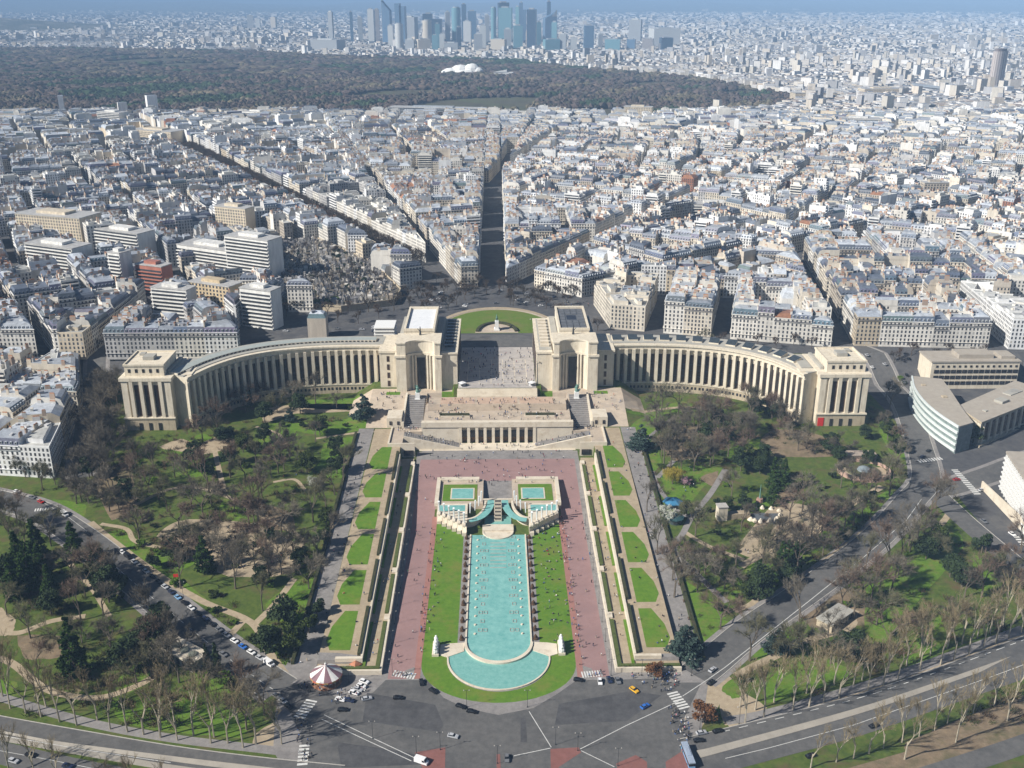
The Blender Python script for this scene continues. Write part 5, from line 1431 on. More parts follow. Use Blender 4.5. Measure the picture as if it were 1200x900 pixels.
# ================================================================= far wood
frnd = random.Random(99)
BOIS_PX = [(-60, 58), (60, 57), (290, 61), (420, 68), (520, 69), (600, 72), (700, 83), (800, 91), (880, 104), (950, 119), (905, 134), (780, 140), (600, 141), (300, 141), (120, 138), (-60, 141)]
BOIS = [G(x, y, 28) for x, y in BOIS_PX]
ico_v = []; ph = (1 + 5 ** .5) / 2
for a_, b_ in ((-1, ph), (1, ph), (-1, -ph), (1, -ph)): ico_v.append((a_, b_, 0))
for a_, b_ in ((-1, ph), (1, ph), (-1, -ph), (1, -ph)): ico_v.append((0, a_, b_))
for a_, b_ in ((ph, -1), (ph, 1), (-ph, -1), (-ph, 1)): ico_v.append((a_, 0, b_))
ico_v = np.array(ico_v) / math.hypot(1, ph)
ico_f = [(0, 11, 5), (0, 5, 1), (0, 1, 7), (0, 7, 10), (0, 10, 11), (1, 5, 9), (5, 11, 4), (11, 10, 2), (10, 7, 6), (7, 1, 8), (3, 9, 4), (3, 4, 2), (3, 2, 6), (3, 6, 8), (3, 8, 9), (4, 9, 5), (2, 4, 11), (6, 2, 10), (8, 6, 7), (9, 8, 1)]
nprng = np.random.RandomState(3)
def blob(mb, x, y, z, r, h, c):
    n = len(mb.v); V_ = ico_v * (1 + nprng.uniform(-.32, .32, (12, 1)))
    mb.v.extend([(x + r * v[0], y + r * v[1], z + h * v[2]) for v in V_]); mb.f.extend([(n + a, n + b, n + c_) for a, b, c_ in ico_f])
    mb.m.extend([0] * 20); mb.c.extend([c] * 20)
wood = MB()
def vnoise(x, y): return math.sin(x * .0021 + 1.3) * math.sin(y * .0017 + .4) + .6 * math.sin(x * .006 + y * .0045) + .4 * math.sin(x * .013 - y * .011 + 2)
by0, by1 = min(p[1] for p in BOIS), max(p[1] for p in BOIS)
y = by0
while y < by1:
    sp = 13 if y < 2750 else 18 if y < 3500 else 30
    x = -.56 * y - 60
    while x < .56 * y + 60:
        q = (x + frnd.uniform(-sp, sp) * .5, y + frnd.uniform(-sp, sp) * .5)
        x += sp
        if not inpoly(q, BOIS): continue
        nv = vnoise(*q)
        if nv < -1.15: continue
        n2 = math.sin(q[0] * .011 + q[1] * .007) + math.sin(q[0] * .023 - q[1] * .017 + 1)
        if nv > .8 or (n2 > 1.55): c = frnd.choice([(.04, .062, .035), (.05, .075, .04)])
        elif n2 < -1.2: c = frnd.choice([(.15, .125, .09), (.13, .115, .075)])
        else: c = frnd.choice([(.1, .078, .066), (.12, .09, .072), (.085, .07, .06), (.11, .085, .078), (.075, .072, .052)])
        j = frnd.uniform(.65, 1.4); c = tuple(v * j for v in c)
        rr = frnd.uniform(.38, .85) * sp
        blob(wood, q[0], q[1], CITY + 4.5 + frnd.uniform(-2, 4), rr, frnd.uniform(4, 10), c)
    y += sp
woodmat = attr_mat('bare_woodland', rough=1.0, amount=.5, scale=.25, spec=.05)
tag(wood.build('distant_wood', woodmat), 'wide brown winter wood stretching across the city', 'wood', kind='stuff')
m = MB(); m.face([(x, y, CITY + .3) for x, y in (BOIS if area2(BOIS) > 0 else BOIS[::-1])]); struct(m.build('wood_floor', noise_mat('wood_floor', (.06, .055, .035), (.1, .09, .055), scale=.02, c3=(.1, .13, .05), scale2=.004)))
# white sail-roofed hall in the wood
bx_, by_ = G(540, 88, 28)
T = thing('sail_roof_hall', 'white hall with curved sail-like roofs standing in the brown wood', 'building', (bx_, by_, CITY))
for k, (ox, oy, rx, ry, hgt) in enumerate(((-38, 0, 34, 22, 24), (-8, 6, 38, 26, 34), (30, 2, 34, 22, 38), (52, -4, 24, 16, 26), (8, -18, 40, 14, 18))):
    m = MB(); m.lathe(ox, oy, [(1.0, 0), (.98, hgt * .3), (.8, hgt * .65), (.45, hgt * .92), (.0, hgt)], n=12, sx=rx, sy=ry)
    m.v = [(x + (z / 38.0) * 9, y, z) for x, y, z in m.v]
    m.build('sail_shell', MAT['white'], T)
m = MB(); m.box(-60, 60, -15, 15, -1, 14); m.build('hall_body', noise_mat('hall_glass', (.3, .33, .36), (.45, .47, .5), scale=.1), T)
T = thing('pavilion_hall', 'low white pavilion in the wood beside the sail-roofed hall', 'building', (*G(590, 90, 28), CITY))
m = MB(); m.prism([(-32, -10), (30, -12), (34, 8), (-20, 14)], -1, 15); m.build('wall', MAT['white'], T); m = MB(); m.prism([(-34, -12), (10, -12), (12, 9), (-22, 15)], 15, [16, 22, 22, 16]); m.build('roof', MAT['white'], T)

# ================================================================= far city
far = MB()
def far_box(x, y, z, a, hx, hy, h, wc, rc):
    dx, dy = math.cos(a), math.sin(a); far.obox(x, y, dx, dy, hx, hy, z - 2, z + h, col=wc, mat=0, topcol=rc, topmat=1)
FW_ = [(.62, .58, .51), (.72, .7, .67), (.52, .49, .45), (.6, .54, .46), (.42, .42, .43), (.76, .75, .73)]
FR_ = [(.4, .43, .47), (.3, .32, .36), (.5, .48, .45), (.4, .3, .24), (.2, .21, .24)]
GAP_PX = [[(760, 45), (1200, 52), (1200, 46), (950, 40)], [(1075, 82), (1180, 106), (1160, 112), (1060, 84)]]
cnt = 0
while cnt < 34000:
    X_ = frnd.uniform(-30, 1230); Y_ = frnd.uniform(9.0, 143)
    if frnd.random() > clamp((Y_ - 2) / 22, .4, 1): continue
    q = G(X_, Y_, 28); d = q[1]
    if inpoly((X_, Y_), BOIS_PX) or d < 2230: continue
    if 430 < X_ < 700 and 50 < Y_ < 60 and frnd.random() < .5: continue
    cell = (round(q[0] / 260), round(q[1] / 260)); hsh = math.sin(cell[0] * 12.9898 + cell[1] * 78.233) * 43758.5; a = (hsh - math.floor(hsh)) * 1.57 + frnd.uniform(-.06, .06) + frnd.choice([0, 1.5708])
    s_ = clamp(d / 4000, 1, 4)
    hx, hy = frnd.uniform(5, 15) * s_, frnd.uniform(4, 8) * s_
    h = (frnd.uniform(8, 17) if d > 4200 else frnd.uniform(14, 23)) + (frnd.random() < .025) * frnd.uniform(10, 30)
    if frnd.random() < .1:
        blob(far, q[0], q[1], CITY + 4, 10 * s_, 7, tuple(v * frnd.uniform(.7, 1.2) for v in (.07, .065, .05))); cnt += 1; continue
    j = frnd.uniform(.85, 1.15)
    far_box(q[0], q[1], CITY, a, hx, hy, h, tuple(v * j for v in frnd.choice(FW_)), tuple(v * j for v in frnd.choice(FR_))); cnt += 1
tag(far.build('distant_city', [MAT['wall'], MAT['roof']]), 'endless pale houses of the distant city beyond the wood', 'buildings', kind='stuff')
# row of large cream blocks along the near edge of the wood and other big blocks one can pick out
for (xa, xb), yt, yb, kd, lab in BIG:
    (xw0, yw), (xw1, _) = G(xa, yb, 28), G(xb, yb, 28)
    w = xw1 - xw0; zt = V((xa + xb) / 2, yt, yw + 4)[1]; h = clamp((zt - CITY) * .93, 12, 60); dep = clamp(w * .4, 14, 40)
    T = thing('apartment_block', lab, 'building', ((xw0 + xw1) / 2, yw + dep / 2, CITY), frnd.uniform(-.5, -.3) if xa < 340 else frnd.uniform(-.3, .1))
    wc = {'white': (.78, .77, .73), 'cream': (.68, .59, .45), 'glass': (.42, .45, .48), 'grey': (.5, .44, .36), 'brick': (.42, .17, .12), 'honey': (.6, .48, .31)}[kd]
    m = MB(); m.box(-w / 2, w / 2, -dep / 2, dep / 2, -1, h, col=wc); m.build('wall', MAT['wall'], T)
    m = MB(); m.box(-w / 2 - .4, w / 2 + .4, -dep / 2 - .4, dep / 2 + .4, h, h + .8, col=(.5, .49, .47)); m.box(-w / 4, w / 5, -dep / 4, dep / 4, h + .8, h + 3.4, col=wc); m.build('roof', MAT['roof'], T)
    m = MB(); nf = max(2, int(h / 3.2)); m2 = MB()
    for f in range(nf):
        z = 1.5 + f * 3.2
        if z + 2 > h: break
        if kd in ('white', 'glass', 'brick'):
            m.box(-w / 2 + .6, w / 2 - .6, -dep / 2 - .06, -dep / 2, z, z + 1.7, col=WINC); m.box(-w / 2 - .06, -w / 2, -dep / 2 + .6, dep / 2 - .6, z, z + 1.7, col=WINC)
            m2.box(-w / 2, w / 2, -dep / 2 - 1.3, -dep / 2 - .06, z - .9, z, col=wc, bottom=True)
        else:
            nb = int(w / 3.4)
            for k in range(nb):
                x = -w / 2 + w * (k + .5) / nb; m.box(x - .85, x + .85, -dep / 2 - .06, -dep / 2, z, z + 1.9, col=WINC)
            for k in range(int(dep / 4)):
                yy = -dep / 2 + 2 + k * 4; m.box(-w / 2 - .06, -w / 2, yy - .8, yy + .8, z, z + 1.9, col=WINC)
    tag(m.build('window_row', MAT['win'], T), kind='stuff')
    if m2.f: tag(m2.build('balcony_row', MAT['wall'], T), kind='stuff')

# ---- business district towers
def tower_mat(name, c1, c2, hs=.26, vert=False, rough=.25):
    m, nt, b = new_mat(name); N = nt.nodes; L = nt.links
    tc = N.new('ShaderNodeTexCoord'); wv = N.new('ShaderNodeTexWave'); wv.bands_direction = 'X' if vert else 'Z'; wv.inputs['Scale'].default_value = hs * .5; wv.inputs['Distortion'].default_value = 0
    L.new(tc.outputs['Object'], wv.inputs['Vector'])
    mx = N.new('ShaderNodeMixRGB'); mx.inputs['Color1'].default_value = (*c1, 1); mx.inputs['Color2'].default_value = (*c2, 1)
    L.new(wv.outputs['Color'], mx.inputs['Fac']); L.new(mx.outputs['Color'], b.inputs['Base Color']); b.inputs['Roughness'].default_value = rough
    return m
TM = {'blue': tower_mat('blue_glass_tower', (.07, .13, .22), (.16, .25, .36)), 'dark': tower_mat('dark_glass_tower', (.035, .06, .1), (.07, .11, .17)), 'teal': tower_mat('teal_glass_tower', (.12, .27, .33), (.22, .38, .42)),
      'pale': tower_mat('pale_tower', (.5, .52, .52), (.66, .66, .63)), 'beige': tower_mat('beige_tower', (.5, .44, .36), (.62, .57, .48), rough=.7), 'grey': tower_mat('grey_tower', (.3, .32, .34), (.4, .42, .43), rough=.6), 'stripe': tower_mat('striped_tower', (.08, .07, .08), (.55, .52, .5), hs=.25, vert=True)}
TW = [(449, 460, 1, 30, 'blue', 'slant'), (464, 477, 4, 31, 'blue', 'twin'), (440, 446, 11, 39, 'stripe', 'slab'), (463, 474, 28, 59, 'pale', 'round'), (471, 490, 20, 40, 'grey', 'slab'), (495, 507, 24, 46, 'beige', 'round'), (495, 520, 16, 42, 'dark', 'step'), (529, 541, 9, 42, 'teal', 'round'), (541, 547, 5, 43, 'blue', 'slab'),
      (548, 559, 13, 44, 'blue', 'slab'), (543, 553, 25, 47, 'pale', 'slab'), (575, 582, 9, 37, 'teal', 'round'), (584, 601, 9, 36, 'teal', 'slab'), (583, 597, 3, 38, 'dark', 'slab'), (608, 617, 3, 36, 'blue', 'step'), (617, 629, 11, 54, 'dark', 'slab'), (601, 613, 30, 58, 'teal', 'slab'), (616, 624, 36, 55, 'beige', 'slab'),
      (636, 652, 14, 48, 'blue', 'point'), (640, 645, 2, 40, 'blue', 'slab'), (636, 656, 46, 58, 'teal', 'low'), (683, 696, 30, 59, 'blue', 'slab'), (736, 752, 23, 47, 'grey', 'slab'), (708, 728, 46, 59, 'teal', 'low'), (734, 745, 46, 59, 'blue', 'low'), (752, 766, 45, 58, 'stripe', 'low'), (772, 788, 44, 58, 'dark', 'low'), (760, 796, 33, 47, 'pale', 'low'),
      (475, 487, 46, 59, 'grey', 'low'), (488, 505, 46, 59, 'beige', 'low'), (506, 514, 41, 59, 'teal', 'low'), (515, 521, 40, 58, 'pale', 'slab'), (520, 538, 50, 59, 'grey', 'low'), (575, 594, 46, 59, 'beige', 'low'), (555, 566, 40, 57, 'grey', 'low'), (366, 404, 46, 60, 'grey', 'low'), (411, 415, 14, 32, 'blue', 'slab'), (432, 440, 11, 30, 'pale', 'slab'), (386, 392, 14, 28, 'grey', 'slab'), (300, 306, 22, 33, 'pale', 'low'), (290, 298, 18, 32, 'pale', 'low'), (318, 325, 20, 32, 'beige', 'low')]
TW += [(420, 426, 20, 36, 'grey', 'slab'), (455, 462, 30, 52, 'pale', 'slab'), (480, 486, 22, 44, 'blue', 'slab'), (510, 516, 28, 52, 'teal', 'slab'), (522, 528, 14, 40, 'grey', 'slab'), (562, 570, 30, 52, 'pale', 'slab'), (590, 600, 34, 53, 'grey', 'slab'), (628, 634, 26, 52, 'teal', 'slab'), (655, 664, 40, 57, 'grey', 'low'), (668, 676, 44, 58, 'pale', 'low'), (700, 706, 40, 57, 'grey', 'slab'), (604, 609, 8, 40, 'teal', 'slab'), (646, 653, 26, 52, 'teal', 'slab'), (535, 541, 32, 54, 'dark', 'slab'), (568, 574, 18, 44, 'grey', 'slab')]
nm_ = {'blue': 'blue glass', 'dark': 'dark glass', 'teal': 'teal glass', 'pale': 'pale', 'beige': 'beige', 'grey': 'grey', 'stripe': 'dark striped'}
sh_ = {'slant': 'tower with slanted top', 'twin': 'tower of two joined shafts', 'slab': 'slab tower', 'round': 'round tower', 'step': 'tower with stepped top', 'point': 'tower with pointed crest', 'low': 'mid-rise block'}
for i, (xa, xb, yt, yb, mk, kd) in enumerate(TW):
    ybase = 60.5 if kd == 'low' else 58.0 - (i % 5) * .9
    ybase = max(ybase, yb if yb > 54 else 0) if yb > 50 else max(46.0, ybase - 6)
    if xa < 420 and kd == 'low' and yb < 40: ybase = 34
    (x0, yw), (x1, _) = G(xa, ybase, 28), G(xb, ybase, 28); w = (x1 - x0); zt = V((xa + xb) / 2, yt, yw)[1]; h = zt - CITY
    size = 'very tall' if h > 190 else 'tall' if h > 120 else 'middling' if h > 70 else 'squat'; wid = 'slim' if w < 36 else 'broad' if w > 65 else 'plain'
    T = thing('office_tower', '%s %s %s %s among the distant business towers' % (size, wid, nm_[mk], sh_[kd]), 'tower', ((x0 + x1) / 2, yw, CITY), frnd.uniform(-.35, .35), 'distant business towers')
    mt = TM[mk]; hw = w / 2 * .88; hd = hw * (.7 if kd != 'round' else 1)
    m = MB(); tp = MB()
    if kd == 'round': m.lathe(0, 0, [(hw, -2), (hw, h), (0, h)], n=20); tp.lathe(0, 0, [(hw * .7, h), (hw * .7, h + 5), (0, h + 5)], n=14)
    elif kd == 'slant': m.prism([(-hw, -hd), (hw, -hd), (hw, hd), (-hw, hd)], -2, [h, h * .78, h * .78, h]); tp.box(-hw * 1.05, -hw, -hd, hd, -2, h * 1.01)
    elif kd == 'twin': m.box(-hw, -hw * .05, -hd, hd, -2, h); m.box(hw * .05, hw, -hd * .6, hd * 1.2, -2, h * .93); tp.box(-hw * .05, hw * .05, -hd * .5, hd * .5, -2, h * .9)
    elif kd == 'step': m.box(-hw, 0, -hd, hd, -2, h); m.box(0, hw, -hd, hd, -2, h * .82); tp.box(-hw * .7, -hw * .2, -hd * .5, hd * .5, h, h + 6)
    elif kd == 'point': m.prism([(-hw, -hd), (hw, -hd), (hw, hd), (-hw, hd)], -2, [h * .8, h, h, h * .8]); tp.prism([(hw * .2, -hd * 1.02), (hw, -hd * 1.02), (hw * .9, 0)], h * .85, [h * .9, h * 1.08, h])
    else: m.box(-hw, hw, -hd, hd, -2, h); tp.box(-hw * .6, hw * .5, -hd * .6, hd * .6, h, h + (4 if kd == 'low' else 7))
    m.build('shaft', mt, T); tp.build('crown', TM['grey'] if mk != 'grey' else TM['pale'], T)
# hotel tower on the right, congress hall at its foot
x0, y0 = G(1165, 109, 28); zt = V(1165, 60, y0)[1]; w = 21 * y0 / FPX
T = thing('hotel_tower', 'tall pinkish ribbed tower standing alone above the pale quarter', 'tower', (x0, y0, CITY), .5)
m = MB(); m.lathe(0, 0, [(w * .5, -2), (w * .5, zt - CITY)], n=40, sx=1.0, sy=.55, cols=[(.56, .5, .46), (.34, .3, .29), (.62, .56, .52), (.33, .29, .28)]); m.lathe(0, 0, [(w * .5, zt - CITY), (0, zt - CITY)], n=40, sx=1, sy=.55, col=(.35, .32, .3)); m.build('shaft', MAT['any'], T)
m = MB(); m.lathe(0, 0, [(w * .42, zt - CITY), (w * .42, zt - CITY + 7), (0, zt - CITY + 7)], n=30, sx=1, sy=.5, col=(.2, .17, .17)); m.build('crown', MAT['any'], T)
x0, y0 = G(1105, 114, 28)
T = thing('congress_hall', 'long white hall with slanting roof at the foot of the ribbed tower', 'building', (x0, y0, CITY), -.25)
m = MB(); m.prism([(-75, -25), (75, -25), (75, 25), (-75, 25)], -1, [30, 14, 14, 30], col=(.72, .72, .72)); m.build('wall', MAT['any'], T)
m = MB(); m.prism([(-78, -28), (78, -28), (78, 28), (-78, 28)], [30, 14, 14, 30], [33, 17, 17, 33], col=(.38, .42, .46)); m.build('roof', MAT['any'], T)

# ---- far hills
hb = MB(); NX, NY = 110, 26
def hz_(x, y):
    u = clamp((y - 17000) / 9000, 0, 1); z = 95 * u * (1.1 + .4 * math.sin(x * .0005 + 1) + .3 * math.sin(x * .0013 + y * .0004) + .15 * math.sin(x * .003))
    z += 110 * math.exp(-((x + 4700) / 1100) ** 2 - ((y - 9000) / 900) ** 2)
    z += 90 * u * math.exp(-((x - 6500) / 3600) ** 2) + 70 * u * math.exp(-((x - 11500) / 2500) ** 2)
    return CITY - 4 + z
gxs = np.linspace(-16000, 16000, NX); gys = np.concatenate([np.linspace(7600, 12500, 14), np.linspace(14000, 30000, 12)])
for x in gxs:
    for y in gys: hb.v.append((x, y, hz_(x, y)))
for i in range(NX - 1):
    for j in range(len(gys) - 1):
        hb.f.append((i * 26 + j, (i + 1) * 26 + j, (i + 1) * 26 + j + 1, i * 26 + j + 1)); hb.m.append(0); hb.c.append((.1, .1, .08))
struct(hb.build('hills', noise_mat('far_hillside', (.05, .06, .04), (.1, .1, .07), scale=.002, c3=(.3, .28, .25), scale2=.006), smooth=True))
# ================================================================= trees
tr = random.Random(11)
def ribbon(mb, p, d, l, w, col=None):
    s = d.cross(Vector((tr.uniform(-1, 1), tr.uniform(-1, 1), tr.uniform(-1, 1))))
    if s.length < 1e-3: s = Vector((1, 0, 0))
    s = s.normalized() * w * .5; q = p + d * l
    mb.face([tuple(p - s), tuple(p + s), tuple(q)], col=col)
def grow(tk, cw, p, d, l, r, dep, maxd, spread, up, tw, twl, tww, nb=(3, 4)):
    q = p + d * l
    (tk if dep < 3 else cw).tube(tuple(p), tuple(q), r, r * .68, 5 if dep < 2 else 3, cap=False)
    if dep >= maxd - 1:
        for _ in range(tw):
            b = p + d * l * tr.uniform(.2, 1.0)
            dd = (d + Vector((tr.gauss(0, 1), tr.gauss(0, 1), tr.gauss(0, .9) + up)) * .85).normalized()
            ribbon(cw, b, dd, twl * tr.uniform(.5, 1.2), tww)
    if dep < maxd:
        for k in range(tr.randint(*nb)):
            a = tr.uniform(0, 6.28); side = d.orthogonal().normalized(); side2 = d.cross(side)
            dd = (d + (side * math.cos(a) + side2 * math.sin(a)) * spread * tr.uniform(.6, 1.3) + Vector((0, 0, up * .35))).normalized()
            grow(tk, cw, p + d * l * tr.uniform(.65, 1.0), dd, l * tr.uniform(.62, .85), r * .58, dep + 1, maxd, spread, up, tw, twl, tww, nb)
def bare(h, spread, up, tw, twl, tww, trunk=.3, r=.32, maxd=4, nb=(3, 4)):
    tk, cw = MB(), MB()
    l0 = h * trunk
    grow(tk, cw, Vector((0, 0, -.3)), Vector((tr.uniform(-.04, .04), tr.uniform(-.04, .04), 1)).normalized(), l0 + .3, r, 0, maxd, spread, up, tw, twl, tww, nb)
    return tk, cw
def leafcloud(cw, pts, n, size, droop=0.0):
    for _ in range(n):
        c, rr = tr.choice(pts); v = Vector((tr.gauss(0, 1), tr.gauss(0, 1), tr.gauss(0, 1))); v.normalize()
        p = Vector(c) + Vector((v.x * rr[0], v.y * rr[0], v.z * rr[1])) * (tr.random() ** .33)
        s = size * tr.uniform(.5, 1.2); a = Vector((tr.gauss(0, 1), tr.gauss(0, 1), tr.gauss(0, 1))).normalized(); b = a.cross(Vector((tr.gauss(0, 1), tr.gauss(0, 1), tr.gauss(0, 1)))).normalized()
        cw.face([tuple(p - a * s), tuple(p + b * s * .7), tuple(p + a * s), tuple(p - b * s * .7)])
KINDS = {}
def reg(name, variants, tmat, cmats): KINDS[name] = (variants, tmat, cmats)
def mk(tk, cw, tname='trunk', cname='crown'): return tk.mesh(tname, MAT['bark']), cw.mesh(cname, MAT['bark'])
def twig_mat(n, a, b): return noise_mat(n, a, b, scale=.4, rough=1.0, spec=.05)
TWB = [twig_mat('grey_brown_twigs', (.15, .132, .1), (.22, .192, .148)), twig_mat('reddish_twigs', (.145, .105, .08), (.215, .155, .115)), twig_mat('olive_twigs', (.11, .105, .062), (.17, .16, .095)), twig_mat('dark_twigs', (.1, .088, .068), (.155, .135, .104))]
TWN = ['grey brown', 'reddish brown', 'olive brown', 'dark']
PALE = noise_mat('pale_plane_bark', (.3, .26, .19), (.44, .39, .3), scale=1.0); TWP = twig_mat('straw_twigs', (.2, .16, .095), (.29, .235, .145))
LEAF = {'fir': noise_mat('fir_needles', (.022, .05, .012), (.06, .1, .022), scale=.6, rough=1, spec=.1), 'dark': noise_mat('dark_evergreen_leaves', (.018, .034, .013), (.05, .075, .026), scale=.6, rough=.8, spec=.2),
        'cedar': noise_mat('blue_cedar_needles', (.035, .06, .05), (.07, .105, .085), scale=.5, rough=1, spec=.1), 'bush': noise_mat('bush_leaves', (.035, .055, .014), (.075, .1, .025), scale=.6, rough=.9, spec=.15), 'lime': noise_mat('fresh_green_leaves', (.08, .15, .014), (.13, .21, .025), scale=.6, rough=.9, spec=.15),
        'willow': noise_mat('yellow_willow_twigs', (.3, .24, .03), (.42, .34, .06), scale=.6, rough=1), 'pink': noise_mat('pink_blossom', (.3, .17, .21), (.45, .3, .33), scale=.6), 'white': noise_mat('white_blossom', (.4, .42, .36), (.58, .58, .5), scale=.6), 'rust': noise_mat('rusty_leaves', (.13, .06, .025), (.22, .105, .045), scale=.6, rough=1)}
bt = [mk(*bare(h * 1.5, sp, up, tw + 4, 2.3, .1, trunk=t_, r=r_ * 1.25)) for h, sp, up, tw, t_, r_ in ((15, .75, .12, 5, .3, .34), (17, .6, .3, 5, .3, .38), (13, .85, .1, 5, .28, .3), (16, .5, .45, 5, .32, .34), (14, .8, .2, 6, .26, .32))]
reg('bare_tree', bt, MAT['bark'], TWB)
pt = [mk(*bare(h * 1.22, sp, up, tw + 1, 1.8, .085, trunk=t_, r=r_ * 1.15, nb=(2, 4))) for h, sp, up, tw, t_, r_ in ((20, .42, .7, 5, .36, .36), (18, .38, .8, 5, .4, .33), (21, .5, .6, 5, .34, .38), (17, .45, .75, 4, .42, .32))]
reg('plane_tree', pt, PALE, [TWP])
def conifer(h, r, n, tiers, size, flat=.25):
    tk, cw = MB(), MB(); tk.tube((0, 0, -.3), (0, 0, h), .4, .05, 6); pts = []
    for i in range(tiers):
        z = h * (.1 + .88 * i / tiers); rr = r * (1 - i / tiers) ** .8
        for k in range(max(3, int(7 * (1 - i / tiers)) + 2)):
            a = tr.uniform(0, 6.28); d = rr * tr.uniform(.35, .95); pts.append(((d * math.cos(a), d * math.sin(a), z - d * flat + tr.uniform(-.3, .3)), (rr * .33 + .25, .5)))
            tk.tube((0, 0, z), (d * math.cos(a), d * math.sin(a), z - d * flat), .09, .03, 3, cap=False)
    leafcloud(cw, pts, n, size); return mk(tk, cw)
reg('fir_tree', [conifer(24, 5.6, 3400, 16, .62), conifer(20, 5.2, 3000, 14, .62)], MAT['bark'], [LEAF['fir']])
reg('cedar_tree', [conifer(20, 9.5, 3900, 9, .66, -.05), conifer(17, 8, 3400, 8, .66, 0)], MAT['bark'], [LEAF['cedar']])
reg('cypress_tree', [conifer(15, 2.0, 1500, 14, .4, -.6)], MAT['bark'], [LEAF['dark']])
def broad(h, r, n, size, lobes, t0=.2, fz=.7):
    tk, cw = MB(), MB(); tk.tube((0, 0, -.3), (0, 0, h * .6), .35, .2, 6, cap=False); pts = []
    for _ in range(lobes):
        a = tr.uniform(0, 6.28); d = r * tr.uniform(.15, .75); z = h * tr.uniform(t0 + .15, .88); q = r * tr.uniform(.25, .5)
        pts.append(((d * math.cos(a), d * math.sin(a), z), (q, q * fz))); tk.tube((0, 0, h * .35), (d * math.cos(a), d * math.sin(a), z), .14, .05, 4, cap=False)
    leafcloud(cw, pts, n, size); return mk(tk, cw)
reg('evergreen_tree', [broad(13, 5.8, 3300, .55, 18), broad(11, 5.2, 2900, .55, 15), broad(15, 6, 3500, .55, 20)], MAT['bark'], [LEAF['dark'], LEAF['dark'], LEAF['bush']])
reg('green_shrub', [broad(3.4, 2.6, 700, .38, 8, .05), broad(2.6, 2.2, 600, .36, 7, .05)], MAT['bark'], [LEAF['bush'], LEAF['dark'], LEAF['lime'], LEAF['bush']])
reg('rusty_tree', [broad(7.5, 5.0, 2300, .42, 16, .2, .8)], MAT['bark'], [LEAF['rust']])
def willow():
    tk, cw = MB(), MB(); tk.tube((0, 0, -.3), (0, 0, 5), .4, .3, 6, cap=False)
    for k in range(60):
        a = tr.uniform(0, 6.28); d = tr.uniform(1, 5); top = Vector((d * math.cos(a), d * math.sin(a), 9 - d * .35)); tk.tube((0, 0, 5), tuple(top), .1, .04, 3, cap=False)
        for j in range(22):
            p = top + Vector((tr.gauss(0, .8), tr.gauss(0, .8), tr.gauss(0, .5))); ribbon(cw, p, Vector((tr.gauss(0, .12), tr.gauss(0, .12), -1)).normalized(), tr.uniform(2, 6), .12)
    return mk(tk, cw)
reg('willow_tree', [willow()], MAT['bark'], [LEAF['willow']])
def blossom():
    tk, cw = bare(9, .75, .2, 3, 1.0, .06, trunk=.22, r=.22); pts = [((tr.gauss(0, 1.9), tr.gauss(0, 1.9), tr.uniform(3.5, 8)), (1.1, .9)) for _ in range(22)]; leafcloud(cw, pts, 1500, .26); return mk(tk, cw)
reg('blossom_tree', [blossom()], MAT['bark'], [LEAF['pink'], LEAF['white']])

TREES = []     # kind, px, py, scale, colour index
def T_(kind, pts, sc=1.0, ci=None):
    for p in pts: TREES.append((kind, p[0], p[1], sc * tr.uniform(.88, 1.14), ci))
# left garden
T_('bare_tree', [(238, 518), (256, 510)], 1.15, 1)
T_('bare_tree', [(168, 582), (186, 585), (175, 578), (154, 572), (210, 618), (253, 627), (163, 627), (238, 605), (225, 600), (222, 652), (236, 648), (283, 665), (299, 668), (315, 671), (330, 673), (308, 716), (367, 612), (387, 637), (298, 612), (325, 484), (343, 472), (395, 478), (355, 546), (333, 551), (403, 565), (392, 580), (288, 484), (307, 583), (288, 565), (318, 560), (270, 560), (300, 545), (345, 600), (372, 650), (362, 690), (382, 595), (276, 690), (262, 655), (345, 655), (205, 560), (196, 600), (140, 600), (285, 640), (330, 625), (275, 600), (265, 480), (300, 470), (225, 575), (182, 558), (160, 555), (312, 640), (248, 592)])
T_('bare_tree', [(370, 518), (340, 540), (325, 530)], 1.1, 3)
T_('bare_tree', [(245, 577), (292, 615), (303, 612)], 1.2, 1)
for k in range(46):
    u, w = tr.random(), tr.random(); T_('bare_tree', [(lerp(lerp(118, 82, u), lerp(152, 130, u), w), lerp(452, 600, u))], 1.05, tr.choice([3, 3, 0, 3]))
T_('evergreen_tree', [(125, 500), (118, 525), (105, 560), (132, 470), (150, 590)], 1.0, 0)
T_('cypress_tree', [(294, 478), (250, 782), (262, 790)], 1.05)
T_('cedar_tree', [(427, 490)], 1.15); T_('cedar_tree', [(340, 494)], .6)
T_('blossom_tree', [(367, 572)], 1.1, 1); T_('blossom_tree', [(200, 735)], .9, 0)
T_('evergreen_tree', [(270, 545), (262, 520), (285, 530), (310, 520), (375, 510), (360, 555), (395, 555), (380, 640), (362, 742), (345, 765), (372, 725), (205, 655), (310, 495), (352, 485), (395, 530), (228, 545), (240, 560)])
T_('fir_tree', [(240, 668), (88, 790), (36, 690), (24, 672), (50, 680), (44, 655), (60, 700), (18, 700), (105, 650)], 1.05)
T_('evergreen_tree', [(124, 692), (134, 700), (116, 682), (128, 706), (150, 790), (160, 770), (60, 720), (8, 690), (300, 775), (335, 735), (190, 745), (205, 722), (175, 752)], 1.15, 0)
T_('bare_tree', [(95, 727), (36, 748), (100, 700), (20, 655), (12, 630), (30, 640), (60, 640), (160, 800), (180, 770), (210, 800), (225, 745), (120, 670), (150, 690), (110, 690), (8, 720), (70, 760), (190, 700), (130, 760), (240, 812), (215, 770), (182, 735), (300, 810), (20, 610), (8, 618)])
T_('bare_tree', [(289, 855), (310, 838)], 1.1, 0)
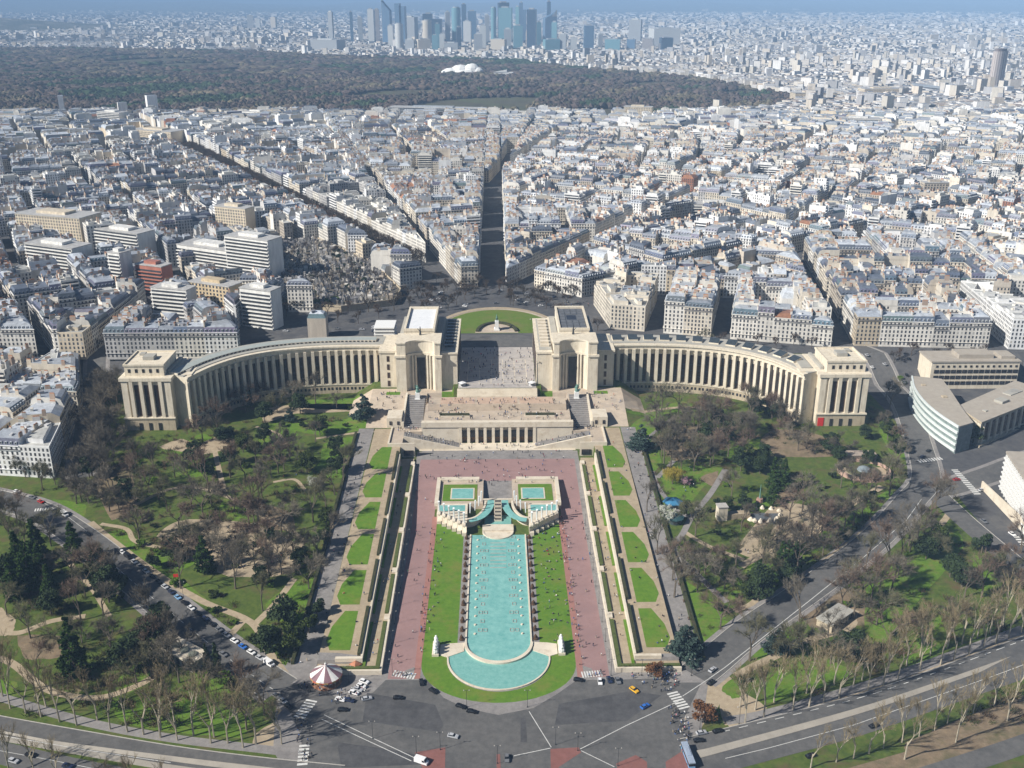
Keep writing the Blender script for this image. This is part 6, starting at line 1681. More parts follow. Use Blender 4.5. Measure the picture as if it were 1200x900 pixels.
T_('green_shrub', [(tr.uniform(270, 345), tr.uniform(725, 790)) for _ in range(0)] + [(296, 795), (284, 800), (275, 795), (270, 808), (225, 730), (210, 728), (195, 752), (330, 760), (320, 742), (290, 755), (300, 768), (165, 640), (180, 618), (168, 612), (240, 655), (320, 515), (330, 500), (270, 512), (215, 535), (300, 640), (250, 700), (355, 500), (410, 480), (405, 500), (235, 520), (345, 575)])
T_('green_shrub', [(272, 797), (285, 792)], 1.5, 2)
for k in range(8):
    T_('bare_tree', [(tr.uniform(150, 400), tr.uniform(470, 700))], 1.0)
for k in range(12):
    T_('bare_tree', [(tr.uniform(760, 1060), tr.uniform(470, 690))], .95)
for k in range(9):
    T_('evergreen_tree', [(tr.uniform(150, 390), tr.uniform(490, 690))], .8); T_('evergreen_tree', [(tr.uniform(770, 1040), tr.uniform(490, 680))], .8)
for k in range(60):
    T_('green_shrub', [(tr.uniform(120, 395), tr.uniform(490, 780)) if k % 2 else (tr.uniform(765, 1050), tr.uniform(490, 720))], 1.0)
for k in range(9):
    T_('bare_tree', [(tr.uniform(15, 250), tr.uniform(640, 810))], 1.0); T_('bare_tree', [(tr.uniform(900, 1190), tr.uniform(640, 780))], 1.0)
# left quay row
T_('plane_tree', [(3, 816), (12, 830), (30, 836), (48, 840), (54, 828), (114, 844), (127, 857), (146, 862), (165, 865), (185, 868), (189, 855), (206, 870), (227, 862), (247, 871), (251, 864), (267, 871), (330, 872), (70, 846), (90, 850), (-8, 826), (206, 852), (300, 872), (285, 876)])
T_('plane_tree', [(50, 905), (75, 912), (140, 920), (170, 918), (20, 898), (205, 925)], .85)
# right garden
T_('bare_tree', [(727, 542), (775, 483), (795, 484), (813, 552), (778, 545), (853, 535), (870, 515), (857, 585), (925, 514), (935, 528), (1042, 506), (1047, 583), (744, 618), (788, 680), (817, 694), (849, 690), (837, 668), (815, 629), (896, 651), (902, 643), (909, 645), (916, 640), (942, 634), (950, 633), (962, 634), (976, 626), (989, 621), (1000, 616), (990, 648), (913, 676), (955, 640), (968, 622), (982, 612), (1010, 605), (850, 738), (862, 670), (826, 672), (790, 700), (1000, 570), (985, 572), (1025, 578), (1015, 590), (1038, 560), (1050, 548), (1050, 520), (1045, 480), (1038, 468), (940, 600), (925, 608), (950, 612), (800, 660), (770, 650), (758, 600)])
for k in range(30):
    T_('bare_tree', [(tr.uniform(762, 845), tr.uniform(488, 550))], .95, tr.choice([0, 3, 3, 1]))
for k in range(14):
    T_('bare_tree', [(tr.uniform(840, 950), tr.uniform(475, 520))], .9, tr.choice([0, 3, 2, 1]))
T_('evergreen_tree', [(842, 497), (870, 502), (900, 478), (905, 490), (918, 500), (880, 545), (868, 552), (890, 555), (972, 532), (885, 490), (855, 515), (895, 540), (912, 562), (830, 520), (1040, 515), (1050, 530)])
T_('fir_tree', [(917, 575), (922, 662), (914, 676), (930, 668), (905, 575), (905, 590)], .8)
T_('cedar_tree', [(750, 527), (813, 778), (805, 768)], .95); T_('cedar_tree', [(910, 765)], .75)
T_('willow_tree', [(788, 567)], 1.0); T_('blossom_tree', [(802, 570)], 1.0, 0); T_('blossom_tree', [(785, 612), (778, 605)], .9, 1)
T_('bare_tree', [(950, 682), (1020, 708), (1010, 700), (1030, 695), (1055, 655), (1040, 662), (1027, 732), (1000, 725), (970, 745), (935, 760), (925, 770), (1065, 640), (1075, 630), (985, 715), (1045, 690), (1085, 618), (1095, 650), (1130, 700), (870, 770), (1175, 690), (1190, 670), (1150, 700), (1105, 595), (1185, 650), (1180, 700), (1090, 605)], 1.1)
T_('evergreen_tree', [(1120, 682), (1113, 676), (1127, 688), (1097, 645), (1150, 648), (1165, 672), (1085, 655), (1000, 770), (990, 775), (880, 700), (890, 695), (895, 708), (940, 690), (1140, 520)], 1.1)
T_('green_shrub', [(940, 692), (950, 560), (960, 575), (975, 560), (940, 570), (905, 548), (850, 570), (840, 590), (830, 600), (1000, 540), (1020, 550), (1010, 543), (985, 540), (1060, 560), (880, 600), (1070, 640), (862, 700), (760, 590), (765, 515), (880, 575), (895, 585), (935, 585), (1030, 620), (1010, 640), (925, 745), (905, 780), (870, 800), (1060, 450), (1050, 445)])
T_('rusty_tree', [(768, 792), (826, 846)], 1.0)
# right quay rows
T_('plane_tree', [(873, 847), (895, 840), (929, 833), (948, 828), (965, 823), (983, 818), (1017, 808), (1035, 803), (1052, 797), (1078, 785), (1102, 779), (1118, 773), (1135, 767), (1152, 760), (1167, 754), (1182, 748), (1197, 741), (867, 828), (907, 823), (977, 803), (1010, 797), (1040, 790), (1062, 780), (1078, 770), (1110, 760), (1127, 755), (1145, 748), (1160, 742), (1000, 803), (1090, 768), (1175, 735), (1190, 728), (945, 812), (885, 832)])
T_('plane_tree', [(980, 893), (1018, 883), (1057, 870), (1077, 863), (1110, 848), (1165, 827), (1000, 889), (1035, 877), (1095, 856), (1190, 815), (950, 900), (1140, 836), (1180, 845), (1120, 870), (1060, 890)], .85)
# round the oval lawn, along the wing and streets
ring = [(5, 350), (545, 352), (556, 347), (570, 345), (585, 345), (600, 346), (614, 349), (626, 354), (640, 362), (535, 358), (525, 364), (515, 362), (500, 358), (490, 352), (478, 350), (470, 356), (462, 364), (480, 362), (505, 348), (520, 346), (560, 338), (590, 338), (545, 338), (605, 340), (655, 372), (700, 388), (498, 368)]
T_('bare_tree', ring[1:], .85)
T_('bare_tree', [(tr.uniform(470, 560), tr.uniform(332, 350)) for _ in range(14)] + [(tr.uniform(590, 700), tr.uniform(338, 362)) for _ in range(16)], .75)
T_('bare_tree', [(720 + k * 21, 405 + (k % 2) * 4) for k in range(12)] + [(1040 + k * 14, 425 - (k % 3) * 4) for k in range(10)], .7)
T_('bare_tree', [(300 + k * 12, 372 + tr.uniform(-8, 8)) for k in range(13)], .8)
T_('bare_tree', [(100 + k * 15, 410 + tr.uniform(-3, 3)) for k in range(12)], .7, 0)
T_('bare_tree', [(tr.uniform(340, 450), tr.uniform(292, 345)) for _ in range(34)], .55)
T_('green_shrub', [(tr.uniform(340, 450), tr.uniform(292, 345)) for _ in range(30)], 1.2, 1)
T_('green_shrub', [(tr.uniform(335, 400), 352 + tr.uniform(-2, 4)) for _ in range(10)] + [(400 + k * 5, 282 + k * 4) for k in range(8)], 1.3, 2)
# lower-left wood beside the dark avenue and street trees along the left road
T_('bare_tree', [(30, 560), (50, 575), (65, 568), (80, 572), (45, 560), (15, 555), (90, 585)], .8)
ROADS_ONLY = WAYS[:6]
lst = []
for kind, X_, Y_, sc, ci in TREES:
    x, y = gp(X_, Y_)
    if inpoly((x, y), CEM): x, y = G(X_, Y_, ZC); z = ZC
    else: z = zg(x, y)
    for L_, w in ROADS_ONLY:
        for (ax, ay), (bx2, by2) in zip(L_, L_[1:]):
            dx, dy = bx2 - ax, by2 - ay; l2 = dx * dx + dy * dy or 1; u = clamp(((x - ax) * dx + (y - ay) * dy) / l2, 0, 1)
            ex, ey = x - ax - dx * u, y - ay - dy * u; dd_ = math.hypot(ex, ey)
            if 1e-3 < dd_ < w: x += ex / dd_ * (w - dd_ + 1.2); y += ey / dd_ * (w - dd_ + 1.2)
    if z != ZC: z = zg(x, y)
    if abs(x) < 91.5 and 372 < y < 652 and not (80 < abs(x) < 91 and kind != 'green_shrub'): continue
    if abs(x) > 200 and abs(x) < 243 and 600 < y < 645: continue
    lst.append((math.hypot(x, y, CAMZ), kind, x, y, z, sc, ci))
# avenue trees
for (A, B, off) in ((LB0, LB1, 12), (LB0, LB1, -12), (LB0, LB1, 5), (LB0, LB1, -5)):
    A, B = np.array(A), np.array(B); d = B - A; L = np.linalg.norm(d); d /= L; n_ = np.array((-d[1], d[0]))
    t = 0
    while t < L * .9:
        p = A + d * t + n_ * off; lst.append((math.hypot(p[0], p[1], CAMZ), 'bare_tree', p[0] + tr.uniform(-1, 1), p[1] + tr.uniform(-1, 1), CITY, .95, None)); t += 8.5
lst.sort(key=lambda t: t[0])
PLACE = [('on the riverside verge', lambda x, y: y < 350), ('in the lower park', lambda x, y: y < 420), ('in the park beside the carousel road', lambda x, y: x < -90 and y < 560), ('in the garden right of the alley', lambda x, y: x > 90 and y < 560), ('below the shaded palace wing', lambda x, y: x < 0 and y < 700), ('below the sunlit palace wing', lambda x, y: x > 0 and y < 700), ('in the city streets', lambda x, y: True)]
KN = {'bare_tree': 'bare %s winter tree', 'plane_tree': 'pale-barked plane tree with upswept branches', 'fir_tree': 'pointed green fir tree', 'cedar_tree': 'spreading blue-green cedar', 'cypress_tree': 'narrow dark cypress', 'evergreen_tree': 'dense %s evergreen tree', 'green_shrub': '%s leafy shrub', 'rusty_tree': 'low round tree with rusty brown leaves', 'willow_tree': 'bright yellow weeping willow', 'blossom_tree': '%s blossoming tree'}
CN = {'bare_tree': TWN, 'evergreen_tree': ['dark green', 'dark green', 'green'], 'green_shrub': ['mid green', 'dark green', 'bright green', 'mid green'], 'blossom_tree': ['pink', 'white']}
def size_word(s): return 'small' if s < .8 else 'large' if s > 1.12 else ''
nind = {}
lite = MB(); lk, lc = bare(18, .75, .15, 9, 2.4, .24, trunk=.3, r=.35, maxd=3)
shr_n = 0
for dist, kind, x, y, z, sc, ci in lst:
    var, tmat, cmats = KINDS[kind]; i = tr.randrange(len(var)); c = ci if ci is not None else tr.randrange(len(cmats)); c = c % len(cmats)
    nind[kind] = nind.get(kind, 0) + 1
    if kind == 'bare_tree' and nind[kind] > 300:
        r = tr.uniform(0, 6.28); cr_, sr_ = math.cos(r), math.sin(r); s = sc * 1.05; col = tr.choice([(.1, .078, .06), (.085, .07, .055), (.11, .08, .06)])
        for b in (lk, lc):
            n = len(lite.v); lite.v.extend([(x + s * (a * cr_ - bb * sr_), y + s * (a * sr_ + bb * cr_), z + s * cc) for a, bb, cc in b.v]); lite.f.extend([tuple(n + v for v in f) for f in b.f]); lite.m.extend([0] * len(b.f)); lite.c.extend([col] * len(b.f))
        continue
    pl = next(w for w, f in PLACE if f(x, y))
    nm = KN[kind] % CN[kind][c] if '%s' in KN[kind] else KN[kind]
    lab = ('%s %s %s' % (size_word(sc), nm, pl)).strip(); short_ = ('%s %s' % (size_word(sc), nm)).strip()
    t = thing(kind, lab, 'shrub' if kind == 'green_shrub' else 'tree', (x, y, z), tr.uniform(0, 6.28), 'trees and shrubs of the gardens and streets')
    t.scale = (sc, sc, sc * tr.uniform(.9, 1.12)); SHORT[t.name] = short_
    for me, nme, mt in ((var[i][0], 'trunk', tmat), (var[i][1], 'crown', cmats[c])):
        o = obj(nme, me, t); o.material_slots[0].link = 'OBJECT'; o.material_slots[0].material = mt
print('trees', nind)
if lite.f: tag(lite.build('avenue_trees', attr_mat('bare_avenue_twigs', rough=1.0, spec=.05)), 'bare trees lining the long avenue into the city', 'trees', kind='stuff')

# ---- undergrowth: bare bushes and young shoots scattered below the garden trees
ug = MB(); ub = []
for k in range(5):
    b = MB()
    for j in range(34):
        a = tr.uniform(0, 6.28); ribbon(b, Vector((tr.gauss(0, .8), tr.gauss(0, .8), 0)), Vector((math.cos(a) * .6, math.sin(a) * .6, 1)).normalized(), tr.uniform(.8, 2.6), .22)
    ub.append(b)
keep = []
def on_way(x, y):
    for L_, w in WAYS:
        for (ax, ay), (bx2, by2) in zip(L_, L_[1:]):
            dx, dy = bx2 - ax, by2 - ay; l2 = dx * dx + dy * dy or 1; u = clamp(((x - ax) * dx + (y - ay) * dy) / l2, 0, 1)
            if math.hypot(x - ax - dx * u, y - ay - dy * u) < w: return True
    return False
n_ug = 0
for _ in range(6000):
    if n_ug > 1900: break
    X_, Y_ = (tr.uniform(0, 400), tr.uniform(490, 860)) if tr.random() < .5 else (tr.uniform(740, 1200), tr.uniform(480, 850))
    x, y = gp(X_, Y_)
    if abs(x) < 93 or y > 655 or y < 318 or (x > 262 and y > 440) or (x < -245 and y > 530): continue
    if math.sin(x * .09 + 1.7) * math.sin(y * .08) + .7 * math.sin(x * .035 - y * .05) + tr.uniform(-.5, .5) < .25: continue
    if on_way(x, y): continue
    b = tr.choice(ub); s = tr.uniform(.6, 1.5); n = len(ug.v); z = zg(x, y); c = tr.choice([(.1, .07, .045), (.075, .06, .04), (.12, .085, .05), (.05, .065, .025), (.08, .09, .03), (.13, .08, .05)])
    ug.v.extend([(x + s * p[0], y + s * p[1], z + s * p[2]) for p in b.v]); ug.f.extend([tuple(n + v for v in f) for f in b.f]); ug.m.extend([0] * len(b.f)); ug.c.extend([c] * len(b.f)); n_ug += 1
tag(ug.build('undergrowth', attr_mat('undergrowth_twigs', rough=1.0, spec=.05)), 'low brown and olive undergrowth scattered through the side gardens', 'undergrowth', kind='stuff')
# ================================================================= cars
vr = random.Random(3)
def car_parts(L, W, H, van=False):
    b = MB(); hl, hw = L / 2, W / 2
    prof = ([(-hl, .35), (-hl, .95), (-hl + .15, 1.0), (hl - .9, 1.0), (hl - .1, .82), (hl, .6), (hl, .35)] if not van else [(-hl, .35), (-hl + .05, H), (hl - 1.2, H), (hl - .75, 1.35), (hl - .05, 1.1), (hl, .35)])
    n = len(b.v); k = len(prof)
    for s in (-1, 1):
        for x, z in prof: b.v.append((x, s * hw, z))
    for i in range(k):
        j = (i + 1) % k; b.f.append((n + i, n + j, n + k + j, n + k + i)); b.m.append(0); b.c.append((.5,) * 3)
    b.f.append(tuple(n + i for i in range(k - 1, -1, -1))); b.m.append(0); b.c.append((.5,) * 3); b.f.append(tuple(n + k + i for i in range(k))); b.m.append(0); b.c.append((.5,) * 3)
    g_, rf = MB(), MB()
    if not van:
        lo = [(-hl + .35, -hw * .93), (hl - 1.25, -hw * .93), (hl - 1.25, hw * .93), (-hl + .35, hw * .93)]; up_ = [(-hl + .75, -hw * .74), (hl - 2.05, -hw * .74), (hl - 2.05, hw * .74), (-hl + .75, hw * .74)]
        for i in range(4): g_.face([(*lo[i], 1.0), (*lo[(i + 1) % 4], 1.0), (*up_[(i + 1) % 4], H - .06), (*up_[i], H - .06)])
        rf.prism(up_, H - .06, H)
    else:
        g_.face([(hl - 1.19, -hw * .85, H - .1), (hl - 1.19, hw * .85, H - .1), (hl - .74, hw * .85, 1.4), (hl - .74, -hw * .85, 1.4)][::-1])
        g_.v = [(x + .02, y, z + .02) for x, y, z in g_.v]
        for s in (-1, 1): g_.face([(hl - 2.1, s * (hw + .01), 1.3), (hl - .9, s * (hw + .01), 1.3), (hl - 1.15, s * (hw + .01), H - .25), (hl - 2.1, s * (hw + .01), H - .25)])
        rf.box(-hl + .1, hl - 1.25, -hw * .9, hw * .9, H, H + .04)
    w_ = MB(); w_.tube((0, -.11, 0), (0, .11, 0), .32, .32, 10)
    return b.mesh('body', MAT['white']), g_.mesh('window_band', MAT['carglass']), rf.mesh('roof', MAT['white']), w_.mesh('wheel', MAT['tyre'])
CARM = {'car': (car_parts(4.4, 1.8, 1.47), 4.4, 1.8), 'van': (car_parts(5.6, 2.1, 2.45, True), 5.6, 2.1)}
PAINT = {n: plain_mat('car_paint_' + n, c, rough=.25, spec=.5, vary=.03) for n, c in {'white': (.8, .8, .8), 'black': (.012, .012, .014), 'silver': (.45, .46, .48), 'grey': (.16, .165, .175), 'red': (.42, .025, .02), 'blue': (.035, .15, .5), 'navy': (.02, .03, .07), 'yellow': (.75, .42, .03), 'light blue': (.2, .38, .6)}.items()}
def car(x, y, ang, colour, where, kind='car'):
    (bm_, gm, rm, wm_), L, W = CARM[kind]
    t = thing('car' if kind == 'car' else 'delivery_van', '%s %s %s' % (colour, kind, where), kind, (x, y, zg(x, y) + .1), ang, 'cars on the roads'); SHORT[t.name] = '%s %s' % (colour, kind)
    for me, nme in ((bm_, 'body'), (gm, 'window_band'), (rm, 'roof')):
        o = obj(nme, me, t)
        if nme != 'window_band': o.material_slots[0].link = 'OBJECT'; o.material_slots[0].material = PAINT[colour]
    for sx in (-1, 1):
        for sy in (-1, 1):
            o = obj('wheel', wm_, t); o.location = (sx * L * .3, sy * (W / 2 - .1), .33)
MIX = ['white', 'black', 'black', 'silver', 'grey', 'navy', 'white', 'black', 'grey', 'silver']
# row parked against the kerb of the left road
kl = smooth_line(LROAD, 80); nrl = normals(kl)
acc = 0; last = -9
names = ['white', 'black', 'white', 'grey', 'white', 'black', 'black', 'silver', 'navy', 'light blue', 'black', 'white', 'black', 'navy', 'black', 'grey', 'silver', 'white', 'blue', 'white', 'silver', 'white']
kk = 0
for i in range(len(kl) - 1):
    acc += math.dist(kl[i], kl[i + 1])
    X_, Y_ = proj(kl[i][0], kl[i][1], zg(*kl[i]))
    if 128 < X_ < 316 and acc - last > 5.9 and kk < len(names):
        n = nrl[i]; off = 7.2; 
        x, y = kl[i][0] + n[0] * off, kl[i][1] + n[1] * off
        if proj(x, y, zg(x, y))[1] > Y_: x, y = kl[i][0] - n[0] * off, kl[i][1] - n[1] * off
        ang = math.atan2(kl[i + 1][1] - kl[i][1], kl[i + 1][0] - kl[i][0]) + vr.uniform(-.04, .04)
        car(x, y, ang, names[kk], 'parked at the garden kerb of the carousel road', 'van' if kk in (1, 21) else 'car'); last = acc; kk += 1
SQW = 'on the square'
CARS = [(427, 800, 435, 803, 'white', 'in the rank beside the carousel'), (424, 805, 433, 808, 'white', 'in the rank beside the carousel'), (420, 809, 429, 812, 'silver', 'in the rank beside the carousel'), (415, 813, 424, 816, 'white', 'in the rank beside the carousel'), (399, 821, 408, 823, 'white', 'before the carousel railing'), (410, 822, 419, 824, 'navy', 'before the carousel railing'), (430, 820, 440, 818, 'silver', SQW + ' before the carousel'), (402, 833, 412, 833, 'black', SQW + ' below the carousel'), (467, 819, 478, 819, 'black', SQW + ' below the striped crossing'), (494, 801, 495, 806, 'black', 'beside the crossing at the red carriageway'), (508, 811, 516, 816, 'black', 'at the kerb of the fountain lawn'), (540, 829, 552, 833, 'black', 'at the kerb below the ring pool'), (553, 835, 565, 837, 'black', 'at the kerb below the ring pool'),
        (531, 864, 541, 866, 'silver', SQW + ' above the red island'), (594, 890, 594, 896, 'grey', SQW + ' between the red islands'), (703, 800, 704, 808, 'white', 'parked beside the striped crossing of the right red carriageway'), (714, 798, 717, 805, 'navy', 'parked beside the white one at the crossing'), (724, 799, 727, 806, 'grey', 'last of three parked beside the crossing'), (743, 810, 750, 815, 'yellow', 'before the crowd at the rusty tree'), (756, 829, 765, 824, 'blue', SQW + ' beside the long white line'), (678, 798, 686, 799, 'black', 'on the crossing edge by the red carriageway'),
        (835, 786, 845, 778, 'silver', 'driving up the curving right road'), (833, 801, 842, 794, 'black', 'driving down the curving right road'), (822, 860, 832, 858, 'silver', 'waiting by the bus stop kerb'), (841, 858, 852, 855, 'black', 'ahead of the silver one at the bus stop kerb'), (819, 869, 829, 868, 'black', 'beside the silver one at the bus stop'), (1024, 852, 1036, 848, 'black', 'on the riverside road by the retaining wall'), (950, 887, 962, 883, 'black', 'on the riverside road under the plane trees'), (16, 893, 26, 896, 'silver', 'on the lower left riverside road'), (36, 886, 46, 889, 'black', 'on the lower left riverside road'), (80, 899, 90, 901, 'navy', 'on the lower left riverside road'),
        (324, 817, 334, 824, 'grey', 'waiting at the striped crossing by the carousel'), (332, 823, 340, 830, 'silver', 'waiting at the striped crossing by the carousel'), (338, 829, 346, 835, 'black', 'first at the striped crossing by the carousel'), (262, 768, 272, 775, 'grey', 'driving down the carousel road'), (1186, 627, 1194, 633, 'white', 'on the descending road below the boundary wall'), (1153, 612, 1160, 618, 'grey', 'on the descending road under bare twigs'), (1121, 563, 1129, 562, 'red', 'on the junction by the curved glass building'), (1081, 536, 1090, 530, 'navy', 'parked before the crossing by the curved glass building'), (1088, 529, 1096, 523, 'black', 'parked before the crossing by the curved glass building'),
        (20, 577, 30, 580, 'white', 'at the far bend of the carousel road'), (38, 584, 47, 587, 'grey', 'at the far bend of the carousel road'), (48, 589, 56, 593, 'red', 'at the far bend of the carousel road'), (66, 600, 72, 604, 'black', 'by the far crossing of the carousel road'), (103, 627, 109, 632, 'black', 'by the path mouth on the carousel road'), (895, 755, 905, 748, 'grey', 'on the curving right road under trees'), (1150, 575, 1158, 572, 'silver', 'parked beside the balcony tower drive')]
for X_, Y_, X2, Y2, c, wh in CARS:
    a_, b_ = gp(X_, Y_), gp(X2, Y2); car(a_[0], a_[1], math.atan2(b_[1] - a_[1], b_[0] - a_[0]), c, wh)
for X_, Y_, X2, Y2, c, wh in ((494, 894, 503, 897, 'white', 'standing at the red island'), (76, 604, 84, 610, 'white', 'parked at the far bend of the carousel road')):
    a_, b_ = gp(X_, Y_), gp(X2, Y2); car(a_[0], a_[1], math.atan2(b_[1] - a_[1], b_[0] - a_[0]), c, wh, 'van')
for k in range(46):        # traffic and parking round the oval lawn and in the streets behind
    t_ = vr.random()
    if t_ < .5: X_, Y_, ang = vr.uniform(490, 690), vr.uniform(338, 362), vr.uniform(-.6, .6)
    elif t_ < .75: X_, Y_, ang = vr.uniform(1005, 1065), vr.uniform(408, 455), vr.uniform(1.2, 1.8)
    elif t_ < .88: X_, Y_, ang = vr.uniform(330, 440), vr.uniform(383, 392), vr.uniform(-.2, .1)
    else: X_, Y_, ang = vr.uniform(99, 113), vr.uniform(440, 530), 1.75
    x, y = gp(X_, Y_); 
    if math.hypot(x / 40, (y - 760) / 70) < 1: continue
    c = vr.choice(MIX); car(x, y, ang, c, 'on the road round the oval lawn' if t_ < .5 else 'on the road past the sunlit palace end' if t_ < .75 else 'parked below the cemetery wall' if t_ < .88 else 'parked in the dark avenue')

# bus at the corner of the riverside road
a_ = gp(806, 889); b_ = gp(798, 868)
T = thing('city_bus', 'long bus with grey blue roof standing at the lower corner of the square', 'bus', (a_[0], a_[1], .1), math.atan2(b_[1] - a_[1], b_[0] - a_[0]))
m = MB(); m.prism([(-6, -1.25), (6, -1.25), (6, 1.25), (-6, 1.25)], .35, 1.3); m.build('body', PAINT['light blue'], T)
m = MB(); m.box(-5.95, 5.95, -1.22, 1.22, 1.3, 2.6); m.build('window_band', MAT['carglass'], T)
m = MB(); m.box(-6, 6, -1.25, 1.25, 2.6, 3.1); m.box(-2, 3, -.8, .8, 3.1, 3.35); m.build('roof', plain_mat('bus_roof', (.3, .36, .45)), T)
for sx in (-3.6, 3.4):
    for sy in (-1, 1): m = MB(); m.tube((sx, sy * 1.05, .5), (sx, sy * 1.26, .5), .5, .5, 12); m.build('wheel', MAT['tyre'], T)

# ================================================================= carousel, kiosks and other garden things
cx, cy_ = gp(383, 799)
T = thing('carousel', 'round carousel under a pointed roof striped white and mauve', 'carousel', (cx, cy_, .1))
m = MB(); m.lathe(0, 0, [(6.4, 0), (6.4, .5), (0, .5)], n=24, col=(.4, .2, .12)); m.build('platform', MAT['any'], T)
m = MB(); m.lathe(0, 0, [(6.9, 4.3), (3.4, 6.3), (1.1, 7.9), (.35, 9.0)], n=24, cols=[(.8, .78, .74), (.8, .78, .74), (.24, .14, .16), (.24, .14, .16)]); m.build('striped_roof', MAT['any'], T)
m = MB(); m.lathe(0, 0, [(6.9, 4.3), (6.95, 3.5), (6.7, 3.5)], n=24, cols=[(.55, .35, .14), (.5, .12, .08)]); m.build('valance', MAT['any'], T)
m = MB(); m.lathe(0, 0, [(.35, 9), (.5, 9.4), (.12, 9.9), (0, 11)], n=8, col=(.7, .7, .66)); m.build('finial', MAT['any'], T)
m = MB(); m.lathe(0, 0, [(1.6, .5), (1.6, 6.5)], n=14, cols=[(.6, .5, .34), (.5, .2, .12)]); m.build('centre_drum', MAT['any'], T)
hs = MB(); hs.tube((-.6, 0, 1.5), (.6, 0, 1.55), .28, .3, 7); hs.tube((.5, 0, 1.6), (.95, 0, 2.25), .2, .13, 6); hs.tube((.95, 0, 2.25), (1.3, 0, 2.05), .14, .08, 6)
for sx in (-.5, .5):
    for sy in (-.15, .15): hs.tube((sx, sy, 1.4), (sx * 1.3, sy, .8), .09, .06, 5)
hs.tube((0, 0, .5), (0, 0, 4.6), .05, .05, 5); hs_me = hs.mesh('horse', MAT['white'])
ps = MB(); ps.tube((0, 0, .5), (0, 0, 4.3), .09, .09, 6); ps_me = ps.mesh('post', MAT['stone'])
for k in range(12):
    a = 2 * math.pi * k / 12; o = obj('horse', hs_me, T); o.location = (4.6 * math.cos(a), 4.6 * math.sin(a), .2 * (k % 3)); o.rotation_euler = (0, 0, a + 1.57)
    o = obj('post', ps_me, T); o.location = (6.1 * math.cos(a + .26), 6.1 * math.sin(a + .26), 0)
def kiosk(X_, Y_, label, roofc, wallc, n, r, h, rise, name='kiosk', zoff=0, xy=None, z=None):
    x, y = xy or gp(X_, Y_); T = thing(name, label, 'kiosk', (x, y, (zg(x, y) if z is None else z) + .05))
    m = MB(); m.lathe(0, 0, [(r * .8, -.2), (r * .8, h)], n=n, col=wallc); m.build('wall', MAT['any'], T)
    m = MB(); m.lathe(0, 0, [(r * 1.1, h), (r * .55, h + rise * .6), (r * .08, h + rise), (0, h + rise)], n=n, col=roofc); m.build('roof', MAT['any'], T)
    m = MB(); m.lathe(0, 0, [(r * 1.12, h - .35), (r * 1.12, h)], n=n, col=tuple(c * .8 for c in roofc)); m.build('fascia', MAT['any'], T)
    m = MB(); m.box(-r * .35, r * .35, -r * .84, -r * .74, .9, h - .5, col=(.05, .05, .05)); m.build('hatch', MAT['any'], T); return T
kiosk(417, 784, 'small ticket kiosk with orange brown roof beside the carousel', (.42, .17, .09), (.5, .28, .18), 4, 2.6, 2.6, 1.4)
kiosk(788, 593, 'blue roofed garden kiosk by the yellow willow', (.05, .2, .36), (.1, .12, .12), 6, 5.2, 3.0, 2.2)
kiosk(791, 612, 'dark green round garden kiosk below the blue roofed one', (.03, .075, .08), (.06, .08, .08), 8, 4.6, 3.2, 1.2)
for s, lab in ((-1, 'white square stall on the esplanade beside the white roofed pavilion'), (1, 'white square stall on the esplanade beside the pavilion with dark roof panels')):
    kiosk(0, 0, lab, (.8, .8, .8), (.5, .5, .5), 4, 2.7, 2.5, .3, 'market_stall', xy=(s * 24.0, 646.5), z=26.0)
# skylight pavilion in the lower left park
x, y = gp(218, 772)
T = thing('skylight_pavilion', 'low pale pavilion with three round skylights in the lower park', 'building', (x, y, zg(x, y)), -.62)
m = MB(); m.box(-10, 10, -4.5, 4.5, -.5, 4.0); m.build('wall', MAT['concrete'], T)
m = MB(); m.prism([(-10.6, -5), (8.5, -5), (10.6, -3), (10.6, 3), (8.5, 5), (-10.6, 5)], 4.0, 4.7); m.build('roof', MAT['stone'], T)
for k in (-5.5, 0, 5.5): m = MB(); m.lathe(k, 0, [(2.1, 4.7), (2.1, 5.1), (1.7, 5.3), (0, 5.5)], n=18, col=(.16, .17, .14)); m.build('skylight', MAT['any'], T)
for k in range(5): m = MB(); m.box(-8.6 + k * 4.0, -6.4 + k * 4.0, -4.7, -4.5, .3, 3.2); m.build('opening', MAT['glass'], T)
x, y = gp(978, 728)
T = thing('sunken_shelter', 'low concrete shelter with dark openings and ochre sides in the lower right park', 'building', (x, y, zg(x, y)), .7)
m = MB(); m.box(-9, 9, -4, 4, -.5, 3.4); m.build('wall', MAT['palace_base'], T); m = MB(); m.box(-9.4, 9.4, -4.4, 4.4, 3.4, 4.0); m.build('roof', MAT['palace_roof'], T)
for k in range(4): m = MB(); m.box(-7.5 + k * 4.2, -4.8 + k * 4.2, -4.2, -4.0, .2, 2.8); m.build('opening', MAT['glass'], T)
# sunken round garden before the sunlit palace end
x, y = gp(1012, 553); z = zg(x, y)
T = thing('round_garden', 'sunken round garden ringed by a pinkish wall before the sunlit palace end', 'garden', (x, y, z))
m = MB(); m.lathe(0, 0, [(15.5, -1), (15.5, 2.2), (14.4, 2.2), (14.4, .4)], n=40, col=(.5, .34, .27), sy=.85); m.build('ring_wall', MAT['any'], T)
m = MB(); m.lathe(0, 0, [(14.4, .3), (10, .3)], n=40, col=(.42, .34, .24), sy=.85); m.build('ring_path', MAT['any'], T)
m = MB(); m.lathe(0, 0, [(10, .35), (9.6, 1.0), (0, 1.3)], n=32, col=(.09, .09, .04), sy=.85); m.build('planting_bed', MAT['any'], T)
m = MB(); m.lathe(0, 0, [(4, 1.25), (3.4, 2.6), (1.5, 3.6), (0, 3.9)], n=16, col=(.22, .26, .28)); m.build('glass_dome', MAT['any'], T)
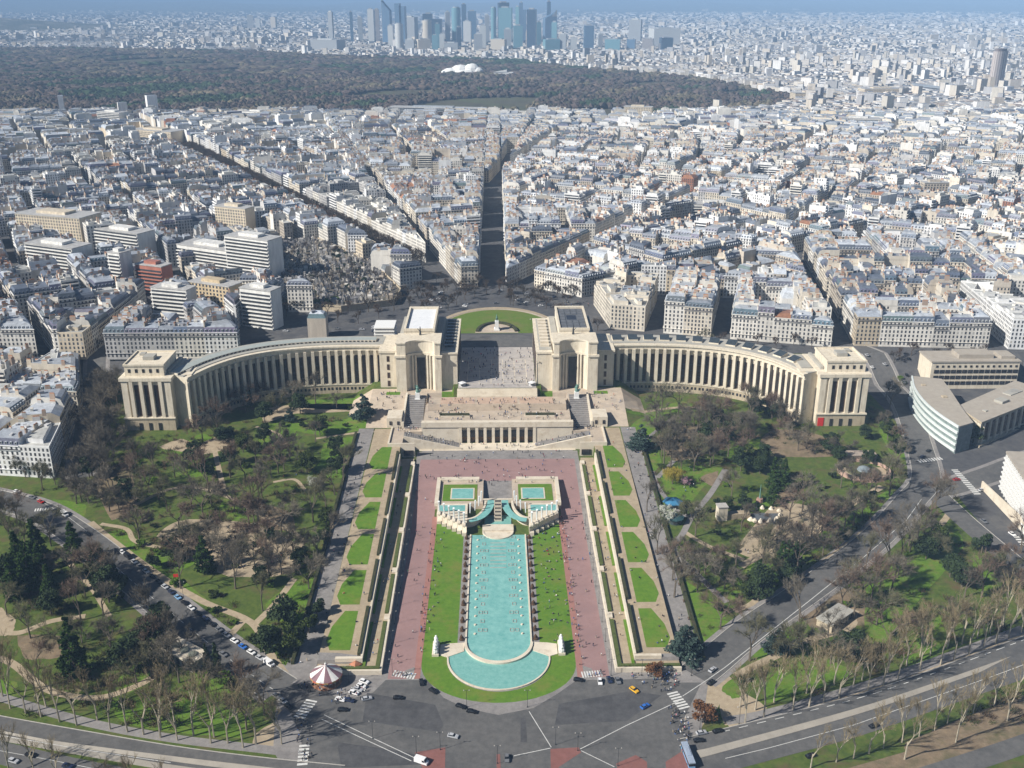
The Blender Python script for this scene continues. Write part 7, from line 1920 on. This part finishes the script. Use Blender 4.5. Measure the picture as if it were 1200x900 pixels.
m = MB(); m.box(-10, 12, 13.5, 20, -1, 4.2, col=(.36, .26, .2)); m.box(-10.5, 12.5, 13, 20.5, 4.2, 4.8, col=(.4, .33, .27)); m.build('entrance_hall', MAT['any'], T)
# rock pond with green spire
x, y = gp(893, 604)
T = thing('rock_pond', 'grey garden pond edged with pale rocks', 'pond', (x, y, zg(x, y) + .1))
m = MB(); m.face([(9 * math.cos(t) * (1 + .2 * math.sin(3 * t)), 8 * math.sin(t) * (1 + .2 * math.cos(2 * t)), .05) for t in np.linspace(0, 6.1, 24)]); m.build('water', plain_mat('pond_water', (.12, .13, .14), rough=.15), T)
for k in range(14):
    t = k * .449; m = MB(); m.lathe(10 * math.cos(t) * (1 + .2 * math.sin(3 * t)), 9 * math.sin(t) * (1 + .2 * math.cos(2 * t)), [(1.3 + .5 * (k % 3), -.3), (1.1 + .4 * (k % 2), .7), (.5, 1.3 + .3 * (k % 4)), (0, 1.5 + .3 * (k % 4))], n=6); m.build('rock', MAT['stone'], T)
x, y = gp(890, 588)
T = thing('green_spire', 'slim green spire on a reddish plinth above the rock pond', 'monument', (x, y, zg(x, y)))
m = MB(); m.lathe(0, 0, [(2.2, -.3), (1.8, 2.2), (0, 2.4)], n=8, col=(.38, .23, .18)); m.build('plinth', MAT['any'], T); m = MB(); m.tube((0, 0, 2.2), (0, 0, 11), .5, .12, 6); m.build('spire', MAT['bronze'], T)
x, y = gp(845, 608)
T = thing('concrete_cabin', 'tall pale concrete cabin in the garden left of the rock pond', 'building', (x, y, zg(x, y)), .1)
m = MB(); m.box(-2.6, 2.6, -2.4, 2.4, -.3, 8); m.build('wall', MAT['stone'], T); m = MB(); m.box(-2.9, 2.9, -2.7, 2.7, 8, 8.5); m.build('roof', MAT['kerb'], T); m = MB(); m.box(2.6, 16, -1.5, 2.5, -.3, 3.2); m.build('lean_to', MAT['sand'], T)
# flag, fences of benches
x, y = gp(205, 690); T = thing('flag_pole', 'red flag on a slim pole in the playground lawn', 'flag', (x, y, zg(x, y)))
m = MB(); m.tube((0, 0, -.2), (0, 0, 8.5), .08, .05, 6); m.build('pole', MAT['lampmetal'], T); m = MB(); m.prism([(0.05, -.03), (2.4, .15), (2.4, .2), (.05, .03)], 6.6, 8.4); m.build('flag', plain_mat('flag_red', (.65, .05, .03)), T)
# park benches along the alleys
bn = MB(); bn.box(-1.1, 1.1, -.25, .25, .42, .5)
bn_s = bn.mesh('seat', plain_mat('bench_wood', (.13, .09, .06))); bb = MB(); bb.box(-1.1, 1.1, .22, .3, .55, .95); bn_b = bb.mesh('backrest', bpy.data.materials['bench_wood']); bl = MB(); bl.box(-.05, .05, -.22, .22, 0, .42); bn_l = bl.mesh('leg', MAT['lampmetal'])
for s in (-1, 1):
    for k in range(15):
        x, y = s * 89.4, 388 + k * 13.6; t = thing('park_bench', 'wooden park bench against the %s hedge' % ('carousel side' if s < 0 else 'blue kiosk side'), 'bench', (x, y, zg(x, y) + .07), -s * math.pi / 2, 'benches along the alleys')
        obj('seat', bn_s, t); obj('backrest', bn_b, t)
        for u in (-.8, .8): o = obj('leg', bn_l, t); o.location = (u, 0, 0)
# lamp posts
lp = MB(); lp.tube((0, 0, -.2), (0, 0, .6), .22, .2, 8); lp.tube((0, 0, .6), (0, 0, 8.6), .1, .07, 6); lp_m = lp.mesh('post', MAT['lampmetal'])
la = MB(); la.tube((-1.1, 0, 8.5), (1.1, 0, 8.5), .06, .06, 5); la_m = la.mesh('arm', MAT['lampmetal']); lh = MB(); lh.lathe(0, 0, [(0, 8.35), (.22, 8.45), (.24, 8.68), (0, 8.8)], n=8); lh_m = lh.mesh('lamp_head', MAT['kerb'])
LAMPS = [(437, 866, 'on the square beside the double white line'), (547, 829, 'at the kerb below the ring pool'), (618, 829, 'at the kerb below the ring pool, kiosk side'), (651, 873, 'at the tip of the red island'), (677, 880, 'on the corner of the red island'), (516, 879, 'on the red island by the white van'), (488, 884, 'on the edge of the red island by the white van'), (724, 898, 'on the rounded red island'), (364, 872, 'by the lower crossing near the sandy corner'), (409, 800, 'beside the carousel'), (752, 792, 'beside the rusty tree'), (866, 849, 'on the riverside kerb past the bus'), (820, 855, 'at the bus stop corner'), (583, 895, 'on the thin red island'), (460, 792, 'at the crossing of the carousel side carriageway'), (716, 792, 'at the crossing of the kiosk side carriageway'), (810, 792, 'at the foot of the curving right road'), (303, 630, 'beside the playground'), (215, 700, 'beside the garden path along the carousel road')]
def lamp(x, y, z, lab, sc=1.0, rz=0.0):
    t = thing('street_lamp', lab, 'lamp', (x, y, z), rz, 'street lamps'); t.scale = (sc,) * 3
    obj('post', lp_m, t); obj('arm', la_m, t)
    for u in (-1.1, 1.1): o = obj('lamp_head', lh_m, t); o.location = (u, 0, 0)
for X_, Y_, w in LAMPS:
    x, y = gp(X_, Y_); lamp(x, y, zg(x, y) + .1, 'two-headed street lamp ' + w)
for s in (-1, 1):
    for k in range(9):
        y = 372 + k * 15.5; lamp(s * 48.9, y, zg(s * 48.9, y), 'tall lamp post by the %s red carriageway' % ('carousel side' if s < 0 else 'kiosk side'), .85)
for (x, y, w) in ((-25.5, 649, 'at the corner of the esplanade by the white roofed pavilion'), (25.5, 649, 'at the corner of the esplanade by the dark roofed pavilion')):
    lamp(x, y, 26, 'very tall dark mast ' + w, 2.0)
lamp(-30, 738, CITY, 'tall mast beside the road behind the white roofed pavilion', 2.0); lamp(28, 738, CITY, 'tall mast beside the road behind the dark roofed pavilion', 2.0)

# ================================================================= people
def person_mesh(pose):
    me = bpy.data.meshes.new('person'); 
    J = {'pel': (0, 0, .95), 'che': (0, 0, 1.32), 'nek': (0, 0, 1.5), 'hed': (0, .02, 1.62), 'top': (0, .02, 1.74)}
    E_ = [('pel', 'che'), ('che', 'nek'), ('nek', 'hed'), ('hed', 'top')]; Rr = {'pel': .16, 'che': .19, 'nek': .065, 'hed': .105, 'top': .075}
    for s, n in ((-1, 'l'), (1, 'r')):
        J['sh' + n] = (s * .19, 0, 1.42); J['hp' + n] = (s * .1, 0, .88)
        if pose == 'stand': J['el' + n] = (s * .25, .02, 1.14); J['ha' + n] = (s * .25, .1, .88); J['kn' + n] = (s * .11, .01, .48); J['ft' + n] = (s * .12, 0, .06); J['to' + n] = (s * .13, .18, .03)
        elif pose == 'walk': J['el' + n] = (s * .24, -s * .12, 1.15); J['ha' + n] = (s * .24, -s * .2 + .1, .93); J['kn' + n] = (s * .1, s * .2, .5); J['ft' + n] = (s * .1, s * .32, .08); J['to' + n] = (s * .1, s * .32 + .17, .04)
        else: J['el' + n] = (s * .27, .1, 1.15); J['ha' + n] = (s * .15, .32, 1.05); J['kn' + n] = (s * .16, .45, 1.2); J['ft' + n] = (s * .15, .75, .92); J['to' + n] = (s * .15, .92, .9)
        E_ += [('che', 'sh' + n), ('sh' + n, 'el' + n), ('el' + n, 'ha' + n), ('pel', 'hp' + n), ('hp' + n, 'kn' + n), ('kn' + n, 'ft' + n), ('ft' + n, 'to' + n)]
        Rr.update({'sh' + n: .075, 'el' + n: .055, 'ha' + n: .045, 'hp' + n: .11, 'kn' + n: .075, 'ft' + n: .055, 'to' + n: .04})
    ks = list(J); dz = -.78 if pose == 'sit' else 0
    me.from_pydata([(J[k][0], J[k][1], J[k][2] + dz) for k in ks], [(ks.index(a), ks.index(b)) for a, b in E_], [])
    o = bpy.data.objects.new('person_tmp', me); COL.objects.link(o)
    md_ = o.modifiers.new('skin', 'SKIN'); sv = me.skin_vertices[0].data
    for i, k in enumerate(ks): sv[i].radius = (Rr[k], Rr[k]); sv[i].use_root = (k == 'pel')
    dg = bpy.context.evaluated_depsgraph_get(); dg.update()
    res = bpy.data.meshes.new_from_object(o.evaluated_get(dg)); res.name = 'person'
    bpy.data.objects.remove(o)
    res.materials.clear()
    for k in ('skin', 'lampmetal', 'lampmetal', 'lampmetal'): res.materials.append(MAT[k])
    for p in res.polygons:
        c = p.center; z = c.z - dz
        p.material_index = (3 if (z > 1.68 or (z > 1.56 and c.y < 0)) else 0 if z > 1.5 else 1 if (z > .93 and not (pose == 'sit' and c.y > .33)) else 2)
    return res
PM = {k: person_mesh(k) for k in ('stand', 'walk', 'sit')}
CLO = {n: plain_mat('cloth_' + n.replace(' ', '_'), c, rough=.9, vary=.1) for n, c in {'black': (.014, .014, .016), 'navy': (.02, .03, .07), 'grey': (.14, .14, .15), 'white': (.7, .7, .68), 'red': (.4, .03, .03), 'blue': (.06, .14, .36), 'beige': (.42, .33, .22), 'brown': (.09, .05, .03), 'pink': (.5, .2, .25), 'green': (.05, .12, .06)}.items()}
CW_ = ['black'] * 9 + ['navy'] * 4 + ['grey'] * 4 + ['white'] * 4 + ['red', 'blue', 'blue', 'beige', 'brown', 'pink', 'green']
pr_ = random.Random(17)
CROWD = []
def people_px(poly, n, where, poses=('stand', 'walk', 'walk'), zf=None):
    xs, ys = [p[0] for p in poly], [p[1] for p in poly]; k = 0; tries = 0
    while k < n and tries < n * 40:
        tries += 1; q = (pr_.uniform(min(xs), max(xs)), pr_.uniform(min(ys), max(ys)))
        if not inpoly(q, poly): continue
        if zf is None: x, y = gp(*q); z = zg(x, y) + .1
        else: z = zf; x, y = G(q[0], q[1], z)
        CROWD.append((x, y, z, pr_.choice(poses), where)); k += 1
def people_xy(x0, x1, y0, y1, n, where, zf, poses=('stand', 'walk', 'walk')):
    for _ in range(n):
        x, y = pr_.uniform(x0, x1), pr_.uniform(y0, y1); CROWD.append((x, y, zf(x, y), pr_.choice(poses), where))
gz = lambda x, y: zg(x, y) + .1
people_px([(380, 803), (430, 806), (425, 822), (395, 826), (360, 812)], 34, 'in the queue before the carousel')
people_px([(345, 840), (362, 850), (372, 885), (350, 895)], 22, 'at the sandy corner below the carousel')
people_px([(358, 800), (372, 805), (362, 815), (348, 805)], 10, 'beside the carousel road end')
people_px([(735, 790), (790, 785), (800, 800), (780, 812), (740, 806)], 42, 'in the crowd round the rusty tree')
people_px([(783, 828), (805, 835), (812, 870), (800, 885), (788, 865)], 48, 'in the crowd at the bus stop corner')
people_px([(460, 787), (488, 791), (488, 795), (460, 792)], 7, 'on the crossing of the carousel side carriageway')
people_px([(680, 787), (706, 786), (706, 792), (682, 793)], 6, 'on the crossing of the kiosk side carriageway')
people_xy(-34, -29, 388, 490, 26, 'resting on the shaded lawn by the basin', gz, ('sit', 'sit', 'stand'))
people_xy(22, 34, 386, 492, 62, 'resting on the sunny lawn by the basin', gz, ('sit', 'sit', 'sit', 'stand'))
people_xy(-37.5, -34.5, 370, 500, 30, 'on the brick footway beside the shaded lawn', gz)
people_xy(34.5, 38, 370, 505, 58, 'on the brick footway beside the sunny lawn', gz)
people_xy(-48, -38, 370, 560, 16, 'on the red carriageway of the carousel side', gz); people_xy(38, 50, 370, 560, 22, 'on the red carriageway of the kiosk side', gz)
people_xy(53.5, 58, 372, 560, 30, 'on the raised walk of the kiosk side', lambda x, y: tz1(y) + .02); people_xy(-58, -54, 372, 560, 18, 'on the raised walk of the carousel side', lambda x, y: tz1(y) + .02)
people_xy(80.5, 89, 366, 600, 52, 'on the grey alley of the blue kiosk side', gz, ('stand', 'walk', 'sit')); people_xy(-89, -80.5, 366, 600, 26, 'on the grey alley of the carousel side', gz, ('stand', 'walk', 'sit'))
people_xy(62, 79, 380, 600, 30, 'on the small lawn beds of the kiosk side', gz, ('sit', 'sit', 'walk')); people_xy(-79, -62, 380, 600, 18, 'on the small lawn beds of the carousel side', gz, ('sit', 'sit', 'walk'))
people_xy(-46, 46, 547, 586, 70, 'on the forecourt below the pillars', gz); people_xy(-30, 30, 587, 596, 26, 'at the foot of the pillars', lambda x, y: 5.26)
people_xy(-34, 34, 540, 546, 22, 'on the bench walls behind the square pools', lambda x, y: 6.6 if 11 < abs(x) < 34 and 541.5 < y < 545.2 else 5.04 if abs(x) > 8.5 else zg(x, y) + .1)
for s in (-1, 1):
    for _ in range(24):
        x = pr_.uniform(28, 60); CROWD.append((s * x, pr_.uniform(589, 597), lerp(5.3, 13.4, (x - 25) / 35) + .2, 'walk', 'on the stairs beside the pillars'))
    people_xy(min(s * 50, s * 66), max(s * 50, s * 66), 598.5, 603, 16, 'on the stair landing', lambda x, y: 13.5)
people_xy(-46, 46, 601.5, 633, 150, 'on the great terrace', lambda x, y: 22.15 if y > 623 else lerp(19.3, 22.1, (y - 619) / 4) + .2 if y > 619 else 19.04 if not (18 < abs(x) < 38 and 607.4 < y < 611.1) else 20.9)
people_xy(-26, 26, 643, 726, 170, 'on the esplanade between the pavilions', gz)
for s in (-1, 1): people_xy(min(s * 64, s * 84), max(s * 64, s * 84), 622, 644, 22, 'on the forecourt of the pavilions', gz)
people_px([(640, 355), (690, 352), (690, 362), (650, 366)], 30, 'at the cafe corner of the oval place'); people_px([(300, 500), (430, 500), (400, 560), (330, 560)], 22, 'on the lawns below the shaded palace wing', ('sit', 'sit', 'walk')); people_px([(748, 500), (850, 520), (820, 600), (765, 600)], 26, 'on the lawns below the sunlit palace wing', ('sit', 'sit', 'walk'))
people_px([(270, 620), (345, 645), (330, 672), (270, 668)], 24, 'in the sandy playground'); people_px([(860, 650), (960, 600), (965, 615), (880, 655)], 16, 'on the sandy avenue of the right garden')
CROWD.sort(key=lambda c: math.hypot(c[0], c[1], c[2] - CAMZ))
crowd = MB(); PV = {}
for k, me in PM.items():
    PV[k] = ([tuple(v.co) for v in me.vertices], [(tuple(p.vertices), p.material_index) for p in me.polygons])
rgb = {'black': (.014, .014, .016), 'navy': (.02, .03, .07), 'grey': (.14, .14, .15), 'white': (.7, .7, .68), 'red': (.4, .03, .03), 'blue': (.06, .14, .36), 'beige': (.42, .33, .22), 'brown': (.09, .05, .03), 'pink': (.5, .2, .25), 'green': (.05, .12, .06)}
for i, (x, y, z, pose, where) in enumerate(CROWD):
    top, leg, hair = pr_.choice(CW_), pr_.choice(['black', 'navy', 'navy', 'grey', 'black', 'blue', 'beige']), pr_.choice(['black', 'brown', 'brown', 'beige', 'grey']); rz = pr_.uniform(0, 6.28); s = pr_.uniform(.93, 1.06)
    if i < 300:
        o = obj('person', PM[pose]); o.location = (x, y, z); o.rotation_euler = (0, 0, rz); o.scale = (s,) * 3
        for j, m_ in enumerate((MAT['skin'], CLO[top], CLO[leg], CLO[hair])): o.material_slots[j].link = 'OBJECT'; o.material_slots[j].material = m_
        SHORT[o.name] = 'person %s in %s and %s' % ({'stand': 'standing', 'walk': 'walking', 'sit': 'sitting'}[pose], top, leg)
        tag(o, 'person %s in %s and %s %s' % ({'stand': 'standing', 'walk': 'walking', 'sit': 'sitting'}[pose], top, leg, where), 'person', 'people in the gardens')
    else:
        V_, F_ = PV[pose]; n = len(crowd.v); c_, s_ = math.cos(rz), math.sin(rz); cols = ((.42, .27, .2), rgb[top], rgb[leg], rgb[hair])
        crowd.v.extend([(x + s * (a * c_ - b * s_), y + s * (a * s_ + b * c_), z + s * d) for a, b, d in V_]); crowd.f.extend([tuple(n + v for v in f) for f, _ in F_]); crowd.m.extend([0] * len(F_)); crowd.c.extend([cols[mi] for _, mi in F_])
tag(crowd.build('distant_crowd', attr_mat('crowd_clothes', rough=.9)), 'scattered far crowd on the terraces and esplanade', 'people', kind='stuff')
print('people', len(CROWD))
# ================================================================= labels that single each thing out
MARKS = {'carousel': gp(383, 799), 'rusty kiosk tree': gp(768, 792), 'bus': gp(806, 889), 'skylight pavilion': gp(218, 772), 'round garden': gp(1012, 553), 'rock pond': gp(893, 604), 'blue kiosk': gp(788, 593), 'red flag': gp(205, 690), 'concrete shelter': gp(978, 728), 'equestrian statue': (0, 765), 'fountain head': (0, 505),
         'balcony tower': (300, 495), 'glass building': (284, 600), 'red banner': (211, 602), 'white pavilion roof': (-54, 690), 'dark pavilion roof': (54, 690), 'shaded palace end': (-225, 604), 'cemetery': (-150, 900), 'ticket kiosk': gp(417, 784), 'ring pool': (0, 365), 'yellow willow': gp(788, 567), 'green spire': gp(890, 588), 'white blossom tree': gp(367, 572)}
ORD = ['nearest', 'second nearest', 'third nearest', 'fourth nearest', 'fifth nearest', 'sixth nearest', 'seventh nearest', 'eighth nearest', 'ninth nearest', 'tenth nearest', 'eleventh nearest', 'twelfth nearest']
tops = [o for o in bpy.data.objects if o.parent is None and 'label' in o and o.get('kind') is None]
full = {}
for o in tops: full.setdefault(o['label'], []).append(o)
fam = {}
for o in tops: fam.setdefault(SHORT.get(o.name, o['label']), []).append(o)
used = set()
for o in tops: used.add(o['label'])
for sh_key, L_ in fam.items():
    if len(L_) < 2 or L_[0]['category'] == 'tomb': continue
    todo = [o for o in L_ if len(full[o['label']]) > 1]
    if not todo: continue
    rank = {}
    for mk_, mp in MARKS.items():
        for r, o in enumerate(sorted(L_, key=lambda o: math.dist((o.location.x, o.location.y), mp))): rank.setdefault(o.name, []).append((r, math.dist((o.location.x, o.location.y), mp), mk_))
    for o in todo:
        for r, d_, mk_ in sorted(rank[o.name]):
            w_ = ORD[r] if r < len(ORD) else '%dth nearest' % (r + 1)
            if r >= len(ORD) and (r + 1) % 10 in (1, 2, 3): w_ = '%d%s nearest' % (r + 1, {1: 'st', 2: 'nd', 3: 'rd'}[(r + 1) % 10])
            lab = '%s, %s to the %s' % (sh_key, w_, mk_)
            if lab not in used and len(lab.split()) <= 16: used.add(lab); o['label'] = lab; break
# ================================================================= air
hz = MB(); hz.box(-62000, 62000, -1600, 61000, -3, 420, bottom=True)
hm = bpy.data.materials.new('haze_air'); hm.use_nodes = True
hn = hm.node_tree.nodes; hl = hm.node_tree.links
for n in list(hn): hn.remove(n)
ho = hn.new('ShaderNodeOutputMaterial'); hv = hn.new('ShaderNodeVolumePrincipled')
hv.inputs['Color'].default_value = (.42, .66, 1.0, 1)
hv.inputs['Density'].default_value = 0.0001
hv.inputs['Anisotropy'].default_value = -0.2
hl.new(hv.outputs[0], ho.inputs['Volume'])
h = hz.build('haze', hm); tag(h, 'pale blue haze lying over the distant city', 'haze', kind='stuff')
